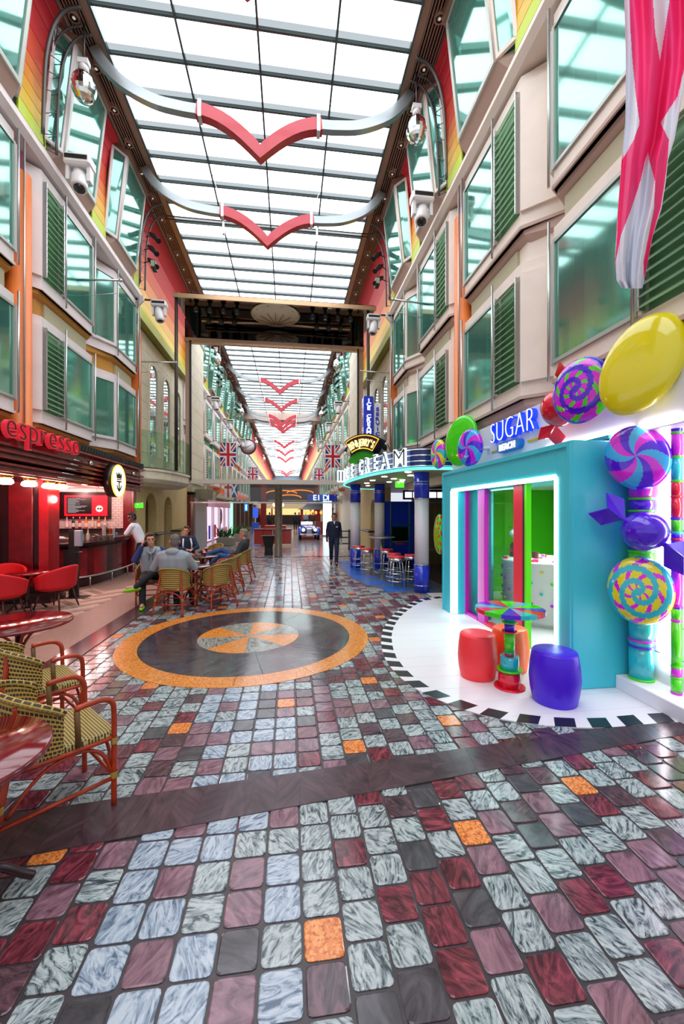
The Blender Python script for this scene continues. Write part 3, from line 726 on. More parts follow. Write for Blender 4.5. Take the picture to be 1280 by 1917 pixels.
# ---------------------------------------------------------------- hanging chevrons
chs = mat('chevron_steel', '#a4acae', .28, .5); chr_ = mat('chevron_red', '#c8283a', .35, coat=.2); chw = mat('chevron_clamp', '#e8e6e4', .3, .3)
def chevron(y, lab, thick=1.0, cab=True):
    t = thing('ceiling_chevron', lab, 'ceiling ornament', (-.6, y, 9.2), group='red chevrons hung below the skylight')
    for s in (-1, 1):
        P = [(-.6+s*3.2,y,10.9),(-.6+s*3.02,y,10.62),(-.6+s*2.65,y,10.28),(-.6+s*2.1,y,10.03),(-.6+s*1.6,y,9.95),(-.6+s*1.22,y,9.93)]
        b = MB(); pts = smooth_path(P, 5); R = []
        for i, p in enumerate(pts):
            a = Vector(pts[min(i+1,len(pts)-1)])-Vector(pts[max(i-1,0)]); nn = Vector((-a.z,0,a.x)).normalized()
            hh = .10; R.append([tuple(Vector(p)+nn*hh*u+Vector((0,.07*v,0))) for u, v in ((1,-1),(1,1),(-1,1),(-1,-1))])
        b.rings(R).build('steel_arm', chs, t)
        P = [(-.6+s*1.27,y,9.93),(-.6+s*.85,y,9.92),(-.6+s*.42,y,9.64),(-.6,y,9.20)]
        pts = bez(*P, 8); b = MB(); R = []
        for i, p in enumerate(pts):
            a = Vector(pts[min(i+1,8)])-Vector(pts[max(i-1,0)]); nn = Vector((-a.z,0,a.x)).normalized()
            hh = lerp(.13,.11,i/8)
            if i == 8: nn = Vector((0,0,1.25 if True else 1)); nn = nn if s*nn.z*0 == 0 else nn
            sg = 1 if nn.z > 0 else -1
            R.append([tuple(Vector(p)+nn*sg*hh*u+Vector((0,.09*v,0))) for u, v in ((1,-1),(1,1),(-1,1),(-1,-1))])
        b.rings(R).build('red_wing', chr_, t)
        MB().box(-.6+s*1.2-.035, -.6+s*1.2+.035, y-.1, y+.1, 9.76, 10.11).build('clamp', chw, t)
        if cab: MB().tube([(-.6+s*1.2,y,10.05),(-.6+s*1.48,y+.05,10.97)], .008, 5).build('hanging_cable', steel, t)
CY = [5.75, 8.45, 11.2, 25.1, 29.5, 34.3, 36.0, 37.7, 46.6, 52.9, 60, 80, 84]
CL = ['only its tip in view at the top edge', 'nearest one in full view', 'second in full view, in front of the gate', 'first beyond the gate', 'second beyond the gate', 'third beyond the gate', 'fourth beyond the gate', 'fifth beyond the gate', 'first past the dropped ceiling beam', 'second past the dropped ceiling beam', 'third past the dropped ceiling beam', 'second farthest', 'farthest']
for y, l in zip(CY, CL): chevron(y, 'steel winged chevron with red V, '+l, cab=y < 40)

# ---------------------------------------------------------------- lighting trusses, mirror balls, moving heads
trm = mat('truss_grey', '#5c5a58', .4, .6)
def truss(side, y, lab, spots):
    t = thing('lighting_truss', lab, 'lighting truss', (SX(side,.55), y, 8.5), group='curved lighting trusses')
    def prof_(dy, ds, r):
        P = [(SX(side,.62+ds),y+dy,8.5),(SX(side,.64+ds),y+dy,9.3),(SX(side,.68+ds),y+dy,9.95),(SX(side,.80+ds),y+dy,10.45),(SX(side,1.0+ds),y+dy,10.75),(SX(side,1.25+ds),y+dy,10.84)]
        return smooth_path(P, 4)
    A, B, C = prof_(0, 0, .03), prof_(.42, 0, .03), prof_(.3, -.14, .02)
    for nm, P, r in (('chord', A, .032), ('chord', B, .026), ('chord', C, .02)): MB().tube(P, r, 8).build(nm, trm, t)
    b = MB()
    for i in range(0, 14, 2):
        b.tube([A[i], C[i]], .008, 5); b.tube([C[i], B[i]], .008, 5)
        if i+2 < len(A): b.tube([A[i], B[i+2]], .008, 5); b.tube([C[i], A[i+2]], .008, 5)
    b.build('lattice', trm, t)
    D = 1 if side == 'R' else -1
    for i in range(spots):
        z = 9.85-.38*i; x = SX(side, .95+.05*(i == 0)); yy = y+.1
        c = MB().tube([(x+D*.12,yy,z+.16),(x-D*.0,yy-.08,z+.05),(x-D*.12,yy-.16,z-.1),(x-D*.17,yy-.2,z-.17)], [.05,.075,.06,.075], 10).build('spot_body', black, t)
        MB().tube([(x+D*.1,yy,z+.1),(x+D*.25,yy,z+.05)], .015, 6).build('spot_clamp', darkm, c)
    if spots: MB().box(SX(side,.98), SX(side,1.1), y-.2, y+.06, 8.85, 9.08).build('flood_lamp', black, t); MB().box(SX(side,.99), SX(side,1.09), y-.215, y-.2, 8.88, 9.05).build('flood_glass', mat('flood_glass', '#a6aa92', .2), t)
    return t
def mball(x, y, z, r, lab):
    t = thing('mirror_ball', lab, 'mirror ball', (x, y, z-r*1.3), group='mirror balls')
    MB().ell((x,y,z), r, r, r*1.35, 16, 12).build('mirror_shell', mirm, t)
    for p in t.children[0].data.polygons: p.use_smooth = False
    MB().lathe([(.03,z+r*1.3),(.07,z+r*1.35),(.09,z+r*1.75),(.06,z+r*2.0)], (x,y,0), 10).build('motor', white, t)
    MB().box(x-.09, x+.09, y-.06, y+.06, z+r*2.0, z+r*2.0+.09).build('mount_plate', white, t)
    MB().tube([(x,y,z+r*2.0),(x,y,10.95)], .02, 6).build('hanger', darkm, t)
mirm = mat('mirror_facets', '#e6efe9', .06, 1.0)
def mhead(x, y, z, s, side, lab, tilt=.35):
    """moving-head stage light"""
    D = 1 if side == 'R' else -1
    t = thing('moving_head_light', lab, 'stage light', (x, y, z-.35*s), group='white moving head lights')
    MB().bbox(x-.24*s, x+.24*s, y-.15*s, y+.15*s, z+.05*s, z+.25*s, .03*s).build('base', white, t)
    MB().box(x-.2*s, x+.2*s, y-.157*s, y-.15*s, z+.12*s, z+.2*s).build('display', black, t)
    for k in (-1, 1): MB().rings([[(x+k*(.16+a)*s, y-.07*s+yy*.14*s, zz) for a, yy in ((0,0),(.06,0),(.06,1),(0,1))] for zz in (z+.05*s, z-.22*s)]).build('yoke_arm', white, t)
    hd = MB(); n0 = 0; hd.lathe([(.06*s,.24*s),(.11*s,.2*s),(.14*s,.02*s),(.145*s,-.2*s),(.12*s,-.25*s)], (0,0,0), 14)
    M = Matrix.Translation((x, y, z-.17*s)) @ Matrix.Rotation(-tilt, 4, 'X') @ Matrix.Rotation(.15*D, 4, 'Y'); hd.xf(M)
    hd = hd.build('head', white, t)
    ln = MB().lathe([(.10*s,-.252*s),(.02*s,-.262*s)], (0,0,0), 12).xf(M).build('lens', blackg, hd)
    MB().tube([(x,y,z+.28*s),(x+D*.75*s,y,z+.28*s)], .03*s, 6).build('mount_arm', darkm, t)
    MB().slab([(x+D*.45*s,y-.05,z+.36*s),(x+D*1.15,y+.25,z+.55),(x+D*1.15,y+.2,z-.45),(x+D*.45*s,y-.05,z+.2*s)], .04).build('bracket_plate', body_of(side), t)
for side in 'RL':
    nm = SUF[side]; D = 1 if side == 'R' else -1
    truss(side, 7.72, 'grey curved lattice truss rising to the skylight, %s side near the camera' % nm, 0)
    truss(side, 12.35, 'grey curved lattice truss with black spotlights, %s side before the gate' % nm, 3)
    truss(side, 23.5, 'small curved lattice truss with spotlights beyond the gate, %s side' % nm, 3)
    truss(side, 31.0, 'distant curved lattice truss with spotlights, %s side' % nm, 2)
    mball(SX(side,1.13), 8.07, 9.75, .21, 'egg shaped mirror ball under the grille, %s side nearest the camera' % nm)
    for i, y in enumerate((21.5, 32.0, 46, 60)): mball(SX(side,1.15), y, 9.75 if i == 0 else 9.6, .27 if i else .26, 'round mirror ball beyond the gate, %s side, %s' % (nm, ['nearest', 'second', 'third', 'farthest'][i]))
    mhead(SX(side,.92), 8.35, 8.4, 1.0, side, 'white moving head light on a cornice bracket, %s side nearest the camera' % nm)
    mhead(SX(side,1.1), 12.55, 7.85, .9, side, 'white moving head light beside the gate, %s side' % nm, .1)
    for i, y in enumerate((21.8, 27.0, 34)): mhead(SX(side,1.1), y, 7.6, 1.0, side, 'white moving head light beyond the gate, %s side, %s' % (nm, ['nearest', 'second', 'third'][i]), .1)
    # steel flag poles across the facade
    for i, y, z in ((0, 9.2, 6.75), (1, 13.4, 6.55)):
        p = thing('flag_pole', 'steel flag pole with stay standing out from the %s facade, %s' % (nm, 'near the camera' if i == 0 else 'by the arcade'), 'pole', (SX(side,.5), y, z))
        MB().tube([(SX(side,.46 if i == 0 else .06),y,z),(SX(side,1.35),y-.1,z)], .022, 8).build('pole', steel, p); MB().ell((SX(side,1.37),y-.1,z), .04).build('finial', steel, p)
        MB().tube([(SX(side,.46 if i == 0 else .06),y,z-.35),(SX(side,1.3),y-.1,z-.28)], .008, 5).build('stay', steel, p)
# curved rails across the ceiling with sensors
for i, (y, z) in enumerate(((12.6, 10.6), (19.6, 10.3))):
    t = thing('ceiling_rail', 'thin twin rail crossing below the skylight, %s the gate' % ('before' if i == 0 else 'beyond'), 'ceiling rail', (-.6, y, z))
    for dz in (0, .09): MB().tube([(-3.7,y,z+dz),(2.5,y,z+dz)], .016, 6).build('rail', darkm, t)
    for x in (-2.0, .85): MB().box(x-.03, x+.03, y-.05, y+.05, z-.32, z+.12).build('sensor_post', steel, t)

# ---------------------------------------------------------------- flags
jr, jb, jw = mat('flag_red', '#c8102e', .7), mat('flag_blue', '#122a8a', .7), mat('flag_white', '#f1f1f4', .7)
def jack(u, v):     # u across 0..1, v down 0..1 -> 0 red 1 blue 2 white ; flag hung upright
    x, y = (u-.5)*1.0, (v-.5)*1.55
    if abs(x) < .1 or abs(y) < .1: return 0
    if abs(x) < .17 or abs(y) < .17: return 2
    d1 = abs(x*1.55-y)/1.845; d2 = abs(x*1.55+y)/1.845
    d = min(d1, d2)
    if d < .045: return 0
    if d < .12: return 2
    return 1
def flag_mesh(fn, nu, nv, w, h, wave=.03):
    b = MB(); vs = []; 
    for j in range(nv+1):
        for i in range(nu+1):
            u, v = i/nu, j/nv; vs.append(((u-.5)*w, wave*math.sin(u*9+v*2)*v, -v*h))
    b.v = vs
    for j in range(nv):
        for i in range(nu):
            k = j*(nu+1)+i; b.f.append([k, k+1, k+nu+2, k+nu+1]); b.m.append(fn((i+.5)/nu, (j+.5)/nv)); b.s.append(True)
    return b.mesh('flag_cloth', [jr, jb, jw])
JM = flag_mesh(jack, 34, 52, .74, 1.12)
for x, y, z, l in ((-2.96,20.0,5.15,'left, nearest beyond the gate'), (2.15,20.0,5.15,'right, nearest beyond the gate behind the ice cream sign'), (-2.95,33.0,5.4,'left, farther down the promenade'), (2.4,33.0,5.4,'right, farther down the promenade')):
    t = thing('union_flag', 'union flag hung upright, '+l, 'flag', (x, y, z), group='union flags')
    o = link('flag_cloth', JM, t)
    MB().tube([(x-.4,y,z+.01),(x+.4,y,z+.01)], .014, 6).build('top_rod', steel, t)
    MB().tube([(x-.38,y,z+.01),(x-.38,y,11.03)], .004, 4).tube([(x+.38,y,z+.01),(x+.38,y,11.03)], .004, 4).build('hanging_wire', steel, t)
SM = flag_mesh(lambda u, v: 1 if min(abs((u-.5)-(v-.5)), abs((u-.5)+(v-.5))) > .12 else 2, 16, 26, .42, .95)
GM = flag_mesh(lambda u, v: 0 if abs(u-.5) < .14 or abs(v-.4) < .08 else 2, 16, 26, .42, .95)
for x, y, z, msh, l in ((-3.55,24,3.6,GM,'white flag with red cross hanging by the left shops'), (-3.3,24.6,3.62,SM,'blue flag with white saltire hanging by the left shops')):
    t = thing('small_flag', l, 'flag', (x, y, z)); link('flag_cloth', msh, t); MB().tube([(-4.93,y,z+.01),(x+.3,y,z+.01)], .012, 5).build('top_rod', steel, t)
# big white and magenta flag hanging in the upper right foreground
rows = [(0,1168,1296,[(1178,1222),(1253,1296)]),(60,1170,1296,[(1180,1226),(1244,1294)]),(120,1171,1290,[(1184,1236),(1234,1282)]),(180,1171,1277,[(1190,1240),(1225,1268)]),(230,1170,1268,[(1197,1225),(1210,1236)]),(262,1167,1262,[(1186,1222),(1210,1252)]),(300,1163,1250,[(1164,1207),(1215,1249)]),(340,1160,1246,[(1161,1198),(1226,1244)]),(390,1156,1238,[(1157,1182),(1224,1236)]),(440,1153,1222,[(1155,1162),(1214,1221)]),(490,1151,1212,[(1151,1152),(1204,1211)]),(525,1154,1206,[(1154,1154),(1206,1206)]),(540,1164,1202,[(1164,1164),(1202,1202)])]
fc = mat('flag_magenta', '#fa2478', .65); fcw = mat('flag_silk_white', '#e6e8f2', .6)
fdep = 3.0; cs, sn = math.cos(YAW), math.sin(YAW)
def fpt(px, py, dd):
    u = (px-640)/750; v = (958.5-py)/750; return (dd*(sn+u*cs), dd*(cs-u*sn), 1.8+dd*v)
b = MB(); nu, nv = 130, 230; vs = []; cells = []
def rowat(py):
    for i in range(len(rows)-1):
        if rows[i][0] <= py <= rows[i+1][0]:
            t = (py-rows[i][0])/(rows[i+1][0]-rows[i][0]); return i, t
    return 0, 0
for j in range(nv+1):
    py = -120+660*j/nv; i, t = rowat(max(py, 0)); l = lerp(rows[i][1], rows[i+1][1], t); r = lerp(rows[i][2], rows[i+1][2], t)
    for k in range(nu+1):
        u = k/nu; fold = .055*math.sin(u*11+py*.006)+.03*math.sin(u*23+1.3-py*.004)
        vs.append(fpt(lerp(l, r, u), py, fdep+fold))
b.v = vs
for j in range(nv):
    py = max(-120+660*(j+.5)/nv, 0); i, t = rowat(py); l = lerp(rows[i][1], rows[i+1][1], t); r = lerp(rows[i][2], rows[i+1][2], t)
    ra = rows[i][3] if t < .5 or not rows[i+1][3] and t < .6 else rows[i+1][3]
    # interpolate matching stripes
    A_, B_ = rows[i][3], rows[i+1][3]
    if len(A_) == len(B_): ra = [(lerp(a[0], c[0], t), lerp(a[1], c[1], t)) for a, c in zip(A_, B_)]
    for k in range(nu):
        px = lerp(l, r, (k+.5)/nu); q = j*(nu+1)+k
        b.f.append([q, q+1, q+nu+2, q+nu+1]); b.m.append(0 if any(a <= px <= c for a, c in ra) else 1); b.s.append(True)
ft = thing('draped_flag', 'large white flag with magenta cross draped in the upper right foreground', 'flag', fpt(1215, -120, fdep))
b.build('flag_cloth', [fc, fcw], ft)
p0 = fpt(1225, -122, fdep); MB().tube([p0, (3.28, p0[1]+.3, p0[2]+.25)], .018, 8).build('flag_pole', steel, ft)
# ---------------------------------------------------------------- espresso bar, left
cafec = mat('cafe_ceiling_paint', '#d8b4b0', .6)
MB().box(-8, -4.42, 2, 12.75, 2.52, 2.62).build('ceiling_cafe', cafec, label='low pink lit ceiling over the espresso bar', cat='ceiling', kind='structure')
MB().box(-8.3, -8.2, 2, 13.1, 0, 3).build('wall_left_cafe', woodd, label='dark wooden rear wall of the espresso bar', cat='wall', kind='structure')
fas = thing('espresso_fascia', 'mahogany fascia with horizontal mouldings above the espresso bar', 'fascia', (-4.5, 9, 2.4))
MB().box(-4.55, -4.42, 2.0, 12.64, 2.40, 3.2).build('board', wood, fas)
for i, z in enumerate((2.42, 2.52, 2.62, 2.72, 2.82)):
    MB().prism_y([(-4.43,z),(-4.36+.01*i,z+.01),(-4.36+.01*i,z+.05),(-4.43,z+.065)], 2.0, 12.64).build('moulding', wood, fas)
    for ya, yb in ((8.6,9.05),): MB().tube([(-4.345+.01*i,8.2+.12*i,z+.035),(-4.345+.01*i,9.05,z+.035)], .01, 5).build('chrome_strip', chrome, fas)
MB().prism_y([(-4.42,2.98),(-4.28,3.02),(-4.28,3.06),(-4.42,3.08)], 2.0, 12.64).build('cornice', wood, fas)
MB().box(-4.42, -4.31, 8.85, 12.6, 3.08, 3.22).build('vent_strip', black, fas)
for i in range(28): MB().bar((-4.3,8.9+i*.128,3.09), (-4.3,8.96+i*.128,3.21), .012, .012).build('vent_bar', darkm, fas)
for y in (9.35, 11.75): 
    MB().lathe([(.03,0),(.05,.06),(.045,.1)], (-4.36,y,2.86), 10, 'x').build('picture_light', chrome, fas)
# sign letters
lred = mat('letter_red', '#c8202e', .3, emit=.35, ecol='#e03040', coat=.3); lrim = emat('letter_rim', '#ff6a78', .9)
sg = thing('espresso_sign', 'red channel letters spelling espresso over the bar', 'sign', (-4.3, 7.7, 2.9))
y = 6.56
for ch in 'espresso':
    tb = text_mb(ch, .56, .07, 0, .010); x0, x1 = extent(tb, 0); w_ = x1-x0
    tb.xf(basis((-4.22, y-x0, 2.94), (0,1,0), (0,0,1))); lo = tb.build('letter', lred, sg)
    rb = text_mb(ch, .56, .008, 0, -.010); rb.xf(basis((-4.18, y-x0, 2.94), (0,1,0), (0,0,1))); rb.build('letter_face', mat('letter_face_dark', '#5a0f18', .4), lo)
    y += w_+.045
# round drum sign with crown and anchor
rs = thing('round_drum_sign', 'lit round white drum sign with black crown and anchor emblem', 'sign', (-4.3, 10.42, 2.56))
RC = (10.42, 2.56)
MB().lathe([(.36,-4.345),(.40,-4.34),(.40,-4.16),(.375,-4.15)], (0,RC[0],RC[1]), 36, 'x').build('drum', mat('drum_dark', '#2a1a10', .3), rs)
MB().lathe([(.37,-4.152),(.365,-4.138),(.02,-4.137)], (0,RC[0],RC[1]), 36, 'x').build('lit_face', emat('drum_face', '#fff6d6', 1.5), rs)
MB().tube([(-4.14,RC[0]+.385*math.cos(a*PI/18),RC[1]+.385*math.sin(a*PI/18)) for a in range(36)], .014, 6, closed=True).build('yellow_rim', emat('drum_rim', '#ffc63c', 2.), rs)
em = mat('emblem_dark', '#2b2418', .5)
def emb(pts, name):   # pts (y,z) relative to disc centre
    MB().prism_x([(RC[0]+p[0], RC[1]+p[1]) for p in pts], -4.137, -4.125).build(name, em, rs)
emb([(-.13,.06),(.13,.06),(.15,.2),(.08,.13),(.045,.21),(.0,.14),(-.045,.21),(-.08,.13),(-.15,.2)], 'crown')
emb([(-.13,.02),(.13,.02),(.13,.05),(-.13,.05)], 'crown_band')
emb([(-.02,-.22),(.02,-.22),(.02,0),(-.02,0)], 'anchor_shank'); emb([(-.13,-.035),(.13,-.035),(.13,0),(-.13,0)], 'anchor_stock')
for s in (-1, 1): emb([(0,-.27),(s*.1,-.2),(s*.14,-.1),(s*.1,-.12),(s*.075,-.17),(0,-.21)], 'anchor_fluke')
# ceiling cluster lamps
lampm = emat('cafe_lamp_glow', '#ffdca8', 9.); brass = mat('brass', '#b5722a', .25, .9)
for i, yy in enumerate((7.33, 7.95, 8.55, 8.95)):
    t = thing('cafe_lamp', 'brass ceiling lamp with glowing petal shade under the espresso fascia, %s' % ['leftmost', 'second from left', 'third from left', 'rightmost'][i], 'lamp', (-4.68, yy, 2.26), group='brass lamps under the espresso fascia')
    MB().lathe([(.03,2.52),(.03,2.44),(.09,2.42),(.1,2.38),(.06,2.36)], (-4.68,yy,0), 14).build('cap', brass, t)
    b = MB(); R = []
    for j, (r, z) in enumerate(((.06,2.37),(.10,2.34),(.115,2.29),(.08,2.26))): R.append([(-4.68+r*(1+.14*math.cos(5*a*2*PI/20))*math.cos(a*2*PI/20), yy+r*(1+.14*math.cos(5*a*2*PI/20))*math.sin(a*2*PI/20), z) for a in range(20)])
    b.rings(R, smooth=True).build('glass_shade', lampm, t)
    lt = bpy.data.lights.new('cafe_lamp_light', 'POINT'); lt.energy = 9; lt.color = (1, .40, .36); lt.shadow_soft_size = .09
    lo = bpy.data.objects.new('cafe_lamp_light', lt); COL.objects.link(lo); lo.parent = t; lo.location = (0, 0, -.2)
# alcove wall of panelled mahogany
aw = MB().box(-8, -4.82, 8.68, 9.0, 0, 2.52).build('wall_left_panelled', woodd, label='panelled mahogany wall at the end of the cafe alcove', cat='wall', kind='structure')
wredm = mat('mahogany_red', '#6d0f18', .3, noise=.25, nscale=6, coat=.25)
for i in range(5):
    xa = -4.98-.60*i-.5; MB().bbox(xa, xa+.44, 8.645, 8.685, .3, 2.4, .012).build('panel', wredm, aw)
MB().bbox(-4.92, -4.74, 8.62, 9.02, .12, 2.52, .01).build('corner_pilaster', mat('mahogany_bright', '#a01420', .3, noise=.2, nscale=6), aw)
for k, (e, z0, z1) in enumerate(((.08,0,.12),(.05,.12,.2))): MB().box(-8, -4.74+e, 8.68-e-.05, 9.02+e, z0, z1).build('plinth_step', woodd, aw)
# counter
bar = thing('espresso_counter', 'curved mahogany espresso bar counter with steel foot rail', 'bar counter', (-5.0, 11, 0))
bp_ = smooth_path([(-6.2,9.98),(-5.5,10.0),(-5.08,10.18),(-4.86,10.6),(-4.78,11.3),(-4.78,12.1),(-4.84,12.74)], 5)
def poff(P, k):
    out = []
    for i, p in enumerate(P):
        a = Vector(P[min(i+1,len(P)-1)])-Vector(P[max(i-1,0)]); n = Vector((a.y, -a.x)).normalized(); out.append((p[0]+n.x*k, p[1]+n.y*k))
    return out
MB().prism(poff(bp_, -.03)+poff(bp_, -.55)[::-1], .02, 1.0).build('carcass', woodd, bar)
cols_ = [wood, wredm, MATS['mahogany_bright'], wood, woodd, wredm]
for i in range(0, len(bp_)-2, 2):
    seg = bp_[i:i+3]; MB().prism(poff(seg, -.002)+poff(seg, -.035)[::-1], .2, .92).build('front_panel', cols_[(i//2) % 6], bar)
MB().prism(poff(bp_, .02)+poff(bp_, -.04)[::-1], .0, .18).build('plinth', woodd, bar)
MB().prism(poff(bp_, .04)+poff(bp_, -.04)[::-1], .92, 1.0).build('apron', wood, bar)
for i in range(0, len(bp_)-1):
    for t in (.2, .7):
        p = vl(bp_[i], bp_[i+1], t); MB().box(p[0]+.02, p[0]+.055, p[1]-.055, p[1]-.02, .93, .985).build('dentil', woodd, bar)
MB().prism(poff(bp_, .12)+poff(bp_, -.6)[::-1], 1.0, 1.06).build('counter_top', mat('counter_dark', '#2a1a1a', .15), bar)
fr = poff(bp_, .2); MB().tube([(x,y,.26) for x, y in fr[6:]], .022, 8).build('foot_rail', steel, bar)
for i in (7, 13, 19, 25, 29): MB().tube([(fr[i][0],fr[i][1],0),(fr[i][0],fr[i][1],.26)], .016, 6).build('rail_post', steel, bar)
# back bar: tiled wall, menu boards, shelf
bw = MB().box(-8, -4.72, 13.02, 13.1, 0, 3).build('wall_back_bar', mat('tile_grout', '#a89c98', .7), label='white brick-tiled wall behind the espresso bar', cat='wall', kind='structure')
tw = mat('white_glazed_tile', '#d9d0cc', .12)
tmb = MB().bbox(-.074, .074, -.012, .004, -.034, .034, .004).mesh('brick_tile', tw)
for r in range(17):
    for c in range(6):
        x = -5.72+c*.155+(.0775 if r % 2 else 0)
        if x > -4.98: continue
        o = link('brick_tile', tmb, bw); o.location = (x, 13.02, 1.25+r*.075)
MB().box(-7.6, -5.8, 13.0, 13.02, 1.2, 2.5).build('tile_field', tw, bw)
MB().box(-4.95, -4.72, 12.76, 13.02, 0, 2.52).build('door_post', wredm, bw)
MB().bbox(-4.95, -4.65, 12.77, 12.9, 0, 2.45).build('door_leaf', wood, bw)
menus = []
for i, xa in enumerate((-6.66, -8.05)):
    t = thing('menu_board', ['red and black menu board hanging over the bottle shelf', 'second red menu board half hidden by the pilaster'][i], 'menu board', (xa+.6, 12.95, 1.7))
    MB().box(xa-.09, xa+1.29, 12.94, 12.98, 1.60, 2.40).build('surround', mat('menu_surround', '#2a0a10', .4), t)
    MB().box(xa, xa+1.2, 12.92, 12.945, 1.68, 2.3).build('red_panel', mat('menu_red', '#d81c2e', .4, emit=.35, ecol='#d81c2e'), t)
    MB().box(xa+.07, xa+.76, 12.91, 12.922, 1.75, 2.24).build('black_panel', mat('menu_black', '#1b1416', .4), t)
    b = MB()
    for r in range(16):
        l_ = .2+.35*random.random(); b.box(xa+.1, xa+.1+l_, 12.905, 12.911, 2.2-r*.028, 2.21-r*.028)
    b.build('menu_lines', emat('menu_text', '#c8bcbc', .8), t)
    MB().lathe([(.1,12.915),(.1,12.905),(.01,12.9)], (xa+.98,0,1.9), 18, 'y').build('cup_picture', emat('menu_cup', '#f0e6dc', .9), t)
    MB().lathe([(.03,12.9),(.01,12.895)], (xa+.95,0,1.9), 10, 'y').lathe([(.03,12.9),(.01,12.895)], (xa+1.02,0,1.9), 10, 'y').build('coffee_picture', wood, t)
sh = MB().bbox(-7.5, -5.0, 12.72, 12.99, 1.27, 1.31, .006).build('bottle_shelf', woodd, label='dark shelf carrying the bottles behind the bar', cat='shelf')
MB().bbox(-7.5, -5.5, 12.55, 12.98, .86, .92, .006).box(-7.5, -5.5, 12.6, 12.98, 0, .86).build('back_counter', woodd, label='dark back counter below the bottle shelf', cat='counter')
def bottle(x, y, z, h, col, name, lab, group, capc='#1a1412'):
    t = thing('bottle', lab, 'bottle', (x, y, z), group=group); r = h*.13
    MB().lathe([(r*.9,0),(r,.01),(r,h*.58),(r*.36,h*.74),(r*.34,h*.92)], (x,y,z), 12).build('glass', mat('liquid_'+col, col, .1, spec=.7), t)
    MB().lathe([(r*1.02,h*.15),(r*1.02,h*.48)], (x,y,z), 12, cap=False).build('paper_label', mat('bottle_label', '#e4ddd4', .6), t)
    MB().lathe([(r*.4,h*.91),(r*.4,h)], (x,y,z), 8).build('cap', mat('cap_'+capc, capc, .4), t)
for i, (c, nm) in enumerate((('#d9a7b4','pale pink'),('#2a2018','near black'),('#9b2028','deep red'),('#e07a28','orange'),('#cfa98a','straw coloured'),('#c85a20','amber'),('#b9a08a','grey brown'))):
    bottle(-6.55+i*.178, 12.84, 1.31, .34, c, nm, '%s bottle on the shelf behind the bar' % nm, 'bottles on the back shelf', '#e8e0da' if i else '#b8d0a8')
for i, (x, y, c, nm) in enumerate(((-5.15,10.45,'#d8561c','orange liqueur'),(-5.12,10.72,'#cfc4c4','clear syrup'),(-5.1,10.98,'#e0d2a8','pale yellow'))):
    bottle(x, y, 1.06, .3, c, nm, '%s bottle standing on the counter top' % nm, 'bottles on the bar top', '#d8c8b8')
def cup(x, y, z, r, h, m, name, lab): return MB().lathe([(r*.75,0),(r,h),(r*1.08,h),(r*1.08,h+.006),(r*.9,h+.004),(r*.7,.01)], (x,y,z), 14).build(name, m, label=lab, cat='cup')
b = MB()
t = thing('cup_stack', 'tall stack of white paper cups on the bar', 'cup stack', (-5.05, 11.75, 1.06))
for i in range(9): MB().lathe([(.036,0),(.048,.1),(.05,.1),(.05,.106),(.044,.104)], (-5.05,11.75,1.06+i*.035), 14).build('paper_cup', whitem, t)
cup(-4.98, 11.98, 1.06, .07, .1, whitem, 'white_bowl', 'short white tub beside the cup stack'); cup(-4.98, 11.98, 1.17, .055, .15, mat('orange_cup', '#e8701c', .4), 'orange_cup', 'orange cup standing on the white tub')
for i, (x, y) in enumerate(((-5.08,11.2),(-5.02,11.32),(-5.1,11.42))): cup(x, y, 1.06, .04, .1+.02*i, mat('glass_pink', '#e2c8c4', .1), 'tumbler', 'pinkish glass tumbler on the bar, %s' % ['left of three', 'middle of three', 'right of three, tallest'][i])
MB().bbox(-4.99, -4.97, 12.1, 12.26, 1.06, 1.36, .004).build('menu_card', whitem, label='upright white table card on the bar', cat='card')
MB().lathe([(.03,0),(.035,.08),(.02,.12),(.012,.15)], (-4.96,12.34,1.06), 10).build('sanitizer_bottle', mat('blue_plastic', '#6f9ad8', .3), label='small blue pump bottle beside the table card', cat='bottle')
t = thing('grinder', 'espresso machine block at the left end of the bar', 'coffee machine', (-6.0, 10.5, 1.06))
MB().bbox(-6.15, -5.75, 10.25, 10.6, 1.06, 1.3).build('body', darkm, t); 
for i, c in enumerate(('#d83020','#3a8fd0','#d0b040')): MB().lathe([(.035,1.3),(.035,1.5),(.02,1.53)], (-5.85+i*.09-.12,10.4,0), 10).build('tin', mat('tin_%d' % i, c, .3), t)
# hand sanitiser stand
t = thing('sanitizer_stand', 'black hand sanitiser stand with grey dispenser before the bar', 'sanitiser stand', (-4.45, 9.05, 0))
MB().bbox(-4.64, -4.22, 8.92, 9.24, 0, .015, .005).build('base_plate', black, t); MB().box(-4.58, -4.4, 9.04, 9.1, .015, 1.42).build('column', black, t)
MB().bbox(-4.44, -4.3, 8.96, 9.06, 1.08, 1.42, .015).build('dispenser', mat('dispenser_grey', '#8a97a8', .35), t); MB().box(-4.44, -4.3, 8.9, 9.06, .95, .97).build('drip_tray', black, t)

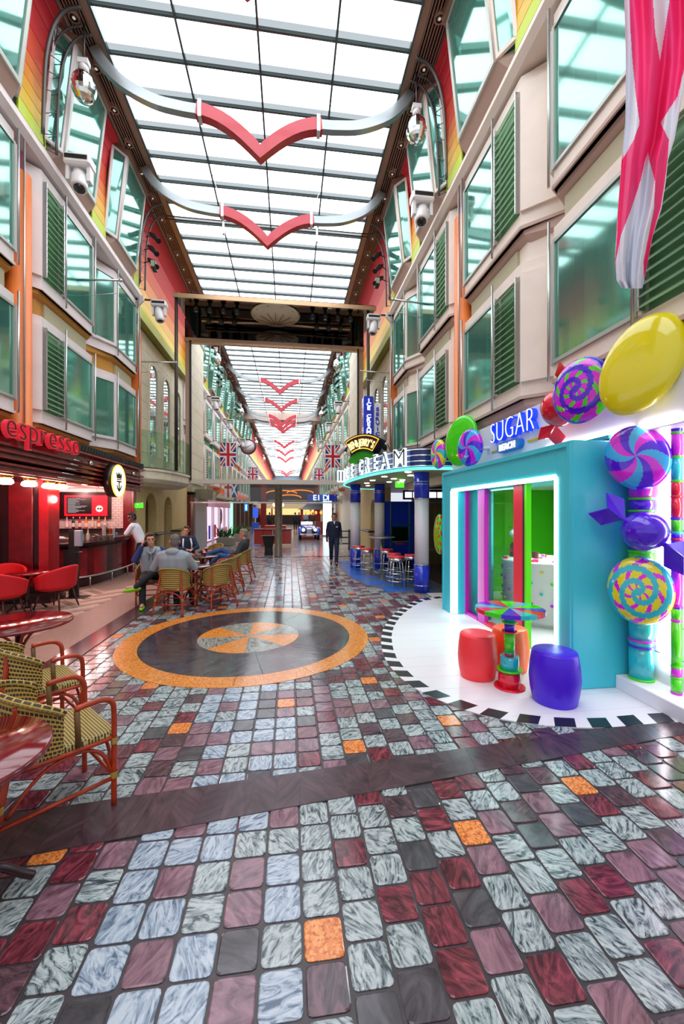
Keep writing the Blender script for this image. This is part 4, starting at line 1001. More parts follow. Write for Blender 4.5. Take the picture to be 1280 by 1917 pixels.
# fill downlights added to brighten the bar and the cafe alcove
for i, (x, y) in enumerate(((-5.6,9.7),(-5.2,11.0),(-5.3,12.2),(-6.4,12.3),(-5.6,6.6),(-5.4,7.9))):
    t = thing('added_bar_downlight', 'round fill downlight added to the espresso bar ceiling, %s' % ['over the left end of the counter', 'over the counter middle', 'over the counter right end', 'over the bottle shelf', 'over the near alcove', 'over the small red table'][i], 'lamp', (x, y, 2.5))
    MB().lathe([(.07,2.505),(.085,2.5),(.085,2.52)], (x,y,0), 14).build('ring', chrome, t) if False else MB().lathe([(.07,2.505),(.085,2.5),(.085,2.52)], (x,y,0), 14, cap=False).build('ring', chrome, t); MB().lathe([(.068,2.512),(.01,2.508)], (x,y,0), 12).build('lens', emat('added_bar_lens', '#ffd0c0', 6.), t)
    lt = bpy.data.lights.new('added_bar_fill_light', 'POINT'); lt.energy = 24 if i < 4 else 9; lt.color = (1, .58, .52) if i < 4 else (1, .3, .3); lt.shadow_soft_size = .07
    lo = bpy.data.objects.new('added_bar_fill_light', lt); COL.objects.link(lo); lo.parent = t; lo.location = (0, 0, -.1)
# ---------------------------------------------------------------- sweet shop on the right
turq = mat('turquoise_paint', '#3fc9da', .4); limeg = mat('lime_wall', '#3cb40a', .5); 
MB().box(3.6, 3.75, 2.0, 8.5, 0, 3.25).build('wall_right_shop', mat('shop_white', '#f4eff2', .45), label='white boarded wall of the sweet shop', cat='wall', kind='structure') if False else None
sw = MB().box(3.62, 3.9, 2.0, 3.72, 0, 3.3).build('wall_right_shop', mat('shop_white', '#f4eff2', .45), label='white boarded wall beside the sweet shop portal', cat='wall', kind='structure')
for i, (z0, z1) in enumerate(((.12,.42),(.43,.72),(.73,1.62),(1.63,2.52),(2.53,2.9),(2.91,3.28))):
    MB().box(3.585, 3.625, 2.0, 3.715, z0, z1).build('wall_board', MATS['shop_white'], sw)
brn = mat('groove_bronze', '#8a7660', .4, .4)
for z in (.425, .725, 1.625): MB().box(3.60, 3.622, 2.0, 3.715, z-.008, z+.008).build('groove', brn, sw)
stp = MB().bbox(3.3, 3.62, 2.4, 3.70, 0, .14, .008).build('step', mat('shop_white', '#f4eff2'), label='white step along the foot of the sweet shop wall', cat='step')
# portal
PX = 2.82; portal = thing('shop_portal', 'turquoise box portal of the sweet shop with glowing inner edge', 'portal', (3.2, 5.4, 0))
YN, YF = 3.70, 7.13; IN, IF = 3.95, 6.72; ZL = 2.17; ZT = 2.53; XB = 3.6
MB().bbox(PX, XB, YN, IN, 0, ZT, .012).build('near_jamb', turq, portal)
MB().bbox(PX, XB, IF, YF, 0, ZT, .012).build('far_jamb', turq, portal)
MB().bbox(PX, XB, IN, IF, ZL, ZT, .012).build('lintel', turq, portal)
b = MB(); e = .03
for (ya, yb, za, zb) in ((YN+.01,YN+.06,0,ZT-.01),(YF-.06,YF-.01,0,ZT-.01),(YN+.06,YF-.06,ZT-.06,ZT-.01)): b.box(PX-.02, PX, ya, yb, za, zb)
b.build('raised_edge', turq, portal)
neon = emat('portal_neon', '#d8fff8', 5.)
for nm, (ya, yb, za, zb) in (('near', (IN-.035,IN+.012,0.02,ZL)), ('top', (IN,IF,ZL-.012,ZL+.03)), ('far', (IF-.012,IF+.03,.02,ZL))):
    MB().box(PX-.012, PX+.1, ya, yb, za, zb).build('neon_strip', neon, portal)
# glazed front
DX = 3.12
fr_ = thing('shop_glazing', 'folding glass shopfront with magenta, red and lime posts', 'glass front', (DX, 5.3, 0))
magm = mat('magenta_paint', '#d81cb8', .35); redp = mat('post_red', '#e8203c', .35); limep = mat('post_lime', '#6ce010', .35)
MB().bbox(DX-.05, DX+.02, 6.02, 6.26, 0, ZL, .008).build('magenta_post', magm, fr_); MB().box(DX-.06, DX+.0, 6.68, 6.715, 0, ZL).build('magenta_edge', magm, fr_)
MB().bbox(DX-.05, DX+.02, 4.98, 5.2, 0, ZL, .01).build('red_post', redp, fr_); MB().box(DX-.05, DX+.02, 4.93, 4.97, 0, ZL).build('black_post', black, fr_); MB().box(DX-.05, DX+.02, 4.885, 4.928, 0, ZL).build('lime_post', limep, fr_)
sg_ = glass('shop_glass', '#a8ece0', .16, .01); sgc = glass('shop_glass_clear', '#e8fbf6', .08, .01)
MB().box(DX, DX+.015, 6.28, 6.68, .03, ZL).build('teal_pane', sg_, fr_); MB().box(DX, DX+.015, 5.2, 6.02, .03, ZL).build('glass_pane', sgc, fr_)
MB().box(DX-.05, DX+.08, 6.28, 6.7, 0, .05).build('magenta_sill', magm, fr_); MB().box(DX-.05, DX+.08, 5.2, 6.02, 0, .05).build('red_sill', redp, fr_)
MB().box(DX+.14, DX+.2, 6.28, 6.6, 0, ZL).build('dark_teal_panel', mat('dark_teal', '#1f6f78', .3), fr_)
# interior
MB().box(3.75, 6.4, 8.55, 8.7, 0, 2.9).build('wall_shop_far', limeg, label='bright green end wall inside the sweet shop', cat='wall', kind='structure')
MB().box(6.3, 6.4, 3.72, 8.55, 0, 2.9).build('wall_shop_back', limeg, label='bright green rear wall inside the sweet shop', cat='wall', kind='structure')
MB().box(3.9, 6.3, 3.72, 3.8, 0, 2.9).build('wall_shop_near', limeg, label='green near end wall inside the sweet shop', cat='wall', kind='structure')
MB().box(3.61, 6.4, 3.72, 8.7, 2.3, 2.4).build('ceiling_shop', whitem, label='white ceiling inside the sweet shop', cat='ceiling', kind='structure')
MB().box(3.0, 6.3, 3.72, 8.55, -.05, .006).build('floor_shop', mat('shop_floor', '#f0ecee', .25), label='white floor inside the sweet shop', cat='floor', kind='structure')
MB().box(3.62, 3.75, 7.14, 8.6, 0, 3.3).build('wall_right_far_shop', mat('shop_white', '#f4eff2'), label='white wall past the far jamb of the sweet shop portal', cat='wall', kind='structure')
cl = thing('added_shop_downlight', 'round white fill light panel added to the sweet shop ceiling', 'lamp', (4.6, 5.6, 2.29))  # added ceiling panel that brightens the shop interior
MB().lathe([(.5,2.3),(.5,2.285),(.47,2.28)], (4.6,5.6,0), 24, cap=False).build('trim_ring', whitem, cl); MB().lathe([(.47,2.283),(.01,2.281)], (4.6,5.6,0), 24).build('diffuser', emat('shop_fill_light', '#ffffff', 26.), cl)
ctr = thing('candy_counter', 'white drum shaped counter studded with coloured gumballs', 'counter', (4.35, 6.25, 0))
MB().lathe([(.70,0),(.70,.06),(.74,.07),(.74,.97),(.76,.98),(.76,1.0),(.73,1.0)], (4.35,6.25,0), 48).build('drum', white, ctr)
gc = ['#e01ad0', '#5a28e0', '#f0c818', '#48d818', '#40d8c8', '#b020d8']
gms = [mat('gumball_%d' % i, c, .25) for i, c in enumerate(gc)]
n = 0
for r in range(5):
    for k in range(9):
        a = PI+PI/2.0*(-.95)+ (k+.5*(r % 2))*PI*1.1/9
        MB().ell((4.35+.75*math.cos(a), 6.25+.75*math.sin(a), .2+.165*r), .024, .024, .024, 8, 6).build('gumball', gms[(n*5+r*2) % 6], ctr); n += 1
rr = random.Random(4)
for i in range(26):
    a = rr.random()*2*PI; q = .15+.5*rr.random()**.6; x, y = 4.35+q*math.cos(a)-.1, 6.25+q*math.sin(a)*1-.1; cn_ = rr.choice(['pink','blue','yellow','red','violet','white','orange']); c = dict(pink='#e83090',blue='#40a0f0',yellow='#f0d030',red='#e84030',violet='#a050e0',white='#f4f4f4',orange='#f08030')[cn_]
    s_ = .05+.03*rr.random(); ag = rr.random()*PI
    q4 = [(x+s_*math.cos(ag+k*PI/2), y+s_*math.sin(ag+k*PI/2)) for k in range(4)]
    o = thing('sweet_packet', 'small %s sweet packet lying on the gumball counter' % cn_, 'sweets', (x, y, 1.0), group='%s sweet packets on the gumball counter' % cn_)
    MB().prism(q4, 1.0, 1.02+.03*rr.random()).build('packet', mat('packet_'+c, c, .4), o)
    MB().prism([vl(q4[0], q4[1], .3), vl(q4[0], q4[1], .45), vl(q4[3], q4[2], .45), vl(q4[3], q4[2], .3)], 1.0, 1.052).build('packet_band', whitem, o)
jr_ = thing('candy_jar', 'dark jar with pink and white flower lollies on the counter', 'jar', (4.02, 6.72, 1.0))
MB().lathe([(.09,1.0),(.1,1.02),(.1,1.22),(.07,1.26)], (4.02,6.72,0), 16).build('jar_body', mat('jar_dark', '#2a2430', .2), jr_); MB().lathe([(.102,1.08),(.102,1.16)], (4.02,6.72,0), 16, cap=False).build('jar_band', mat('jar_red', '#c02030', .4), jr_)
for i, (dx, dy, z) in enumerate(((-.05,0,1.42),(.05,.03,1.40),(0,-.04,1.34),(.02,.05,1.47))):
    MB().ell((4.02+dx,6.72+dy,z), .065, .065, .065, 10, 8).build('flower_lolly', mat('lolly_pink' if i % 2 else 'lolly_white', '#f0a0c8' if i % 2 else '#f6e8ee', .4), jr_); MB().tube([(4.02,6.72,1.25),(4.02+dx,6.72+dy,z)], .006, 5).build('lolly_stick', whitem, jr_)
cup(4.05, 6.2, 1.0, .06, .13, mat('chocolate', '#4a2010', .3), 'chocolate_tub', 'brown tub of sweets on the gumball counter')
# sign board over the portal
sb = thing('shop_sign', 'white shop sign board reading SUGAR BEACH with blue edged letters', 'sign', (3.3, 5.6, 2.6))
bdm = mat('sign_board', '#e8ecfa', .4)
MB().bbox(3.30, 3.60, 2.2, 7.85, 2.56, 3.24, .006).build('board', bdm, sb)
MB().box(3.27, 3.3, 3.75, 7.2, 2.56, 2.60).build('lower_rail', turq, sb)
sw_ = emat('sign_letter_white', '#ffffff', 1.0); sblue = mat('sign_letter_blue', '#1e48f0', .35, emit=.35, ecol='#1e48f0')
y = 6.1
for ch in 'SUGAR':
    tb = text_mb(ch, .46, .07, 0, -.006); x0, x1 = extent(tb, 0); k = .78
    for i, v in enumerate(tb.v): tb.v[i] = ((v[0]-x0)*k, v[1], v[2])
    tb.xf(basis((3.255, y, 2.90), (0,-1,0), (0,0,1))); lo = tb.build('letter', sblue, sb)
    rb = text_mb(ch, .46, .008, 0, -.013)
    for i, v in enumerate(rb.v): rb.v[i] = ((v[0]-x0)*k, v[1], v[2])
    rb.xf(basis((3.214, y, 2.90), (0,-1,0), (0,0,1))); rb.build('letter_face', sw_, lo); y -= (x1-x0)*k+.055
pillm = mat('pill_blue', '#1c7fd8', .5)
pp = [(5.58-.21+.075*math.cos(a), 2.785+.075*math.sin(a)) for a in [PI/2+PI*i/8 for i in range(9)]][::1]
pp = [(5.37-.075*math.sin(PI*i/8), 2.785+.075*math.cos(PI*i/8)) for i in range(9)]+[(5.83+.075*math.sin(PI*i/8), 2.785-.075*math.cos(PI*i/8)) for i in range(9)]
MB().prism_x(pp, 3.22, 3.3).build('pill', pillm, sb)
tb = text_mb('BEACH', .135, .02, 0, .004, 1.05); x0, x1 = extent(tb, 0); tb.xf(basis((3.21, 5.83, 2.738), (0,-1,0), (0,0,1))); tb.build('beach_letters', emat('beach_white', '#ffffff', .72), sb)
for ya, yb in ((6.0,6.22),(4.95,5.2)): MB().box(3.285, 3.3, ya, yb, 2.77, 2.795).build('yellow_dash', mat('sign_yellow', '#e0c020', .4), sb)
# candy sculptures
def disc(c, n, rx, rz, th, fn, mats, tilt=0., nr=26, na=120):
    """lens-shaped disc; fn(rho, theta) -> material index"""
    n = Vector(n).normalized(); up = Vector((0,0,1)); ux = up.cross(n).normalized(); uy = n.cross(ux)
    if tilt: R_ = Matrix.Rotation(tilt, 3, n); ux = R_ @ ux; uy = R_ @ uy
    b = MB(); c = Vector(c)
    for sd in (1, -1):
        prev = None
        for i in range(nr+1):
            rho = i/nr; h = th*math.sqrt(max(0, 1-rho**2.6)); ring = []
            for j in range(na):
                a = 2*PI*j/na; p = c+ux*(rx*rho*math.cos(a))+uy*(rz*rho*math.sin(a))+n*(h*sd); b.v.append(tuple(p)); ring.append(len(b.v)-1)
            if prev:
                for j in range(na):
                    k = (j+1) % na; f = [prev[j], prev[k], ring[k], ring[j]]
                    b.f.append(f if sd < 0 else f[::-1]); b.m.append(fn((i-.5)/nr, 2*PI*(j+.5)/na)); b.s.append(True)
            prev = ring
    return b
def pinwheel(rho, a): return int((a/(2*PI)*12+rho*1.1*1.6) % 12) % 3
def spiral(rho, a):
    s_ = (rho*2.6-a/(2*PI)*2) % 1
    if rho < .1 or s_ < .45: return 0
    return 1 if ((a/(2*PI)*6+rho*2) % 1) < .32 else 2
cy = [mat('candy_'+k, v, .15, coat=.6) for k, v in (('sky','#38b0f0'),('violet','#5a18e0'),('magenta','#e020e0'),('teal','#28c0d0'),('yellow','#f0e018'),('lime','#48e008'),('red','#e81838'),('purple','#5018d8'))]
sky_, vio, mag, tea, yel, lim, redc, pur = cy
def candy(name, lab, c): return thing(name, lab, 'candy sculpture', c, group='giant candy sculptures')
def lolly(lab, c, n, rx, rz, th, fn, mats, tilt=0, stick=None):
    t = candy('giant_lollipop', lab, c); disc(c, n, rx, rz, th, fn, mats, tilt).build('swirl_disc', mats, t)
    MB().tube([tuple(Vector(c)-Vector(n).normalized()*th*.8), (3.32 if c[2] > 2.55 else 3.6, c[1]-(Vector(n).normalized().y)*.1, c[2])], .03, 8).build('wall_fixing', whitem, t)
lolly('huge glossy yellow candy disc over the shop wall', (3.13,3.22,3.12), (-.80,-.6,.05), .305, .455, .12, lambda r, a: 0, [yel], -.38)
lolly('purple, magenta and green spiral lollipop beside the red candy', (3.0,3.80,3.06), (-.93,-.36,0), .31, .34, .11, spiral, [pur, lim, mag], 0)
lolly('blue, violet and magenta pinwheel lollipop below the yellow disc', (3.28,3.42,2.32), (-.75,-.65,.05), .255, .315, .11, pinwheel, [sky_, vio, mag], .3)
lolly('teal, yellow and magenta spiral lollipop low on the candy pole', (3.27,3.38,1.06), (-.75,-.65,.05), .26, .32, .12, spiral, [tea, mag, yel], 0)
lolly('glossy lime green candy disc over the far end of the portal', (3.1,6.96,3.1), (-.9,-.44,0), .36, .46, .1, lambda r, a: 0, [lim], -.25)
lolly('yellow, teal and magenta pinwheel lollipop at the far end of the sign', (2.88,7.5,2.93), (-.9,-.44,0), .19, .29, .09, pinwheel, [yel, tea, mag], 0)
lolly('blue and violet pinwheel lollipop in front of the lime disc', (2.95,6.28,2.86), (-.9,-.44,0), .25, .31, .09, pinwheel, [sky_, vio, mag], 0)
lolly('red and green spotted candy ball past the far jamb', (3.08,7.97,1.34), (-.9,-.44,0), .13, .42, .1, lambda r, a: 0 if math.sin(a*9+r*5)*math.sin(r*14) > .1 else 1, [redc, lim], 0)
def wrapped(lab, c, r, m, d1, d2, size):
    t = candy('wrapped_candy', lab, c); MB().ell(c, r, r, r, 24, 16).build('sweet', m, t)
    for d in (d1, d2):
        d = Vector(d).normalized(); s_ = d.cross(Vector((-.7,-.7,.1))).normalized(); f = d.cross(s_).normalized(); c0 = Vector(c)+d*r*.92
        b = MB(); T = size
        for k in (-1, 1):
            b.slab([tuple(c0-s_*.02*k), tuple(c0+d*T*.55+s_*k*T*.62+f*.04), tuple(c0+d*T*1.15+s_*k*T*.5), tuple(c0+d*T*.75-f*.05)], .02)
        b.build('wrapper_tail', m, t)
    MB().tube([c, (3.6 if c[2] < 2.5 else 3.31, c[1], c[2])], .02, 6).build('wall_fixing', whitem, t)
wrapped('red wrapped candy with pointed tails beside the shop sign', (3.08,4.22,3.0), .22, redc, (.1,.62,-.75), (-.1,-.45,.85), .24)
wrapped('purple wrapped candy with folded tails on the candy pole', (3.27,3.33,1.62), .185, pur, (-.55,.55,.55), (.55,-.55,-.6), .25)
# candy poles
def pole(lab, x, y, r, z0, segs):
    t = candy('candy_pole', lab, (x, y, z0)); z = z0
    for i, (h, c, rc) in enumerate(segs):
        MB().lathe([(r,z),(r,z+h)], (x,y,0), 24).build('pole_segment', c, t)
        MB().lathe([(r,z+h-.012),(r*1.07,z+h-.008),(r*1.07,z+h+.008),(r,z+h+.012)], (x,y,0), 24).build('pole_ring', rc, t); z += h
pole('thick candy pole of turquoise, pink and green tubes', 3.47, 3.57, .105, .14, [(.01,tea,lim),(.32,tea,pur),(.06,tea,mag),(.24,tea,lim),(.5,tea,redc),(.14,lim,lim),(.4,vio,lim),(.12,vio,lim),(.3,mag,lim),(.55,mag,yel),(.25,lim,lim),(.2,lim,yel)])
pole('thin candy pole of green, pink, violet and red tubes', 3.5, 3.23, .042, .14, [(.01,lim,mag),(.14,lim,lim),(.1,mag,lim),(.42,lim,mag),(.12,lim,vio),(.35,mag,tea),(.27,vio,redc),(.06,vio,tea),(.13,lim,vio),(.2,redc,redc),(.14,redc,lim),(.22,tea,lim),(.22,mag,lim),(.1,vio,tea),(.2,vio,redc),(.24,tea,vio),(.3,redc,lim),(.18,lim,redc),(.22,lim,vio),(.2,lim,tea)])
# LED bands that light the wall behind the candies
t = thing('wall_led_band', 'white LED band on the wall behind the candy poles', 'light band', (3.58, 3.4, .2))
for y in (3.42, 3.08): MB().box(3.545, 3.583, y-.012, y+.012, .3, 3.1).build('led_strip', emat('led_white', '#fff4fb', 10.), t)
t = thing('sign_led_band', 'pinkish LED band under the shop sign board', 'light band', (3.25, 5.5, 2.55))
MB().box(3.27, 3.295, 3.0, 4.8, 2.605, 2.62).build('led_strip', MATS['led_white'], t)
fp = thing('framed_notice', 'small framed notice on the shop wall', 'frame', (3.58, 2.95, 2.3))
MB().box(3.56, 3.584, 2.8, 3.04, 2.2, 2.5).build('frame', mat('frame_brown', '#5a3a30', .4), fp); MB().box(3.555, 3.562, 2.82, 3.02, 2.22, 2.48).build('notice', whitem, fp)
# candy table and drum stools
ct = thing('candy_table', 'round table with wedge coloured top and stacked candy leg', 'table', (2.24, 3.86, 0))
wc = [tea, lim, redc, pur, tea, redc, lim, pur, tea, redc, pur, lim]
for i in range(12):
    a0 = i*PI/6+.3; P = [(2.24,3.86)]+[(2.24+.335*math.cos(a0+PI/6*k/4), 3.86+.335*math.sin(a0+PI/6*k/4)) for k in range(5)]
    MB().prism(P, .775, .815).build('top_wedge', wc[i], ct)
z = .0
for r0, r1, h, c in ((.155,.15,.02,redc),(.115,.105,.16,redc),(.125,.125,.014,lim),(.095,.09,.13,tea),(.05,.05,.03,redc),(.055,.055,.014,tea),(.052,.052,.2,lim),(.075,.075,.014,redc),(.052,.052,.08,vio),(.075,.075,.014,lim),(.052,.052,.11,tea)):
    MB().lathe([(r0,z),(r1,z+h)], (2.24,3.86,0), 24).build('leg_segment', c, ct); z += h
def drum(lab, x, y, m, h=.47, r=.2):
    t = thing('drum_stool', lab, 'stool', (x, y, 0), group='drum stools of the candy table')
    MB().lathe([(r*.86,0),(r*.9,.01),(r*1.0,h*.25),(r*1.05,h*.5),(r*1.0,h*.78),(r*.93,h*.97),(r*.9,h)], (x,y,0), 36).build('body', m, t)
    MB().lathe([(r*.9,h-.002),(r*.86,h+.006),(r*.02,h-.004)], (x,y,0), 36).build('seat_dish', m, t)
drum('purple drum stool at the front of the candy table', 2.50, 3.52, mat('stool_purple', '#4a14e0', .35), .48, .215)
drum('coral red drum stool left of the candy table', 2.04, 4.16, mat('stool_red', '#ff3a44', .4))
drum('orange red drum stool behind the candy table', 2.5, 4.3, mat('stool_orange', '#ff6430', .4))
# ---------------------------------------------------------------- ice cream parlour, right
bjblue = mat('parlour_blue', '#1c38d0', .25, coat=.4); navy = mat('navy_gloss', '#0a1240', .25)
pw_ = mat('pillar_white', '#eceaf2', .3)
for i, (x, y) in enumerate(((2.95,8.72),(2.12,12.85),(2.86,12.6))):
    t = thing('parlour_pillar', 'round white pillar with blue foot and head under the canopy, %s' % ['nearest, beside the sweet shop', 'farthest, at the canopy edge', 'behind the tall table'][i], 'pillar', (x, y, 0), group='parlour pillars')
    r = .16
    MB().lathe([(r+.012,0),(r+.012,.62)], (x,y,0), 20).build('blue_foot', bjblue, t); MB().lathe([(r,.62),(r,2.1)], (x,y,0), 20).build('shaft', pw_, t); MB().lathe([(r+.01,2.1),(r+.01,2.69)], (x,y,0), 20).build('blue_head', bjblue, t)
    for z in (.16, .62, 2.1, 2.42, 2.48): MB().lathe([(r+.012,z-.008),(r+.02,z),(r+.012,z+.008)], (x,y,0), 20).build('silver_band', chrome, t)
rim = smooth_path([(3.6,7.98),(3.0,7.98),(2.6,8.1),(2.27,8.6),(1.98,9.6),(1.82,10.9),(1.76,12.2),(1.84,13.3),(2.2,14.3),(2.7,15.0),(3.6,15.3)], 8)
can = thing('parlour_canopy', 'rounded blue canopy with neon edge over the ice cream parlour', 'canopy', (2.8, 11.3, 2.7))
MB().prism(rim, 2.69, 2.74).build('soffit', mat('canopy_soffit', '#cfcf9c', .5), can)
MB().prism(poff(rim, .0), 2.74, 3.12).build('fascia_band', mat('canopy_navy', '#142a7a', .2, coat=.4), can)
for z in (2.76, 2.86, 2.98, 3.10): MB().tube([(x,y,z) for x, y in poff(rim, -.012)], .014, 6).build('chrome_stripe', chrome, can)
MB().prism(poff(rim, .1), 3.12, 3.16).build('roof', mat('canopy_roof', '#3a4a5a', .5), can)
sgn = 1 if Vector(poff(rim, .1)[30]).x < rim[30][0] else -1
MB().tube([(x,y,2.70) for x, y in poff(rim, sgn*.03)], .028, 8).build('neon_edge', emat('canopy_neon', '#5ff0e8', 1.6), can)
for i, (x, y) in enumerate([(2.6,8.6),(2.9,9.4),(2.35,9.8),(2.75,10.4),(2.3,11.0),(2.9,11.5),(2.35,12.1),(3.1,10.8),(2.6,13.2)]):
    l = MB().lathe([(.07,2.69),(.075,2.68),(.06,2.675)], (x,y,0), 12).build('downlight', emat('canopy_light', '#fff0d8', 9.), can)
def rimpx(px):
    best = None
    for i in range(len(rim)-1):
        for t in (0, .25, .5, .75):
            p = vl(rim[i], rim[i+1], t); dep = p[0]*sn+p[1]*cs; x = 640+750*(p[0]*cs-p[1]*sn)/dep
            if p[1] < 12.3 and (best is None or abs(x-px) < best[0]): best = (abs(x-px), p, (rim[i][0]-rim[i+1][0], rim[i][1]-rim[i+1][1]))
    return best[1], best[2]
ics = thing('ice_cream_letters', 'neon outlined letters ICE CREAM on the parlour canopy', 'sign', (2.1, 10, 2.9))
nwh = emat('neon_white', '#e8fbff', 1.25); face = mat('letter_teal', '#16506e', .3); lblk = mat('letter_unlit', '#16161a', .4)
s0 = None
lets = [('I',645.5),('C',653),('E',663),('C',679),('R',692),('E',707),('A',724),('M',752)]
for ch, px in lets:
    p, d = rimpx(px); ux = Vector((d[0], d[1], 0)).normalized(); nrm = ux.cross(Vector((0,0,1)))
    A = text_mb(ch, .54, .05, 0, .010); B = text_mb(ch, .54, .008, 0, -.010); x0, x1 = extent(A); cxx = (x0+x1)/2
    kx = {'M': 1.0, 'I': .8, 'A': .95}.get(ch, .85)
    for q in (A, B): q.v = [((v[0]-cxx)*kx, v[1], v[2]) for v in q.v]
    o = Vector((p[0], p[1], 2.77))+nrm*.06
    A.xf(basis(o, ux, (0,0,1))); lo = A.build('letter', nwh, ics); B.xf(basis(o+nrm*.03, ux, (0,0,1))); B.build('letter_face', lblk if ch == 'M' else face, lo)
ep = thing('canopy_end_panel', 'white lit letter panel at the far tip of the canopy', 'sign', (1.7, 12.9, 2.74))
MB().bbox(1.52, 1.76, 12.75, 12.85, 2.76, 3.14).build('lit_box', emat('end_panel', '#dff4f8', 1.6), ep)
MB().box(1.56, 1.6, 12.742, 12.752, 2.8, 3.1).box(1.66, 1.7, 12.742, 12.752, 2.8, 3.1).build('panel_bars', face, ep)
# arched brand sign on the canopy
ar = thing('arched_sign', "arched black sign with gold letters BEN & JERRY'S on the canopy", 'sign', (2.1, 11.0, 3.16))
Fw = Vector((-.62,-.78,0)).normalized(); ux = Vector((0,0,1)).cross(Fw)*1; ux = Vector((.78,-.62,0)).normalized()
C0 = Vector((1.98,10.9,2.98)); AK = .86
def arcp(r, a): return C0+ux*(AK*r*math.sin(a))+Vector((0,0,AK*r*math.cos(a)))
def arcband(r0, r1, a0, a1, t0, t1, n=16):
    b = MB(); R = []
    for i in range(n+1):
        a = lerp(a0, a1, i/n); R.append([tuple(arcp(r0,a)+Fw*t0), tuple(arcp(r1,a)+Fw*t0), tuple(arcp(r1,a)+Fw*t1), tuple(arcp(r0,a)+Fw*t1)])
    return b.rings(R)
arcband(.62, 1.14, -.62, .62, -.38, .0).build('sign_box', mat('sign_navy', '#0e1226', .3), ar)
arcband(.66, 1.10, -.59, .59, 0, .012).build('gold_border', emat('sign_gold', '#ffb43a', 1.4), ar)
arcband(.69, 1.07, -.57, .57, .01, .02).build('sign_face', mat('sign_brown', '#3a1410', .4), ar)
arcband(.30, .62, -1.1, 1.1, -.3, -.05).build('grass_mound', mat('grass_green', '#2f9a1c', .8, bump=.8, nscale=40), ar)
txt = "BEN&JERRY'S"; 
for i, ch in enumerate(txt):
    a = -.50+1.0*i/(len(txt)-1); B = text_mb(ch, .2, .02, 0, .004); x0, x1 = extent(B); B.v = [((v[0]-(x0+x1)/2)*.74, v[1]*1.4, v[2]) for v in B.v]
    rad = (ux*math.sin(a)+Vector((0,0,math.cos(a)))); tan = ux*math.cos(a)-Vector((0,0,math.sin(a)))
    B.xf(basis(arcp(.745, a)+Fw*.035, tan, rad)); B.build('gold_letter', emat('letter_gold', '#ffe08a', 1.7), ar)
# vertical sign
vs = thing('vertical_sign', 'tall blue and white sign reading ICE CREAM SERVICE above the canopy', 'sign', (2.6, 12.7, 3.16))
MB().bbox(2.34, 2.66, 12.55, 12.9, 3.16, 5.5, .02).build('blue_box', bjblue, vs)
MB().bbox(2.68, 2.93, 12.62, 12.82, 3.16, 5.3, .02).build('white_panel', white, vs)
for w_, xx, z0, z1, m, yy in (('ICE CREAM', 2.5, 5.3, 4.3, nwh, 12.535), ('SERVICE', 2.8, 5.05, 4.1, bjblue, 12.605)):
    for i, ch in enumerate(w_):
        if ch == ' ': continue
        B = text_mb(ch, .26, .02, 0, .006); x0, x1 = extent(B); B.v = [((v[0]-(x0+x1)/2)*.85, v[1]*.6, v[2]) for v in B.v]
        B.xf(basis((xx, yy, lerp(z0, z1, i/(len(w_)-1))), (1,0,0), (0,0,1))); B.build('letter', m, vs)
# cow figure (black and white) behind the arched sign
def cowmat():
    m = bpy.data.materials.new('cow_hide'); m.use_nodes = True; nt = m.node_tree; b = nt.nodes['Principled BSDF']; b.inputs['Roughness'].default_value = .4
    tc = nt.nodes.new('ShaderNodeTexCoord'); n = nt.nodes.new('ShaderNodeTexNoise'); n.inputs['Scale'].default_value = 2.6; n.inputs['Detail'].default_value = 0
    r = nt.nodes.new('ShaderNodeValToRGB'); r.color_ramp.interpolation = 'CONSTANT'; r.color_ramp.elements[0].color = lin('#15171a'); r.color_ramp.elements[1].position = .5; r.color_ramp.elements[1].color = lin('#e8e8e4')
    nt.links.new(tc.outputs['Object'], n.inputs['Vector']); nt.links.new(n.outputs['Fac'], r.inputs[0]); nt.links.new(r.outputs[0], b.inputs['Base Color']); return m
def remesh(o, vox, it=6):
    m = o.modifiers.new('fuse', 'REMESH'); m.mode = 'VOXEL'; m.voxel_size = vox; m.use_smooth_shade = True
    if it: s = o.modifiers.new('smooth', 'SMOOTH'); s.iterations = it; s.factor = .5
    return o
def capsule(b, pts, rr, n=12):
    """tapered limb with round ends through pts"""
    P = [Vector(p) for p in pts]; d0 = (P[0]-P[1]).normalized(); d1 = (P[-1]-P[-2]).normalized()
    path = [P[0]+d0*rr[0]*.95, P[0]+d0*rr[0]*.7]+P+[P[-1]+d1*rr[-1]*.7, P[-1]+d1*rr[-1]*.95]; R = [rr[0]*.3, rr[0]*.72]+list(rr)+[rr[-1]*.72, rr[-1]*.3]
    b.tube([tuple(p) for p in path], R, n)
cow = thing('cow_figure', 'black and white cow figure standing behind the arched sign', 'cow figure', (2.25, 11.8, 3.16))
b = MB()
capsule(b, [(2.78,10.1,3.62),(2.6,10.4,3.64),(2.3,10.9,3.62),(2.15,11.15,3.66)], [.22,.25,.24,.18])
capsule(b, [(2.15,11.15,3.72),(1.98,11.45,3.84)], [.15,.11])
capsule(b, [(1.98,11.42,3.86),(1.86,11.52,3.78),(1.78,11.58,3.68)], [.1,.085,.06])
for dx in (-.1, .1):
    capsule(b, [(2.72+dx*.8,10.15+dx*.6,3.5),(2.75+dx*.8,10.12+dx*.6,3.4),(2.76+dx*.8,10.1+dx*.6,3.2)], [.1,.06,.045]); capsule(b, [(2.2+dx*.8,11.05+dx*.6,3.5),(2.18+dx*.8,11.1+dx*.6,3.36),(2.18+dx*.8,11.1+dx*.6,3.2)], [.09,.055,.045])
    capsule(b, [(1.98+dx*.6,11.42+dx*.5,3.95),(1.98+dx*1.4,11.42+dx*1.1,3.97)], [.03,.02])
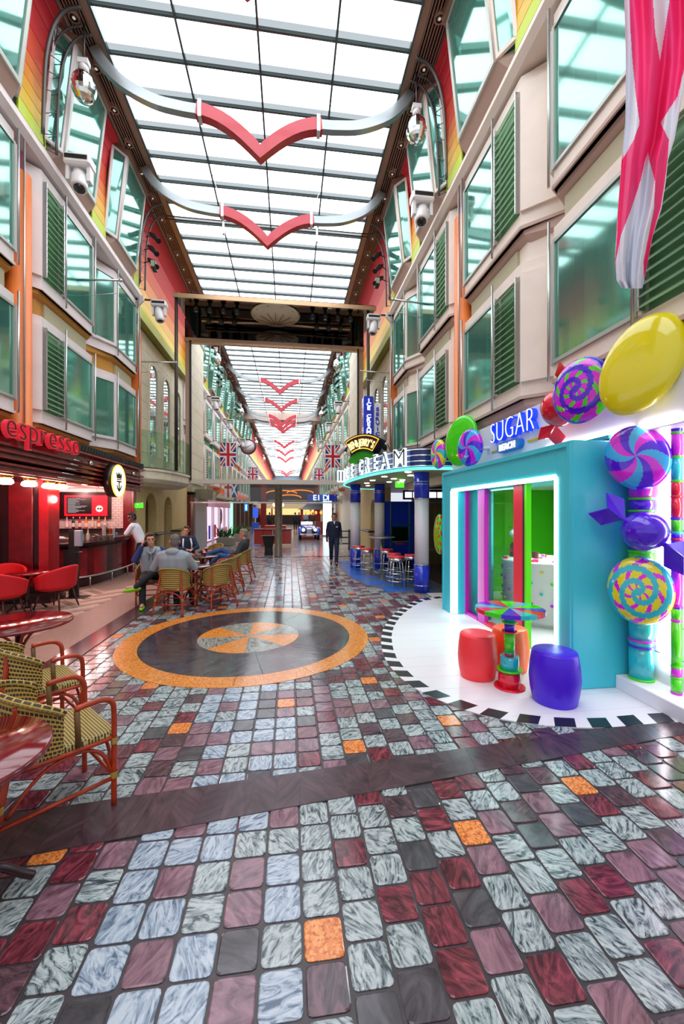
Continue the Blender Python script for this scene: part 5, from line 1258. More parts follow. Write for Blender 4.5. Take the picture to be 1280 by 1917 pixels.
capsule(b, [(2.95,9.9,3.72),(3.02,9.8,3.5),(3.02,9.8,3.3)], [.025,.018,.03])
b.v = [(x-.2, y+1.2, z) for x, y, z in b.v]; remesh(b.build('body', cowmat(), cow), .022, 5)
# lobby behind the parlour: lift doors, blue kiosk, signs
MB().box(6.1, 6.3, 8.8, 19.3, 0, 2.75).build('wall_right_lobby', mat('lobby_grey', '#8b8880', .5), label='grey rear wall of the lift lobby', cat='wall', kind='structure')
MB().box(3.76, 6.3, 8.71, 19.3, 2.75, 2.85).build('ceiling_lobby', mat('lobby_ceiling', '#5a6078', .5), label='dark ceiling of the lift lobby', cat='ceiling', kind='structure')
MB().box(4.2, 6.1, 13.3, 13.5, 0, 2.75).build('wall_lobby_end', mat('lobby_beige', '#a89a84', .5), label='beige end wall of the lift lobby', cat='wall', kind='structure')
ld = thing('lift_door', 'brushed steel lift doors beside the blue kiosk', 'lift door', (4.9, 13.25, 0))
brs = mat('lift_steel', '#a09478', .3, .8)
for xa in (4.42, 4.92): MB().bbox(xa+.005, xa+.495, 13.22, 13.26, 0, 2.1, .006).build('door_leaf', brs, ld)
MB().box(4.36, 4.42, 13.2, 13.28, 0, 2.16).box(5.42, 5.48, 13.2, 13.28, 0, 2.16).box(4.42, 5.42, 13.2, 13.28, 2.1, 2.16).build('door_frame', steel, ld)
MB().box(4.42, 5.42, 13.19, 13.21, .5, .53).build('kick_rail', steel, ld)
fk = thing('menu_lightbox', 'row of white lit menu boxes over the parlour counter', 'menu sign', (3.9, 12.4, 2.2))
MB().box(3.6, 5.3, 12.45, 12.5, 2.2, 2.5).build('box', navy, fk)
for i in range(6): MB().box(3.66+i*.27, 3.66+i*.27+.22, 12.43, 12.45, 2.26, 2.44).build('lit_panel', emat('menu_lit', '#f4efe0', 1.6), fk)
MB().tube([(3.6,12.42,2.54),(5.3,12.42,2.54)], .012, 6).build('chrome_rail', chrome, fk)
ks = thing('blue_kiosk', 'blue gloss kiosk with dark screen under the canopy', 'kiosk', (3.55, 13.4, 0))
MB().bbox(3.1, 4.15, 13.1, 13.28, 0, 2.15, .02).build('cabinet', bjblue, ks) if False else MB().bbox(3.1, 4.15, 12.95, 13.28, 0, 2.15, .02).build('cabinet', bjblue, ks)
MB().box(3.36, 3.9, 12.93, 12.95, .85, 1.3).build('screen', blackg, ks); MB().box(3.36, 3.9, 12.9, 12.95, .8, .84).build('shelf', steel, ks); MB().box(3.47, 3.76, 12.925, 12.95, .72, .77).build('red_plate', redsk, ks)
for x in (3.32, 3.96): MB().box(x-.015, x+.015, 12.92, 12.95, .4, 2.12).build('chrome_bar', chrome, ks)
MB().box(3.3, 3.98, 12.92, 12.95, 1.36, 1.39).build('chrome_cross', chrome, ks); MB().box(3.3, 4.0, 12.93, 12.95, .03, .38).build('open_base', black, ks)
ps = thing('landscape_poster', 'poster of green field and blue sky beside the kiosk', 'poster', (3.02, 14.6, .8))
MB().box(3.3, 3.54, 14.6, 14.62, .75, 1.1).build('field_strip', mat('poster_green', '#3a8f2a', .5), ps); MB().box(3.3, 3.54, 14.6, 14.62, 1.1, 2.2).build('sky_strip', mat('poster_sky', '#6ab0d8', .5), ps)
nm_ = MB().prism_x([(14.62,0),(15.2,0)]+arch_pts(15.2,16.2,0,2.3)[1:-1]+[(16.2,0),(19.3,0),(19.3,3.0),(14.62,3.0)], 3.3, 3.75)
nm_.build('wall_right_niche', MATS['niche_cream'], label='cream niche wall beyond the ice cream parlour', cat='wall', kind='structure')
MB().bbox(2.95, 3.29, 14.9, 16.6, 1.02, 1.08).build('ledge_counter', MATS['ledge_dark'], label='dark narrow ledge counter on the cream wall past the parlour', cat='counter')
exit_sign(3.05, 10.9, 2.56, 'green exit sign hanging under the parlour canopy', .24, .03)
# tall table and red stools
tt = thing('tall_table', 'tall round steel pedestal table under the canopy', 'table', (2.72, 11.7, 0))
MB().lathe([(.38,1.02),(.4,1.03),(.4,1.06),(.38,1.065)], (2.72,11.7,0), 28).build('table_top', steel, tt); MB().lathe([(.045,.02),(.045,1.02)], (2.72,11.7,0), 14).build('column', steel, tt); MB().bbox(2.52, 2.92, 11.5, 11.9, 0, .03).build('foot_plate', steel, tt)
def bstool(x, y, lab):
    t = thing('bar_stool', lab, 'stool', (x, y, 0), group='red topped chrome bar stools')
    MB().lathe([(.15,.70),(.18,.71),(.185,.735),(.17,.76),(.05,.768)], (x,y,0), 22).build('red_seat', redsk, t)
    MB().lathe([(.17,.64),(.183,.645),(.183,.71),(.17,.712)], (x,y,0), 22).build('chrome_band', chrome, t)
    for k in range(4):
        a = PI/4+k*PI/2; MB().tube([(x+.10*math.cos(a),y+.10*math.sin(a),.64),(x+.15*math.cos(a),y+.15*math.sin(a),.6),(x+.21*math.cos(a),y+.21*math.sin(a),0)], .012, 6).build('leg', chrome, t)
    for r, z in ((.215,.18),(.185,.36)): MB().tube([(x+r*math.cos(i*PI/10),y+r*math.sin(i*PI/10),z) for i in range(20)], .01, 6, closed=True).build('foot_ring', chrome, t)
for x, y, l in ((2.12,12.2,'behind the far pillar foot'),(2.2,11.3,'left of the tall table'),(2.72,12.15 if False else 11.05,'in front of the tall table column'),(2.62,9.9,'rear of the nearest pair'),(2.52,9.25,'front of the nearest pair'),(2.98,9.55,'half hidden by the nearest pillar')):
    bstool(x, y, 'chrome bar stool with red seat, '+l)
# ---------------------------------------------------------------- far promenade beyond the gate
greenp = mat('far_green_panel', '#1f7a4a', .5)
def far_proto(side):
    D = 1 if side == 'R' else -1; t = thing('window_900', '', '', (0,0,0), kind='structure'); X = lambda s: -D*s
    b = MB(); S = .45
    b.prism([(X(0),-1.2),(X(S),-.9),(X(S),.95),(X(0),1.15)], 0, .25).prism([(X(0),-1.2),(X(S),-.9),(X(S),.95),(X(0),1.15)], 1.85, 2.05)
    b.box(X(.05), X(S), -.93, -.86, .25, 1.85).box(X(.05), X(S), -.3, -.22, .25, 1.85).box(X(.05), X(S), .88, .95, .25, 1.85)
    b.build('bay_frame', body_of(side), t, local=True)
    MB().slab([(X(0),-1.2,.25),(X(S),-.9,.25),(X(S),-.9,1.85),(X(0),-1.2,1.85)], -.05*D).build('side_panel', body_of(side), t, local=True)
    MB().box(X(S-.04), X(S-.02), -.22, .88, .25, 1.85).build('pane', paneg, t, local=True)
    MB().grid(lambda u, v: (X(.2+.02*math.sin(u*30)), lerp(-.2,.86,u), lerp(.25,1.85,v)), 24, 1).build('curtain', curt, t, local=True)
    b = MB(); b.box(X(S-.08), X(S-.06), -.86, -.3, .25, 1.85)
    for i in range(11): b.box(X(S-.06), X(S+.03), -.86, -.3, .32+i*.14, .38+i*.14)
    b.build('louvre', louvg, t, local=True)
    MB().tube([(X(S+.06),.9,.0),(X(S+.06),.9,2.1)], .02, 6).build('steel_tube', steel, t, local=True)
    return t
for side in 'RL':
    wl = MB().box(SX(side,0), SX(side,-.25), 19.3, 104, 2.9, 8.3).build('wall_%s_far' % SUF[side], body_of(side), label='upper facade wall far down the promenade, %s side' % SUF[side], cat='wall', kind='structure')
    pr_ = far_proto(side); first = True
    for i in range(15):
        y = 20.8+2.6*i
        for dk, z in (('lower', 3.4), ('upper', 5.9)):
            o = pr_ if first else dup(pr_, (0,0,0)); first = False
            WN[0] += 1; o.name = 'window_%d' % WN[0]; o.location = (SX(side,0), y, z)
            tag(o, 'far bay window beyond the gate, %s side %s row, number %d from the gate' % (SUF[side], dk, i+1), 'window', 'far bay windows, %s side %s row' % (SUF[side], dk))
        if i < 8: MB().box(SX(side,.02), SX(side,.3), y-.9, y+.95, 5.45, 5.9).build('spandrel_panel', greenp if side == 'L' and i < 3 else (olive if i % 2 else ochre), wl)
        if i % 2 == 0 and i < 8: MB().box(SX(side,.0), SX(side,.42), y+1.22, y+1.36, 3.2, 7.9).build('orange_fin', orangec, wl)
    MB().prism_y([(SX(side,0),8.1),(SX(side,.5),8.1),(SX(side,.56),8.2),(SX(side,.5),8.45),(SX(side,0),8.45)], 19.3, 104).build('cornice', body_of(side), wl)
    for i in range(9):
        (s0,z0), (s1,z1) = prof[i], prof[i+1]
        MB().slab([(SX(side,s0),19.3,z0+.01),(SX(side,s0),104,z0+.01),(SX(side,s1),104,z1),(SX(side,s1),19.3,z1)], .03 if side == 'R' else -.03).build('cove_plank', covm[i], wl)
    MB().box(SX(side,-.25), SX(side,.1), 19.3, 104, 8.3, 11.2).build('attic_wall', body_of(side), wl)
    for i in range(10):
        y = 20.4+2.6*i; t = -.05 if side == 'R' else .05; wd = window(side, ''); wd.location = (SX(side,.5), y, 8.6)
        tag(wd, 'far leaning attic window beyond the gate, %s side, number %d from the gate' % (SUF[side], i+1), 'window')
        A = (SX(side,.62),y,8.66); B = (SX(side,.62),y+1.3,8.66); C = (SX(side,.86),y+1.3,10.78); Dd = (SX(side,.86),y,10.78)
        fr_pane(wd, [A,B,C,Dd], .08, t, winframe, paneg); MB().slab([(SX(side,.3),y-.3,8.66),A,Dd,(SX(side,.62),y-.3,10.78)], t).build('side_panel', paneg, wd)
        MB().rings([[(SX(side,.3),y-.3,8.45),(SX(side,.45),y,8.45),(SX(side,.45),y+1.3,8.45),(SX(side,.3),y+1.5,8.45)], [(SX(side,.3),y-.3,8.66),(SX(side,.64),y,8.66),(SX(side,.64),y+1.3,8.66),(SX(side,.3),y+1.5,8.66)]]).build('wedge_base', mauve, wd)
# ground floor shops
fdk = mat('far_brown', '#5a4438', .5); fst = mat('far_stone', '#cabfa6', .5)
gl = MB().box(-5.3, -4.9, 19.3, 60, 0, 2.95).build('wall_left_shops', fdk, label='dark ground floor shop wall, left far side', cat='wall', kind='structure')
gr = MB().box(3.9, 4.2, 19.3, 60, 0, 2.95).build('wall_right_shops', fst, label='pale ground floor shop wall, right far side', cat='wall', kind='structure')
MB().box(-4.9, -4.55, 19.35, 20.0, 0, 2.6).build('maroon_post', wredm, gl); MB().box(-4.9, -4.5, 20.1, 22.6, 0, 2.6).build('grey_panel', mat('far_grey', '#a8adb0', .4), gl)
for i, y in enumerate((33.5, 36.5, 40, 44, 49)): MB().box(-4.9, -4.4, y, y+.9, 0, 2.9).build('brown_pier', fdk, gl)
MB().box(-4.9, -4.5, 19.3, 60, 2.75, 2.95).build('shop_cornice', fst, gl); MB().box(3.72, 3.9, 19.3, 60, 2.75, 2.95).build('shop_cornice', fst, gr)
sf = thing('pink_shopfront', 'lit pink and white shop window on the far left', 'shopfront', (-4.6, 28, 0))
MB().box(-4.88, -4.7, 23, 31.6, .1, 2.4).build('lit_interior', emat('shop_pink', '#e8c4dc', 1.1), sf)
for y in (23, 25.1, 27.3, 29.4, 31.5): MB().box(-4.7, -4.55, y-.06, y+.06, 0, 2.5).build('mullion', steel, sf)
MB().box(-4.7, -4.5, 23, 31.6, 2.1, 2.5).build('sign_band', mat('shop_lilac', '#e2b8d8', .4), sf)
MB().box(-4.62, -4.45, 31.7, 32.6, .1, 2.6).build('colour_lightbox', emat('box_aqua', '#90f0c0', 1.6), sf)
w0 = MB().tube([(-4.66,28.0+.5*math.cos(i*PI/10),1.5+.5*math.sin(i*PI/10)) for i in range(20)], .05, 6, closed=True)
for i in range(6): w0.tube([(-4.66,28.0,1.5),(-4.66,28.0+.5*math.cos(i*PI/3),1.5+.5*math.sin(i*PI/3))], .025, 5)
w0.build('ships_wheel', fdk, sf)
for i in range(9): MB().box(-4.7, -4.66, 23.3+i*.9, 23.7+i*.9, .2, .7+.3*(i % 2)).build('window_poster', mat('poster_%d' % (i % 4), ['#e8305a','#3a4ad0','#f0f0f4','#c01840'][i % 4], .5), sf)
bs_ = thing('blue_shop_sign', 'small square blue shop sign on the far left', 'sign', (-4.3, 40.45, 1.9)); MB().box(-4.4, -4.1, 40.4, 40.5, 1.9, 2.6).build('sign_box', emat('blue_lit', '#3a8af0', 1.4), bs_); MB().box(-4.3, -4.2, 40.39, 40.4, 2.0, 2.5).build('sign_mark', nwh, bs_)
bl = thing('far_balcony', 'cream balcony box above the pink shop window', 'balcony', (-4.2, 21.5, 2.5))
MB().rings([[(-4.48,20.1,2.45),(-4.1,20.1,2.45),(-4.1,22.6,2.45),(-4.48,22.6,2.45)],[(-4.48,19.9,2.9),(-3.8,19.9,2.9),(-3.8,22.7,2.9),(-4.48,22.7,2.9)]]).build('box', fst, bl)
b2 = thing('far_balcony', 'cream balcony box opposite, right side behind the canopy', 'balcony', (3.4, 21.5, 2.5))
MB().rings([[(3.7,20.1,2.45),(3.3,20.1,2.45),(3.3,22.6,2.45),(3.7,22.6,2.45)],[(3.7,19.9,2.9),(3.0,19.9,2.9),(3.0,22.7,2.9),(3.7,22.7,2.9)]]).build('box', fst, b2)
rp = thing('white_lightbox', 'tall white glowing pillar on the far right', 'light pillar', (2.7, 30, 0))
MB().bbox(2.5, 3.1, 29.6, 30.2, .1, 2.7).build('lit_shaft', emat('pillar_lit', '#dfeef4', 1.5), rp); MB().box(2.45, 3.15, 29.55, 30.25, 0, .1).build('foot', steel, rp)
an = thing('red_awning', 'orange red neon awning above the far left shops', 'awning', (-4.0, 30, 3.0)); MB().slab([(-4.2,25,2.96),(-3.7,25,3.0),(-3.7,36,3.0),(-4.2,36,2.96)], .12).build('awning_sheet', mat('awning_red', '#d8481c', .4, emit=.5, ecol='#e0461c'), an)
# red bridge with glowing arcs and the warm lit end
br = thing('red_bridge', 'dark red bridge with glowing orange arcs across the far promenade', 'bridge', (-.5, 46, 3.0))
redw = mat('bridge_red', '#8a1c10', .4)
MB().box(-4.4, 4.0, 46, 46.6, 3.0, 5.2).build('bridge_wall', mat('bridge_dark', '#3a1210', .3), br)
for x in (-2.9, 3.2): MB().box(x-.3, x+.3, 45.8, 46, 0, 5.2).build('red_frame', redw, br)
orr = emat('arc_orange', '#f07818', 1.3)
for r_, z, x in ((1.7,3.9,-.9),(1.5,3.95,1.2),(1.3,3.4,0)): MB().tube([(x+r_*math.cos(PI*i/12),45.9,z+.35*math.sin(PI*i/12)) for i in range(13)], .13, 6, flat=.5).build('glowing_arc', orr, br)
MB().box(-2.4, 2.6, 45.92, 45.98, 3.05, 3.15).build('gold_rail', gold, br)
fs_ = thing('far_sign_reflection', 'small blue band with white letters imitating a reflected canopy sign on the far right', 'sign', (2.0, 27, 2.8))  # reflection of a lit canopy sign, built as a solid band
MB().bbox(1.2, 3.2, 27, 27.3, 2.55, 2.98).build('band', bjblue, fs_)
for i, ch in enumerate('EIDI'):
    B = text_mb(ch, .5, .03, 0, .01); B.xf(basis((1.55+i*.33, 26.97, 2.6), (1,0,0), (0,0,1))); B.build('letter', nwh, fs_)
MB().tube([(3.05,27.15,0),(3.05,27.15,2.55)], .06, 8).build('band_post', white, fs_)
ew = MB().box(-4.9, 4.2, 62, 62.3, 0, 4.4).build('wall_far_end', mat('end_warm', '#7a4630', .6), label='warm brown end wall of the promenade', cat='wall', kind='structure')
el = thing('end_window', 'warm lit cream gallery front at the end of the promenade', 'gallery', (0, 58, 0))
MB().box(-4.8, 4.1, 58, 58.3, 2.3, 3.0).build('gallery_band', mat('gallery_cream', '#d8c09a', .5, emit=.15, ecol='#d8c09a'), el); MB().box(-3.5, 3.5, 58.5, 58.6, 1.4, 2.3).build('lit_bar', emat('bar_glow', '#f0b878', 1.3), el); MB().box(-4.8, 4.1, 58.4, 58.5, 0, 1.3).build('dark_front', mat('end_dark', '#30201c', .5), el)
for x in (-4.2, -2.5, 3.0): MB().tube([(x,57.9,0),(x,57.9,2.3)], .12, 8).build('column', redw, el)
# pagoda kiosk, red counters, black podium, planters, lanterns
pg = thing('pagoda_kiosk', 'kiosk with curved black roof and red posts on the far right', 'kiosk', (2.2, 33.5, 0))
MB().rings([[(2.2+a*1.6,33.5+c*1.4,2.0) for a, c in ((-1,-1),(1,-1),(1,1),(-1,1))],[(2.2+a*1.1,33.5+c*1.0,2.2) for a, c in ((-1,-1),(1,-1),(1,1),(-1,1))],[(2.2+a*.7,33.5+c*.6,2.55) for a, c in ((-1,-1),(1,-1),(1,1),(-1,1))]]).build('roof', mat('roof_black', '#22252a', .35), pg)
for a in (-1, 1):
    for c in (-1, 1): MB().box(2.2+a*1.2-.08, 2.2+a*1.2+.08, 33.5+c*1.1-.08, 33.5+c*1.1+.08, 0, 2.0).build('red_post', redw, pg)
MB().box(1.1, 3.3, 33.2, 33.8, 0, 1.0).build('counter', redw, pg)
for i in range(5): MB().ell((1.3+i*.4,32.2,1.75), .1, .1, .13, 8, 6).build('lantern', emat('lantern_red', '#ff5a20', 5.), pg)
kt = thing('red_kiosk_counter', 'long red panelled kiosk counter in the middle of the promenade', 'kiosk', (-.85, 21.7, 0))
for i in range(4): MB().bbox(-1.86+i*.49, -1.86+i*.49+.47, 21.5, 21.56, .12, .84, .01).build('red_panel', mat('kiosk_red', '#a8281c', .25, coat=.5), kt)
MB().box(-1.86, .1, 21.56, 22.6, .1, .84).build('carcass', MATS['kiosk_red'], kt); MB().bbox(-1.92, .15, 21.44, 22.65, .84, .9).build('counter_top', mat('kiosk_top', '#6a1a14', .2), kt)
for x in (-1.87, -.88, .1): MB().box(x-.02, x+.02, 21.46, 21.5, 0, .9).build('steel_post', steel, kt)
MB().box(-1.4, -.2, 22.4, 23.2, .9, 1.05).build('upper_shelf', MATS['kiosk_red'], kt)
pd = MB().rings([[(-1.05,17.05,1e-3),(-.7,17.05,1e-3),(-.7,17.4,1e-3),(-1.05,17.4,1e-3)],[(-1.03,17.07,.3),(-.72,17.07,.3),(-.72,17.38,.3),(-1.03,17.38,.3)],[(-1.12,17.0,.76),(-.63,17.0,.76),(-.63,17.45,.76),(-1.12,17.45,.76)],[(-1.2,16.95,.8),(-.56,16.95,.8),(-.56,17.5,.8),(-1.2,17.5,.8)]]).build('draped_podium', mat('podium_black', '#141416', .7), label='podium table under a fitted black cover beside the granite pillar', cat='podium')
lm = mat('plant_green', '#2f6a24', .5)
for i, (x, y) in enumerate(((-3.4,22.2),(-3.03,25.8))):
    t = thing('planter', ['square stone planter with dark green shrub, nearer one', 'square stone planter with dark green shrub, farther one'][i], 'planter', (x, y, 0), group='stone planters with shrubs')
    MB().bbox(x-.45, x+.45, y-.3, y+.3, 0, .42, .02).build('trough', mat('trough_stone', '#8a8274', .6), t)
    b = MB(); rr = random.Random(i)
    for k in range(70):
        a = rr.random()*2*PI; l_ = .3+.35*rr.random(); bx, by = x+rr.uniform(-.35,.35), y+rr.uniform(-.2,.2); dz = .35+.4*rr.random(); ex, ey, ez = bx+l_*.7*math.cos(a), by+l_*.7*math.sin(a), .42+l_*dz*1.6; wx, wy = -.04*math.sin(a), .04*math.cos(a)
        mx, my, mz = (bx+ex)/2, (by+ey)/2, .42+(ez-.42)*.62; b.add([(bx,by,.4),(mx+wx,my+wy,mz),(ex,ey,ez),(mx-wx,my-wy,mz)], [(0,1,2,3)])
    b.build('foliage', lm, t, kind='stuff')
for i, (x, y, z) in enumerate(((-1.3,36,2.45),(-.95,36.5,2.25),(-.7,37,2.45))):
    t = thing('globe_lamp', 'glowing globe lamp hanging in the far left centre, %s' % ['left of three', 'lowest of three', 'right of three'][i], 'lamp', (x, y, z)); MB().ell((x,y,z), .2, .2, .2, 12, 8).build('globe', emat('globe_warm', '#ffb890', 2.5), t); MB().tube([(x,y,z+.2),(x,y,11.03)], .008, 4).build('cord', darkm, t)
ck = thing('wall_clock', 'round maroon framed clock on the left facade beyond the gate', 'clock', (-3.55, 35.5, 7.4))
MB().lathe([(.5,35.6),(.66,35.55),(.68,35.45),(.62,35.36),(.55,35.4)], (-3.55,0,7.45), 30, 'y').build('case', mat('clock_maroon', '#5a1226', .4), ck)
MB().lathe([(.55,35.37),(.01,35.355)], (-3.55,0,7.45), 30, 'y').build('dial', white, ck)
MB().bar((-3.55,35.33,7.45), (-3.28,35.33,7.65), .05, .02).bar((-3.55,35.33,7.45), (-3.9,35.33,7.3), .04, .02).build('hands', black, ck); MB().box(-4.4, -3.9, 35.44, 35.56, 7.4, 7.5).build('wall_arm', MATS['clock_maroon'], ck)
bj2 = thing('blue_display', 'blue bottle display on the far left floor', 'display', (-2.9, 35, 0)); MB().bbox(-3.2, -2.6, 34.8, 35.2, 0, .9).build('stand', mat('display_blue', '#2850c0', .4), bj2); MB().bbox(-3.1, -2.7, 34.85, 35.15, 1.3, 2.2).build('bottle_sign', mat('display_blue2', '#2a5ae0', .4, emit=.5, ecol='#2a5ae0'), bj2); MB().box(-2.95, -2.85, 34.95, 35.05, .9, 1.3).build('post', steel, bj2)
# hospitality trolley
tr = thing('black_trolley', 'black shelved trolley against the right wall beyond the gate', 'trolley', (2.55, 19.3, 0))
for z in (.25, .55, .85): MB().box(2.2, 2.9, 19.1, 19.5, z, z+.04).build('shelf', black, tr)
for x in (2.22, 2.88):
    for y in (19.12, 19.48): MB().box(x-.02, x+.02, y-.02, y+.02, .06, .95).build('post', black, tr); MB().ell((x,y,.04), .04, .04, .04, 8, 6).build('castor', black, tr)
# classic blue roadster seen from the front
car = thing('blue_roadster', 'blue classic open roadster parked facing the camera', 'car', (1.25, 26.8, 0))
cb = mat('car_blue', '#1c34c8', .2, coat=.6); cx0 = 1.25
def cring(y, w, zb, zt, t=.8): return [(cx0-w,y,zb),(cx0+w,y,zb),(cx0+w,y,lerp(zb,zt,.6)),(cx0+w*t,y,zt),(cx0-w*t,y,zt),(cx0-w,y,lerp(zb,zt,.6))]
MB().rings([cring(25.8,.27,.3,.78,.7), cring(26.3,.36,.28,.84,.75), cring(27.0,.5,.26,.88,.8), cring(27.6,.58,.26,.86,.85), cring(28.8,.6,.26,.8,.85), cring(29.4,.45,.35,.7,.8)]).build('body', cb, car)
MB().bbox(cx0-.2, cx0+.2, 25.72, 25.8, .3, .76, .04).build('radiator_shell', chrome, car)
for i in range(7): MB().box(cx0-.17+i*.05, cx0-.15+i*.05, 25.70, 25.73, .33, .7).build('grille_bar', steel, car)
for s in (-1, 1):
    b = MB(); pts = [(cx0+s*.55,25.6,.38),(cx0+s*.57,25.75,.6),(cx0+s*.58,26.0,.68),(cx0+s*.58,26.4,.6),(cx0+s*.57,27.0,.3),(cx0+s*.57,28.2,.26)]
    b.tube(smooth_path(pts, 4), [.1+.06*math.sin(PI*i/20) for i in range(21)], 10).build('front_wing', cb, car)
    MB().lathe([(.14,25.64),(.15,25.7),(.1,25.85),(.02,25.9)], (cx0+s*.38,0,.66), 16, 'y').build('headlamp', chrome, car); MB().lathe([(.13,25.645),(.02,25.62)], (cx0+s*.38,0,.66), 16, 'y').build('headlamp_glass', emat('lamp_white', '#f6f2e4', .9), car)
    for y in (26.0, 28.6):
        w_ = MB().lathe([(.2,cx0+s*.58-.09),(.31,cx0+s*.58-.07),(.31,cx0+s*.58+.07),(.2,cx0+s*.58+.09)], (0,y,.31), 22, 'x').build('wheel', black, car); MB().lathe([(.17,cx0+s*.58-.092),(.17,cx0+s*.58+.092)], (0,y,.31), 14, 'x').build('hub', chrome, w_)
MB().box(cx0-.6, cx0+.6, 25.5, 25.56, .34, .44).build('bumper', chrome, car); MB().box(cx0-.2, cx0+.2, 25.48, 25.5, .3, .42).build('number_plate', white, car)
MB().slab([(cx0-.5,27.3,.86),(cx0+.5,27.3,.86),(cx0+.46,27.42,1.14),(cx0-.46,27.42,1.14)], .02).build('windscreen', glass('car_glass', '#d0e0e0', .3), car)
b = MB(); 
for p, q in (((cx0-.5,27.3,.86),(cx0-.46,27.42,1.14)),((cx0-.46,27.42,1.14),(cx0+.46,27.42,1.14)),((cx0+.46,27.42,1.14),(cx0+.5,27.3,.86))): b.tube([p,q], .02, 6)
b.build('windscreen_frame', chrome, car)
for s in (-1, 1): MB().bbox(cx0+s*.28-.2, cx0+s*.28+.2, 28.1, 28.3, .5, 1.0, .03).build('seat', mat('car_leather', '#d8cfc0', .5), car)

MB().box(-5.2, 4.0, 104, 104.3, 0, 11.4).build('wall_far_stern', mat('stern_blue', '#8aa4b8', .6), label='pale wall closing the far end under the skylight', cat='wall', kind='structure')
# ---------------------------------------------------------------- furniture of the cafe terrace
def weave(name, base, dark, sx, sy, uv=True):
    m = bpy.data.materials.new(name); m.use_nodes = True; nt = m.node_tree; b = nt.nodes['Principled BSDF']; b.inputs['Roughness'].default_value = .5
    tc = nt.nodes.new('ShaderNodeTexCoord'); mp = nt.nodes.new('ShaderNodeMapping'); mp.inputs['Scale'].default_value = (sx, sy, 1 if uv else 0)
    k = nt.nodes.new('ShaderNodeTexBrick'); k.inputs['Scale'].default_value = 1; k.inputs['Brick Width'].default_value = 1; k.inputs['Row Height'].default_value = .5
    k.inputs['Mortar Size'].default_value = .13; k.inputs['Mortar Smooth'].default_value = .3; k.inputs['Color1'].default_value = lin(dark); k.inputs['Color2'].default_value = lin(dark); k.inputs['Mortar'].default_value = lin(base)
    bp = nt.nodes.new('ShaderNodeBump'); bp.inputs['Strength'].default_value = .6; bp.inputs['Distance'].default_value = .004
    nt.links.new(tc.outputs['UV' if uv else 'Object'], mp.inputs[0]); nt.links.new(mp.outputs[0], k.inputs['Vector']); nt.links.new(k.outputs['Color'], b.inputs['Base Color'])
    nt.links.new(k.outputs['Fac'], bp.inputs['Height']); nt.links.new(bp.outputs[0], b.inputs['Normal']); return m
wv_back = weave('cane_weave_back', '#c9a54e', '#33291c', 40, 5); wv_seat = weave('cane_weave_seat', '#c4ac5c', '#3a3424', 60, 30, False)
wv_rail = weave('cane_weave_rail', '#c2a24c', '#2e2a20', 20, 2)
def uvgrid(o, nu, nv):
    me = o.data; uv = me.uv_layers.new(name='UVMap')
    for l in me.loops:
        k = l.vertex_index % ((nu+1)*(nv+1)); uv.data[l.index].uv = ((k % (nu+1))/nu, (k//(nu+1))/nv)
    return o
def back_path(a):       # plan of the barrel back, a = 0..1 from left front to right front
    t = lerp(-2.0, 2.0, a); x = .265*math.sin(t*.82)/math.sin(1.64); c = math.cos(t*.82)
    return (max(-.27, min(.27, .27*math.sin(t*.79))), -.04-.25*max(c, -.2))
def rail_z(a): return .665+.145*math.sin(PI*a)**.8
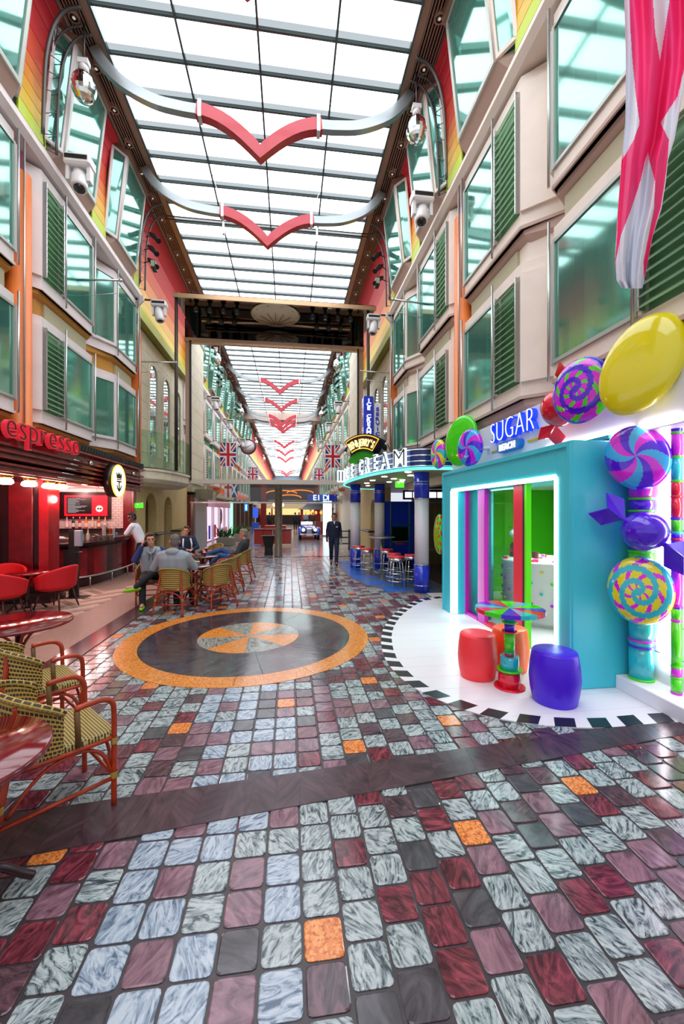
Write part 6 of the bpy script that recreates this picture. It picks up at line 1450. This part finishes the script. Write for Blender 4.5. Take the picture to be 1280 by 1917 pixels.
def make_chair(name, lab, group):
    t = thing(name, lab, 'chair', (0,0,0), 0, group)
    # front legs running up into the arm rails
    for s in (-1, 1):
        P = [(s*.25,.245,0),(s*.25,.245,.3),(s*.25,.245,.57),(s*.255,.225,.645),(s*.262,.16,.675),(s*.267,.03,.672)]
        MB().tube(smooth_path(P, 4), .0165, 8).build('front_leg', rattan, t, local=True)
        P = [(s*.27,-.36,0),(s*.225,-.28,.32),(s*.19,-.225,.62),(s*.17,-.215,.75)]
        MB().tube(smooth_path(P, 4), .0165, 8).build('rear_leg', rattan, t, local=True)
        # arched braces and binding
        P = [(s*.245,.235,.2),(s*.24,.18,.34),(s*.235,.06,.40),(s*.23,-.12,.36),(s*.232,-.27,.2)]
        MB().tube(smooth_path(P, 4), .011, 6).build('side_brace', rattan, t, local=True)
        MB().tube([(s*.25,.24,.17),(s*.245,-.31,.17)], .012, 6).build('side_stretcher', rattan, t, local=True)
        for z in (.19, .4): MB().lathe([(.02,z-.02),(.021,z),(.02,z+.02)], (s*.25,.245,0), 8, cap=False).build('binding', wrap, t, local=True)
        MB().lathe([(.02,.25),(.021,.27),(.02,.29)], (s*.237,-.297,0), 8, cap=False).build('binding', wrap, t, local=True)
        MB().tube([(s*.266,.05,.45),(s*.267,.04,.66)], .016, 6).build('end_board', mat('cane_board', '#6a4a20', .5), t, local=True)
    for y, w_ in ((.24,.25),(-.31,.245)): MB().tube([(-w_,y,.19),(w_,y,.19)], .012, 6).build('cross_stretcher', rattan, t, local=True)
    for y in (.24, -.29): MB().tube(smooth_path([(-.24,y,.2),(-.17,y,.34),(0,y,.4),(.17,y,.34),(.24,y,.2)], 4), .011, 6).build('arch_brace', rattan, t, local=True)
    # seat
    pts = []
    for sx_, sy_, a0, cx_, cy_ in ((1,1,0,.2,.2),(-1,1,90,-.2,.2),(-1,-1,180,-.13,-.15),(1,-1,270,.13,-.15)):
        rr_ = .055 if sy_ > 0 else .1
        for a in (0, 30, 60, 90): pts.append((cx_+rr_*math.cos(math.radians(a0+a)), cy_+rr_*math.sin(math.radians(a0+a))))
    MB().rings([[(x,y,.425) for x,y in pts], [(x*1.02,y*1.02,.44) for x,y in pts], [(x,y,.462) for x,y in pts], [(x*.9,y*.9,.468) for x,y in pts]]).build('seat', wv_seat, t, local=True)
    MB().tube([(x,y,.42) for x, y in pts], .014, 6, closed=True).build('seat_rim', rattan, t, local=True)
    # woven barrel back
    nu, nv = 36, 8
    def bf(off): return lambda u, v: (back_path(u)[0]*(1-.04*(1-v))*(1-off), back_path(u)[1]*(1-.02*(1-v))*(1-off), lerp(.45, rail_z(u), v))
    b = MB().grid(bf(0), nu, nv); b.grid(lambda u, v: bf(.035)(u, v), nu, nv)
    uvgrid(b.build('backrest', wv_back, t, local=True), nu, nv)
    nu2 = 40; n2 = 8
    P = [(back_path(i/nu2)[0], back_path(i/nu2)[1], rail_z(i/nu2)) for i in range(nu2+1)]
    o = MB().tube(P, .021, n2).build('top_rail', wv_rail, t, local=True); me = o.data; uv = me.uv_layers.new(name='UVMap')
    for l in me.loops: k = l.vertex_index; uv.data[l.index].uv = ((k//n2)/nu2, (k % n2)/n2)
    return t
GR = 'woven rattan bistro chairs'
c0 = make_chair('bistro_chair', 'woven rattan bistro chair nearest the camera, beside the front red table', GR)
c0.location = (-1.42, 2.64, 0); c0.rotation_euler = (0, 0, math.radians(-47))
def chair(x, y, deg, lab): return dup(c0, (x, y, 0), math.radians(deg), lab, GR)
chair(-1.99, 3.46, -47, 'woven rattan bistro chair behind the nearest one, by the oval red table')
chair(-2.04, 7.58, -8, 'rattan chair of the man in the grey hoodie')
chair(-1.42, 7.98, 38, 'empty rattan chair right of the man in the grey hoodie')
chair(-2.72, 8.42, 190, 'rattan chair of the man on the phone')
chair(-1.52, 8.78, 75, 'empty rattan chair showing its woven back beside the small dark table')
chair(-1.42, 9.62, 95, 'empty rattan chair between the hoodie table and the reclining man')
chair(-1.32, 11.02, 85, 'rattan chair of the man reclining in jeans')
chair(-2.95, 11.85, 200, 'rattan chair of the man in the navy jacket')
chair(-2.3, 12.6, 150, 'empty rattan chair farthest back near the planters')
tabm = mat('table_mahogany', '#7a0c16', .12, noise=.25, nscale=5, coat=.6); tabd = mat('table_brown', '#4a2018', .15, noise=.2, coat=.5)
def rtable(x, y, r, h, m, lab, rx=None):
    t = thing('round_table', lab, 'table', (x, y, 0), group='round cafe tables')
    MB().lathe([(r*.93,h-.035),(r,h-.028),(r*1.0,h-.008),(r*.98,h),(r*.02,h+.001)], (x,y,0), 44).build('table_top', m, t)
    MB().lathe([(.05,.06),(.035,.1),(.03,h-.05),(.12,h-.035)], (x,y,0), 16).build('pedestal', woodd, t)
    for k in range(4):
        a = PI/4+k*PI/2; d = (math.cos(a), math.sin(a))
        MB().tube(smooth_path([(x+d[0]*.03,y+d[1]*.03,.2),(x+d[0]*.16,y+d[1]*.16,.16),(x+d[0]*.26,y+d[1]*.26,.06),(x+d[0]*.3,y+d[1]*.3,.022)], 4), .02, 8).build('foot', woodd, t)
        MB().tube(smooth_path([(x+d[0]*.03,y+d[1]*.03,h-.25),(x+d[0]*.12,y+d[1]*.12,h-.12),(x+d[0]*r*.75,y+d[1]*r*.75,h-.04)], 4), .014, 6).build('top_brace', rattan, t)
rtable(-1.46, 1.93, .37, .74, tabm, 'glossy red mahogany table cut by the left edge, nearest the camera')
rtable(-2.64, 4.32, .45, .72, tabm, 'glossy red mahogany table beside the parquet, behind the second chair')
rtable(-1.95, 8.5, .33, .70, tabd, 'dark brown table between the hoodie man and the phone man')
rtable(-2.15, 10.4, .36, .70, tabd, 'dark brown table before the reclining man')
rtable(-2.2, 11.6, .33, .70, tabd, 'dark table farther back with red cups')
rtable(-4.72, 7.95, .33, .71, tabm, 'small red table between the red armchairs')
def mug(x, y, z, c, lab):
    t = thing('cup', lab, 'cup', (x, y, z)); MB().lathe([(.028,0),(.038,.09),(.04,.092),(.033,.088),(.025,.01)], (x,y,z), 12).build('cup_body', mat('cup_'+c, c, .3), t); MB().lathe([(.041,.088),(.038,.1)], (x,y,z), 12).build('lid', whitem, t)
mug(-2.1, 10.35, .701, '#d02a3a', 'red cup on the table before the reclining man'); mug(-2.3, 11.55, .701, '#c8283a', 'red cup on the far dark table'); mug(-1.85, 8.45, .701, '#e8e4e0', 'white cup on the hoodie table')
MB().bbox(-2.28, -2.05, 11.62, 11.78, .702, .712, .003).build('napkin_tray', mat('tray_pink', '#e07a90', .5), label='pink tray on the far dark table', cat='tray')
# red upholstered armchairs
redf = mat('armchair_red', '#d0121f', .7); legw = mat('armchair_leg', '#4a1814', .35)
def make_arm(lab):
    t = thing('red_armchair', lab, 'armchair', (0,0,0), 0, 'red armchairs')
    def shell(u, v):
        t_ = lerp(-2.05, 2.05, u); c = math.cos(t_); sgn_ = 1
        top = .60+.22*max(0, math.cos(t_*.62))**1.6 if True else .8
        z = lerp(.40, top, v); fl_ = 1+.13*v
        return (.30*math.sin(t_)*fl_*(1.0 if abs(t_) < 1.57 else 1.06), -.30*c*fl_+.02, z)
    nu, nv = 40, 8
    o = MB().grid(shell, nu, nv).build('shell', redf, t, local=True); s_ = o.modifiers.new('thickness', 'SOLIDIFY'); s_.thickness = .055; s_.offset = 0; bv = o.modifiers.new('round', 'SUBSURF'); bv.levels = 1; bv.render_levels = 1
    MB().lathe([(.26,.36),(.295,.38),(.30,.43),(.27,.465),(.05,.475)], (0,.03,0), 28).build('seat_cushion', redf, t, local=True)
    MB().lathe([(.24,.33),(.25,.36)], (0,.03,0), 20).build('under_frame', black, t, local=True)
    for sx_ in (-1, 1):
        for sy_ in (-1, 1): MB().tube([(sx_*.17,sy_*.17,.35),(sx_*.25,sy_*.25,0)], [.022,.013], 8).build('leg', legw, t, local=True)
    return t
a0 = make_arm('red upholstered armchair with its back to the camera at the left edge'); a0.location = (-4.82, 7.42, 0); a0.rotation_euler = (0, 0, math.radians(-5))
dup(a0, (-4.32, 8.12, 0), math.radians(80), 'red upholstered armchair turned sideways, right of the small red table')
dup(a0, (-5.28, 8.2, 0), math.radians(200), 'red upholstered armchair behind the small red table')
# ---------------------------------------------------------------- people
def head_mb(b, M):
    n0 = len(b.v)
    b.ell((0,-.008,.035), .074, .094, .096, 16, 12); capsule(b, [(0,.02,-.02),(0,.035,-.065)], [.062,.046], 12)
    capsule(b, [(0,.085,.03),(0,.103,-.008)], [.011,.016], 8); capsule(b, [(-.032,.083,.048),(.032,.083,.048)], [.014,.014], 8)
    capsule(b, [(-.02,.083,-.048),(.02,.083,-.048)], [.012,.012], 8); b.ell((0,.078,-.083), .022, .02, .018, 8, 6)
    for s in (-1, 1): b.ell((s*.078,-.005,.012), .012, .022, .032, 8, 6)
    b.xf(M, n0)
def hair_mb(b, M, long=0):
    n0 = len(b.v); b.ell((0,-.022,.062), .08, .094, .082, 14, 10); b.ell((0,-.05,.01), .073, .062, .085, 12, 10)
    b.ell((0,.045,.105), .058, .045, .032, 10, 6)
    for s in (-1, 1): b.ell((s*.066,.012,.045), .016, .03, .045, 8, 6)
    b.xf(M, n0)
def hand_mb(b, wr, d, nrm, curl=.5):
    d = Vector(d).normalized(); nrm = Vector(nrm); nrm = (nrm-d*nrm.dot(d)).normalized(); s = d.cross(nrm)
    w = Vector(wr); n0 = len(b.v)
    for k in (-.022, -.008, .008, .022): capsule(b, [w+s*k*.6, w+d*.045+s*k, w+d*.085+s*k*1.1], [.017,.015,.012], 8)
    for k, l in ((-.028,.062),(-.0095,.075),(.0095,.07),(.028,.055)):
        p0 = w+d*.085+s*k*1.1; p1 = p0+(d*math.cos(curl*.6)+nrm*math.sin(curl*.6))*l*.5; p2 = p1+(d*math.cos(curl*1.5)+nrm*math.sin(curl*1.5))*l*.5
        capsule(b, [p0,p1,p2], [.0095,.0088,.0075], 8)
    p0 = w+d*.03-s*.03; p1 = p0+d*.03-s*.025+nrm*.015; p2 = p1+d*.035+nrm*.012; capsule(b, [p0,p1,p2], [.013,.011,.009], 8)
def person(lab, loc, rz, J, skin, top, trou, shoe, hair, short=False, vox=.009, hands=True, sleeve=None, collar=None, cv=None, jacket_fat=0., bag=None):
    t = thing('person', lab, 'person', loc, rz); V = Vector; f = jacket_fat
    hp, ch, nk, hd = V(J['hips']), V(J['chest']), V(J['neck']), V(J['head']); hf = V(J.get('look', (0,1,0))).normalized()
    sh, el, wr, hpj, kn, an, toe = (J[k] for k in ('sh','el','wr','hp','kn','an','toe')); side = (V(sh[1])-V(sh[0])).normalized()
    up = (hd-nk).normalized(); up = (up*.6+V((0,0,.4))).normalized(); rx = hf.cross(up).normalized(); up = rx.cross(hf).normalized()
    M = Matrix(((rx.x,hf.x,up.x,hd.x),(rx.y,hf.y,up.y,hd.y),(rx.z,hf.z,up.z,hd.z),(0,0,0,1))) @ Matrix.Scale(1.1, 4)
    wst = (hp*.55+ch*.45)
    # the body itself, one continuous surface
    b = MB(); head_mb(b, M); capsule(b, [ch+V((0,0,.06)), nk, hd-up*.05-hf*.015], [.07,.055,.052], 12)
    for i in (0, 1):
        s = -1 if i == 0 else 1; capsule(b, [hp+side*s*.07, wst+side*s*.065, ch+side*s*.08], [.1,.095,.1], 12)
        capsule(b, [V(sh[i])-side*s*.04, V(sh[i]), V(el[i]), V(wr[i])], [.055,.05,.037,.026], 12)
        capsule(b, [hpj[i], kn[i], an[i]], [.075,.055,.038], 12); capsule(b, [an[i], vl(an[i], toe[i], .9)], [.035,.03], 10)
        if hands:
            d = V(J['hdir'][i]) if 'hdir' in J else V(wr[i])-V(el[i]); hand_mb(b, wr[i], d, J['hnrm'][i] if 'hnrm' in J else (-s,0,0), J.get('curl', (.6,.6))[i])
    remesh(b.build('body', skin, t, local=True), vox, 2)
    # clothing
    cv = cv or max(.012, vox)
    b = MB()
    for i in (0, 1):
        s = -1 if i == 0 else 1
        capsule(b, [hp+side*s*.075+V((0,0,.02)), wst+side*s*(.075+f), ch+side*s*(.085+f)], [.112+f,.112+f,.115+f], 14)
    capsule(b, [hp+V((0,0,.02)), wst, ch], [.12+f,.125+f,.12+f], 14); capsule(b, [V(sh[0])*.85+ch*.15, (ch+nk)/2, V(sh[1])*.85+ch*.15], [.07,.085,.07], 12)
    arms = b if sleeve is None else MB()
    for i in (0, 1):
        s = -1 if i == 0 else 1; e_ = V(el[i]); w_ = V(wr[i])
        if short: capsule(arms, [V(sh[i])-side*s*.03, sh[i], vl(sh[i], el[i], .75)], [.075,.07,.062], 12)
        else: capsule(arms, [V(sh[i])-side*s*.03, sh[i], e_, e_+(w_-e_)*.9], [.078+f*.5,.07+f*.5,.055+f*.5,.042+f*.3], 12)
    remesh(b.build('top', top, t, local=True), cv, 4)
    if sleeve is not None: remesh(arms.build('sleeves', sleeve, t, local=True), cv, 3)
    b = MB(); capsule(b, [V(hpj[0]), hp+V((0,0,.0)), V(hpj[1])], [.105,.115,.105], 12)
    for i in (0, 1): capsule(b, [hpj[i], vl(hpj[i], kn[i], .5), kn[i], vl(kn[i], an[i], .5), vl(kn[i], an[i], 1.02)], [.1,.088,.07,.064,.058], 12)
    remesh(b.build('trousers', trou, t, local=True), cv, 3)
    for i in (0, 1):
        a = V(an[i]); q = V(toe[i]); d = (q-a).normalized(); heel = a-d*.05; b = MB()
        dn = V(J['sole'][i]) if 'sole' in J else V((0,0,-1))
        capsule(b, [heel+dn*.03, a+dn*.03, a+(q-a)*.6+dn*.045, q+dn*.05], [.044,.047,.045,.034], 10); capsule(b, [a, a-dn*.0+dn*.02], [.047,.05], 10)
        remesh(b.build('shoe', shoe, t, local=True), max(.01, vox), 2)
    b = MB(); hair_mb(b, M); remesh(b.build('hair', hair, t, local=True), max(.01, vox), 2)
    if vox < .015:
        for s in (-1, 1): MB().ell((s*.03,.086,.028), .011, .008, .008, 8, 6).xf(M).build('eye', mat('eye_dark', '#20140f', .2), t, local=True)
        MB().ell((0,.094,-.048), .022, .006, .006, 8, 4).xf(M).build('lips', mat('lips', '#9a5a50', .5), t, local=True)
    if collar is not None: b = MB(); b.tube([tuple(nk+V((.062*math.cos(a*PI/8),.062*math.sin(a*PI/8),-.012+.01*math.sin(a*PI/8)))) for a in range(16)], .016, 6, closed=True); b.build('collar', collar, t, local=True)
    return t, M
skd = mat('skin_brown', '#6a4030', .5); skl = mat('skin_light', '#d09a80', .5); skm_ = mat('skin_tan', '#b98464', .5)
hb = mat('hair_black', '#141010', .6); hbr = mat('hair_brown', '#4a2c1a', .6); hgr = mat('hair_grey', '#6e6862', .7)
wsh = mat('shirt_white', '#dfe3ee', .7); nv_ = mat('cloth_navy', '#141c34', .8); dk = mat('trouser_dark', '#15171e', .8); gry = mat('hoodie_grey', '#9aa2aa', .85); jean = mat('jeans_blue', '#2a4f86', .85); char = mat('jacket_charcoal', '#3a3a3e', .85)
shb = mat('shoe_black', '#0e0e10', .4); shg = mat('shoe_green', '#8ad018', .5)
STAND = dict(hp=[(-.09,0,.9),(.09,0,.9)], kn=[(-.1,.02,.48),(.1,.02,.48)], an=[(-.1,-.02,.08),(.1,-.02,.08)], toe=[(-.11,.15,.08),(.11,.15,.08)])
# customer leaning on the bar
person('person in white short sleeved shirt and dark trousers leaning on the espresso bar', (-4.14,11.62,0), PI/2, dict(hips=(0,-.12,.97), chest=(0,.05,1.36), neck=(0,.1,1.5), head=(0,.14,1.63), look=(-.75,.6,-.05),
    sh=[(-.2,.07,1.42),(.2,.07,1.42)], el=[(-.25,.24,1.15),(.25,.24,1.15)], wr=[(-.1,.46,1.12),(.1,.46,1.12)], hnrm=[(0,0,-1),(0,0,-1)], hp=[(-.09,-.12,.93),(.09,-.12,.93)], kn=[(-.12,-.02,.5),(.1,.05,.5)], an=[(-.12,-.3,.08),(.12,-.12,.08)], toe=[(-.13,-.13,.08),(.13,.05,.08)]), skd, wsh, dk, shb, hb, short=True, collar=wsh)
# man on the phone
p2, _ = person('person in grey and navy jacket sitting cross legged, phone at ear', (-2.72,8.4,0), math.radians(192), dict(hips=(0,-.08,.56), chest=(0,-.02,.98), neck=(0,.02,1.12), head=(.02,.06,1.245), look=(-.25,1,-.08),
    sh=[(-.2,-.02,1.03),(.2,-.02,1.03)], el=[(-.27,.12,.76),(.3,.12,.86)], wr=[(-.1,.33,.66),(.165,.10,1.14)], hdir=[(.6,.7,-.1),(-.15,-.25,1)], hnrm=[(0,0,-1),(-1,-.2,0)], curl=(.6,.9),
    hp=[(-.1,-.02,.55),(.1,-.02,.55)], kn=[(-.08,.42,.66),(.12,.42,.52)], an=[(.2,.58,.42),(.1,.55,.08)], toe=[(.36,.62,.42),(.1,.72,.08)], sole=[(.2,.2,-1),(0,0,-1)]), skl, gry, dk, shg, hbr, sleeve=mat('sleeve_navy', '#2a3a72', .8), jacket_fat=.015)
MB().bbox(-.008, .008, -.03, .03, -.06, .06, .004).xf(Matrix.Translation((.115,.07,1.235)) @ Matrix.Rotation(-.3, 4, 'X')).build('phone', black, p2, local=True)
MB().tube([(-.07,.1,1.1),(-.05,.145,1.02),(0,.155,.98),(.05,.145,1.02),(.07,.1,1.1)], .022, 8).build('hood_collar', gry, p2, local=True)
for s in (-1, 1): MB().tube([(s*.03,.135,1.0),(s*.035,.15,.85)], .005, 5).build('drawstring', black, p2, local=True)
# man in grey hoodie, back to the camera
p3, _ = person('person in light grey hoodie seen from behind in the rattan chair', (-2.06,7.62,0), math.radians(-5), dict(hips=(0,-.08,.57), chest=(.0,-.1,.98), neck=(.01,-.08,1.13), head=(.01,-.06,1.25), look=(-.35,1,-.05),
    sh=[(-.21,-.1,1.02),(.21,-.1,1.02)], el=[(-.37,-.05,.78),(.33,.06,.78)], wr=[(-.3,.2,.72),(.2,.3,.74)], hnrm=[(0,0,-1),(0,0,-1)], hp=[(-.1,-.02,.55),(.1,-.02,.55)], kn=[(-.14,.44,.53),(.14,.44,.53)], an=[(-.14,.44,.09),(.14,.5,.09)], toe=[(-.15,.6,.08),(.15,.66,.08)]), skl, gry, dk, shb, hgr, jacket_fat=.03)
MB().ell((.01,-.16,1.09), .13, .085, .075, 14, 8).build('hood', gry, p3, local=True)
# man in navy jacket
p4, _ = person('person in navy jacket with white straps sitting at the far table', (-2.93,11.9,0), math.radians(212), dict(hips=(0,-.08,.56), chest=(0,-.04,.98), neck=(0,-.01,1.13), head=(0,.02,1.255), look=(.45,1,-.1),
    sh=[(-.21,-.04,1.03),(.21,-.04,1.03)], el=[(-.28,.12,.78),(.28,.12,.78)], wr=[(-.08,.32,.76),(.1,.32,.76)], hnrm=[(0,0,-1),(0,0,-1)], hp=[(-.1,-.02,.55),(.1,-.02,.55)], kn=[(-.13,.44,.52),(.13,.44,.52)], an=[(-.13,.46,.08),(.13,.46,.08)], toe=[(-.14,.63,.08),(.14,.63,.08)]), skl, mat('jacket_navy', '#1c2a48', .8), mat('trouser_light', '#c8c4c0', .8), shb, hbr, jacket_fat=.025)
for s in (-1, 1): MB().tube([(s*.1,.085,1.05),(s*.12,.125,.9),(s*.12,.13,.75)], .022, 6).build('white_strap', whitem, p4, local=True)
# reclining man in jeans
p5, _ = person('person in charcoal hoodie and blue jeans reclining in a rattan chair', (-1.35,11.02,0), math.radians(88), dict(hips=(0,.02,.55), chest=(0,-.14,.93), neck=(0,-.15,1.08), head=(0,-.12,1.2), look=(.1,1,-.05),
    sh=[(-.2,-.15,.98),(.2,-.15,.98)], el=[(-.27,.0,.72),(.27,.02,.72)], wr=[(-.1,.2,.68),(.1,.2,.68)], hnrm=[(0,0,-1),(0,0,-1)], hp=[(-.1,.06,.54),(.1,.06,.54)], kn=[(-.1,.5,.66),(.12,.46,.78)], an=[(-.1,.78,.3),(.1,.88,.66)], toe=[(-.1,.93,.36),(.1,.96,.78)], sole=[(0,.5,-.8),(0,.8,-.5)]), skl, char, jean, shb, mat('hair_greyblond', '#8a7a66', .7), jacket_fat=.02)
b = MB(); 
for s in (-1, 1): b.tube([(s*.02+.0,-.02,1.228),(s*.055,-.018,1.23),(s*.078,-.1,1.235)], .004, 5)
b.build('glasses', black, p5, local=True); MB().ell((0,-.22,1.04), .11, .07, .06, 12, 8).build('hood', char, p5, local=True)
# walking crew member
p6, _ = person('person in navy sweater walking towards the camera with red cup and paper', (1.5,13.6,0), math.radians(178), dict(hips=(0,0,.95), chest=(0,.02,1.36), neck=(0,.02,1.5), head=(0,.04,1.62), look=(.15,1,.02),
    sh=[(-.17,.02,1.42),(.17,.02,1.42)], el=[(-.225,-.04,1.14),(.225,-.06,1.14)], wr=[(-.235,.1,.9),(.245,.08,.9)], hnrm=[(1,0,0),(-1,0,0)], curl=(.9,1.1), hp=[(-.09,0,.9),(.09,0,.9)], kn=[(-.08,.17,.5),(.09,-.04,.48)], an=[(-.06,.24,.09),(.08,-.27,.16)], toe=[(-.06,.41,.09),(.09,-.12,.07)]), skm_, nv_, mat('trouser_navy', '#16243c', .8), shb, hb, collar=wsh)
MB().lathe([(.03,0),(.042,.1),(.044,.102)], (.245,.14,.8), 12).build('red_cup', mat('cup_red', '#e0405a', .3), p6, local=True); MB().slab([(-.27,.12,.85),(-.21,.2,.85),(-.19,.2,.7),(-.27,.12,.68)], .004).build('paper', whitem, p6, local=True)
MB().slab([(-.03,.138,1.46),(.0,.15,1.38),(.03,.138,1.46),(0,.125,1.5)], .004).build('shirt_front', wsh, p6, local=True); MB().box(-.12, -.06, .138, .145, 1.28, 1.31).build('name_badge', whitem, p6, local=True)
# barista half hidden behind the pilaster
person('person in white shirt half hidden behind the pilaster at the bar', (-6.0,11.0,0), math.radians(-60), dict(hips=(0,0,.95), chest=(0,.02,1.36), neck=(0,.02,1.5), head=(0,.04,1.62), look=(0,1,-.2), sh=[(-.2,.02,1.42),(.2,.02,1.42)], el=[(-.26,.06,1.14),(.26,.06,1.14)], wr=[(-.15,.3,1.12),(.15,.3,1.12)], hnrm=[(0,0,-1),(0,0,-1)], **STAND), skm_, wsh, dk, shb, hb, vox=.014)
# far passers-by
for i, (x, y, rz_, tp, l) in enumerate(((-2.0,41,.3,'#2a2a30','dark coat, far left of the group'),(-1.2,42,3.0,'#b8b4b0','pale top, far left centre'),(.55,40,0,'#22242c','black backpack look, far centre'),(1.0,43,2.9,'#3a2a30','dark top by the pillar, far centre'),(1.75,44,.2,'#9ab0c8','light blue top, far right'),(2.4,42,3.1,'#5a4038','brown top beside the pagoda kiosk'))):
    person('distant person with '+l, (x,y,0), rz_, dict(hips=(0,0,.95), chest=(0,.02,1.36), neck=(0,.02,1.5), head=(0,.04,1.62), sh=[(-.2,.02,1.42),(.2,.02,1.42)], el=[(-.27,-.03,1.14),(.27,-.03,1.14)], wr=[(-.27,.06,.9),(.27,.06,.9)], **STAND), skm_ if i % 2 else skl, mat('far_top_%d' % i, tp, .8), dk, shb, hb, vox=.02)
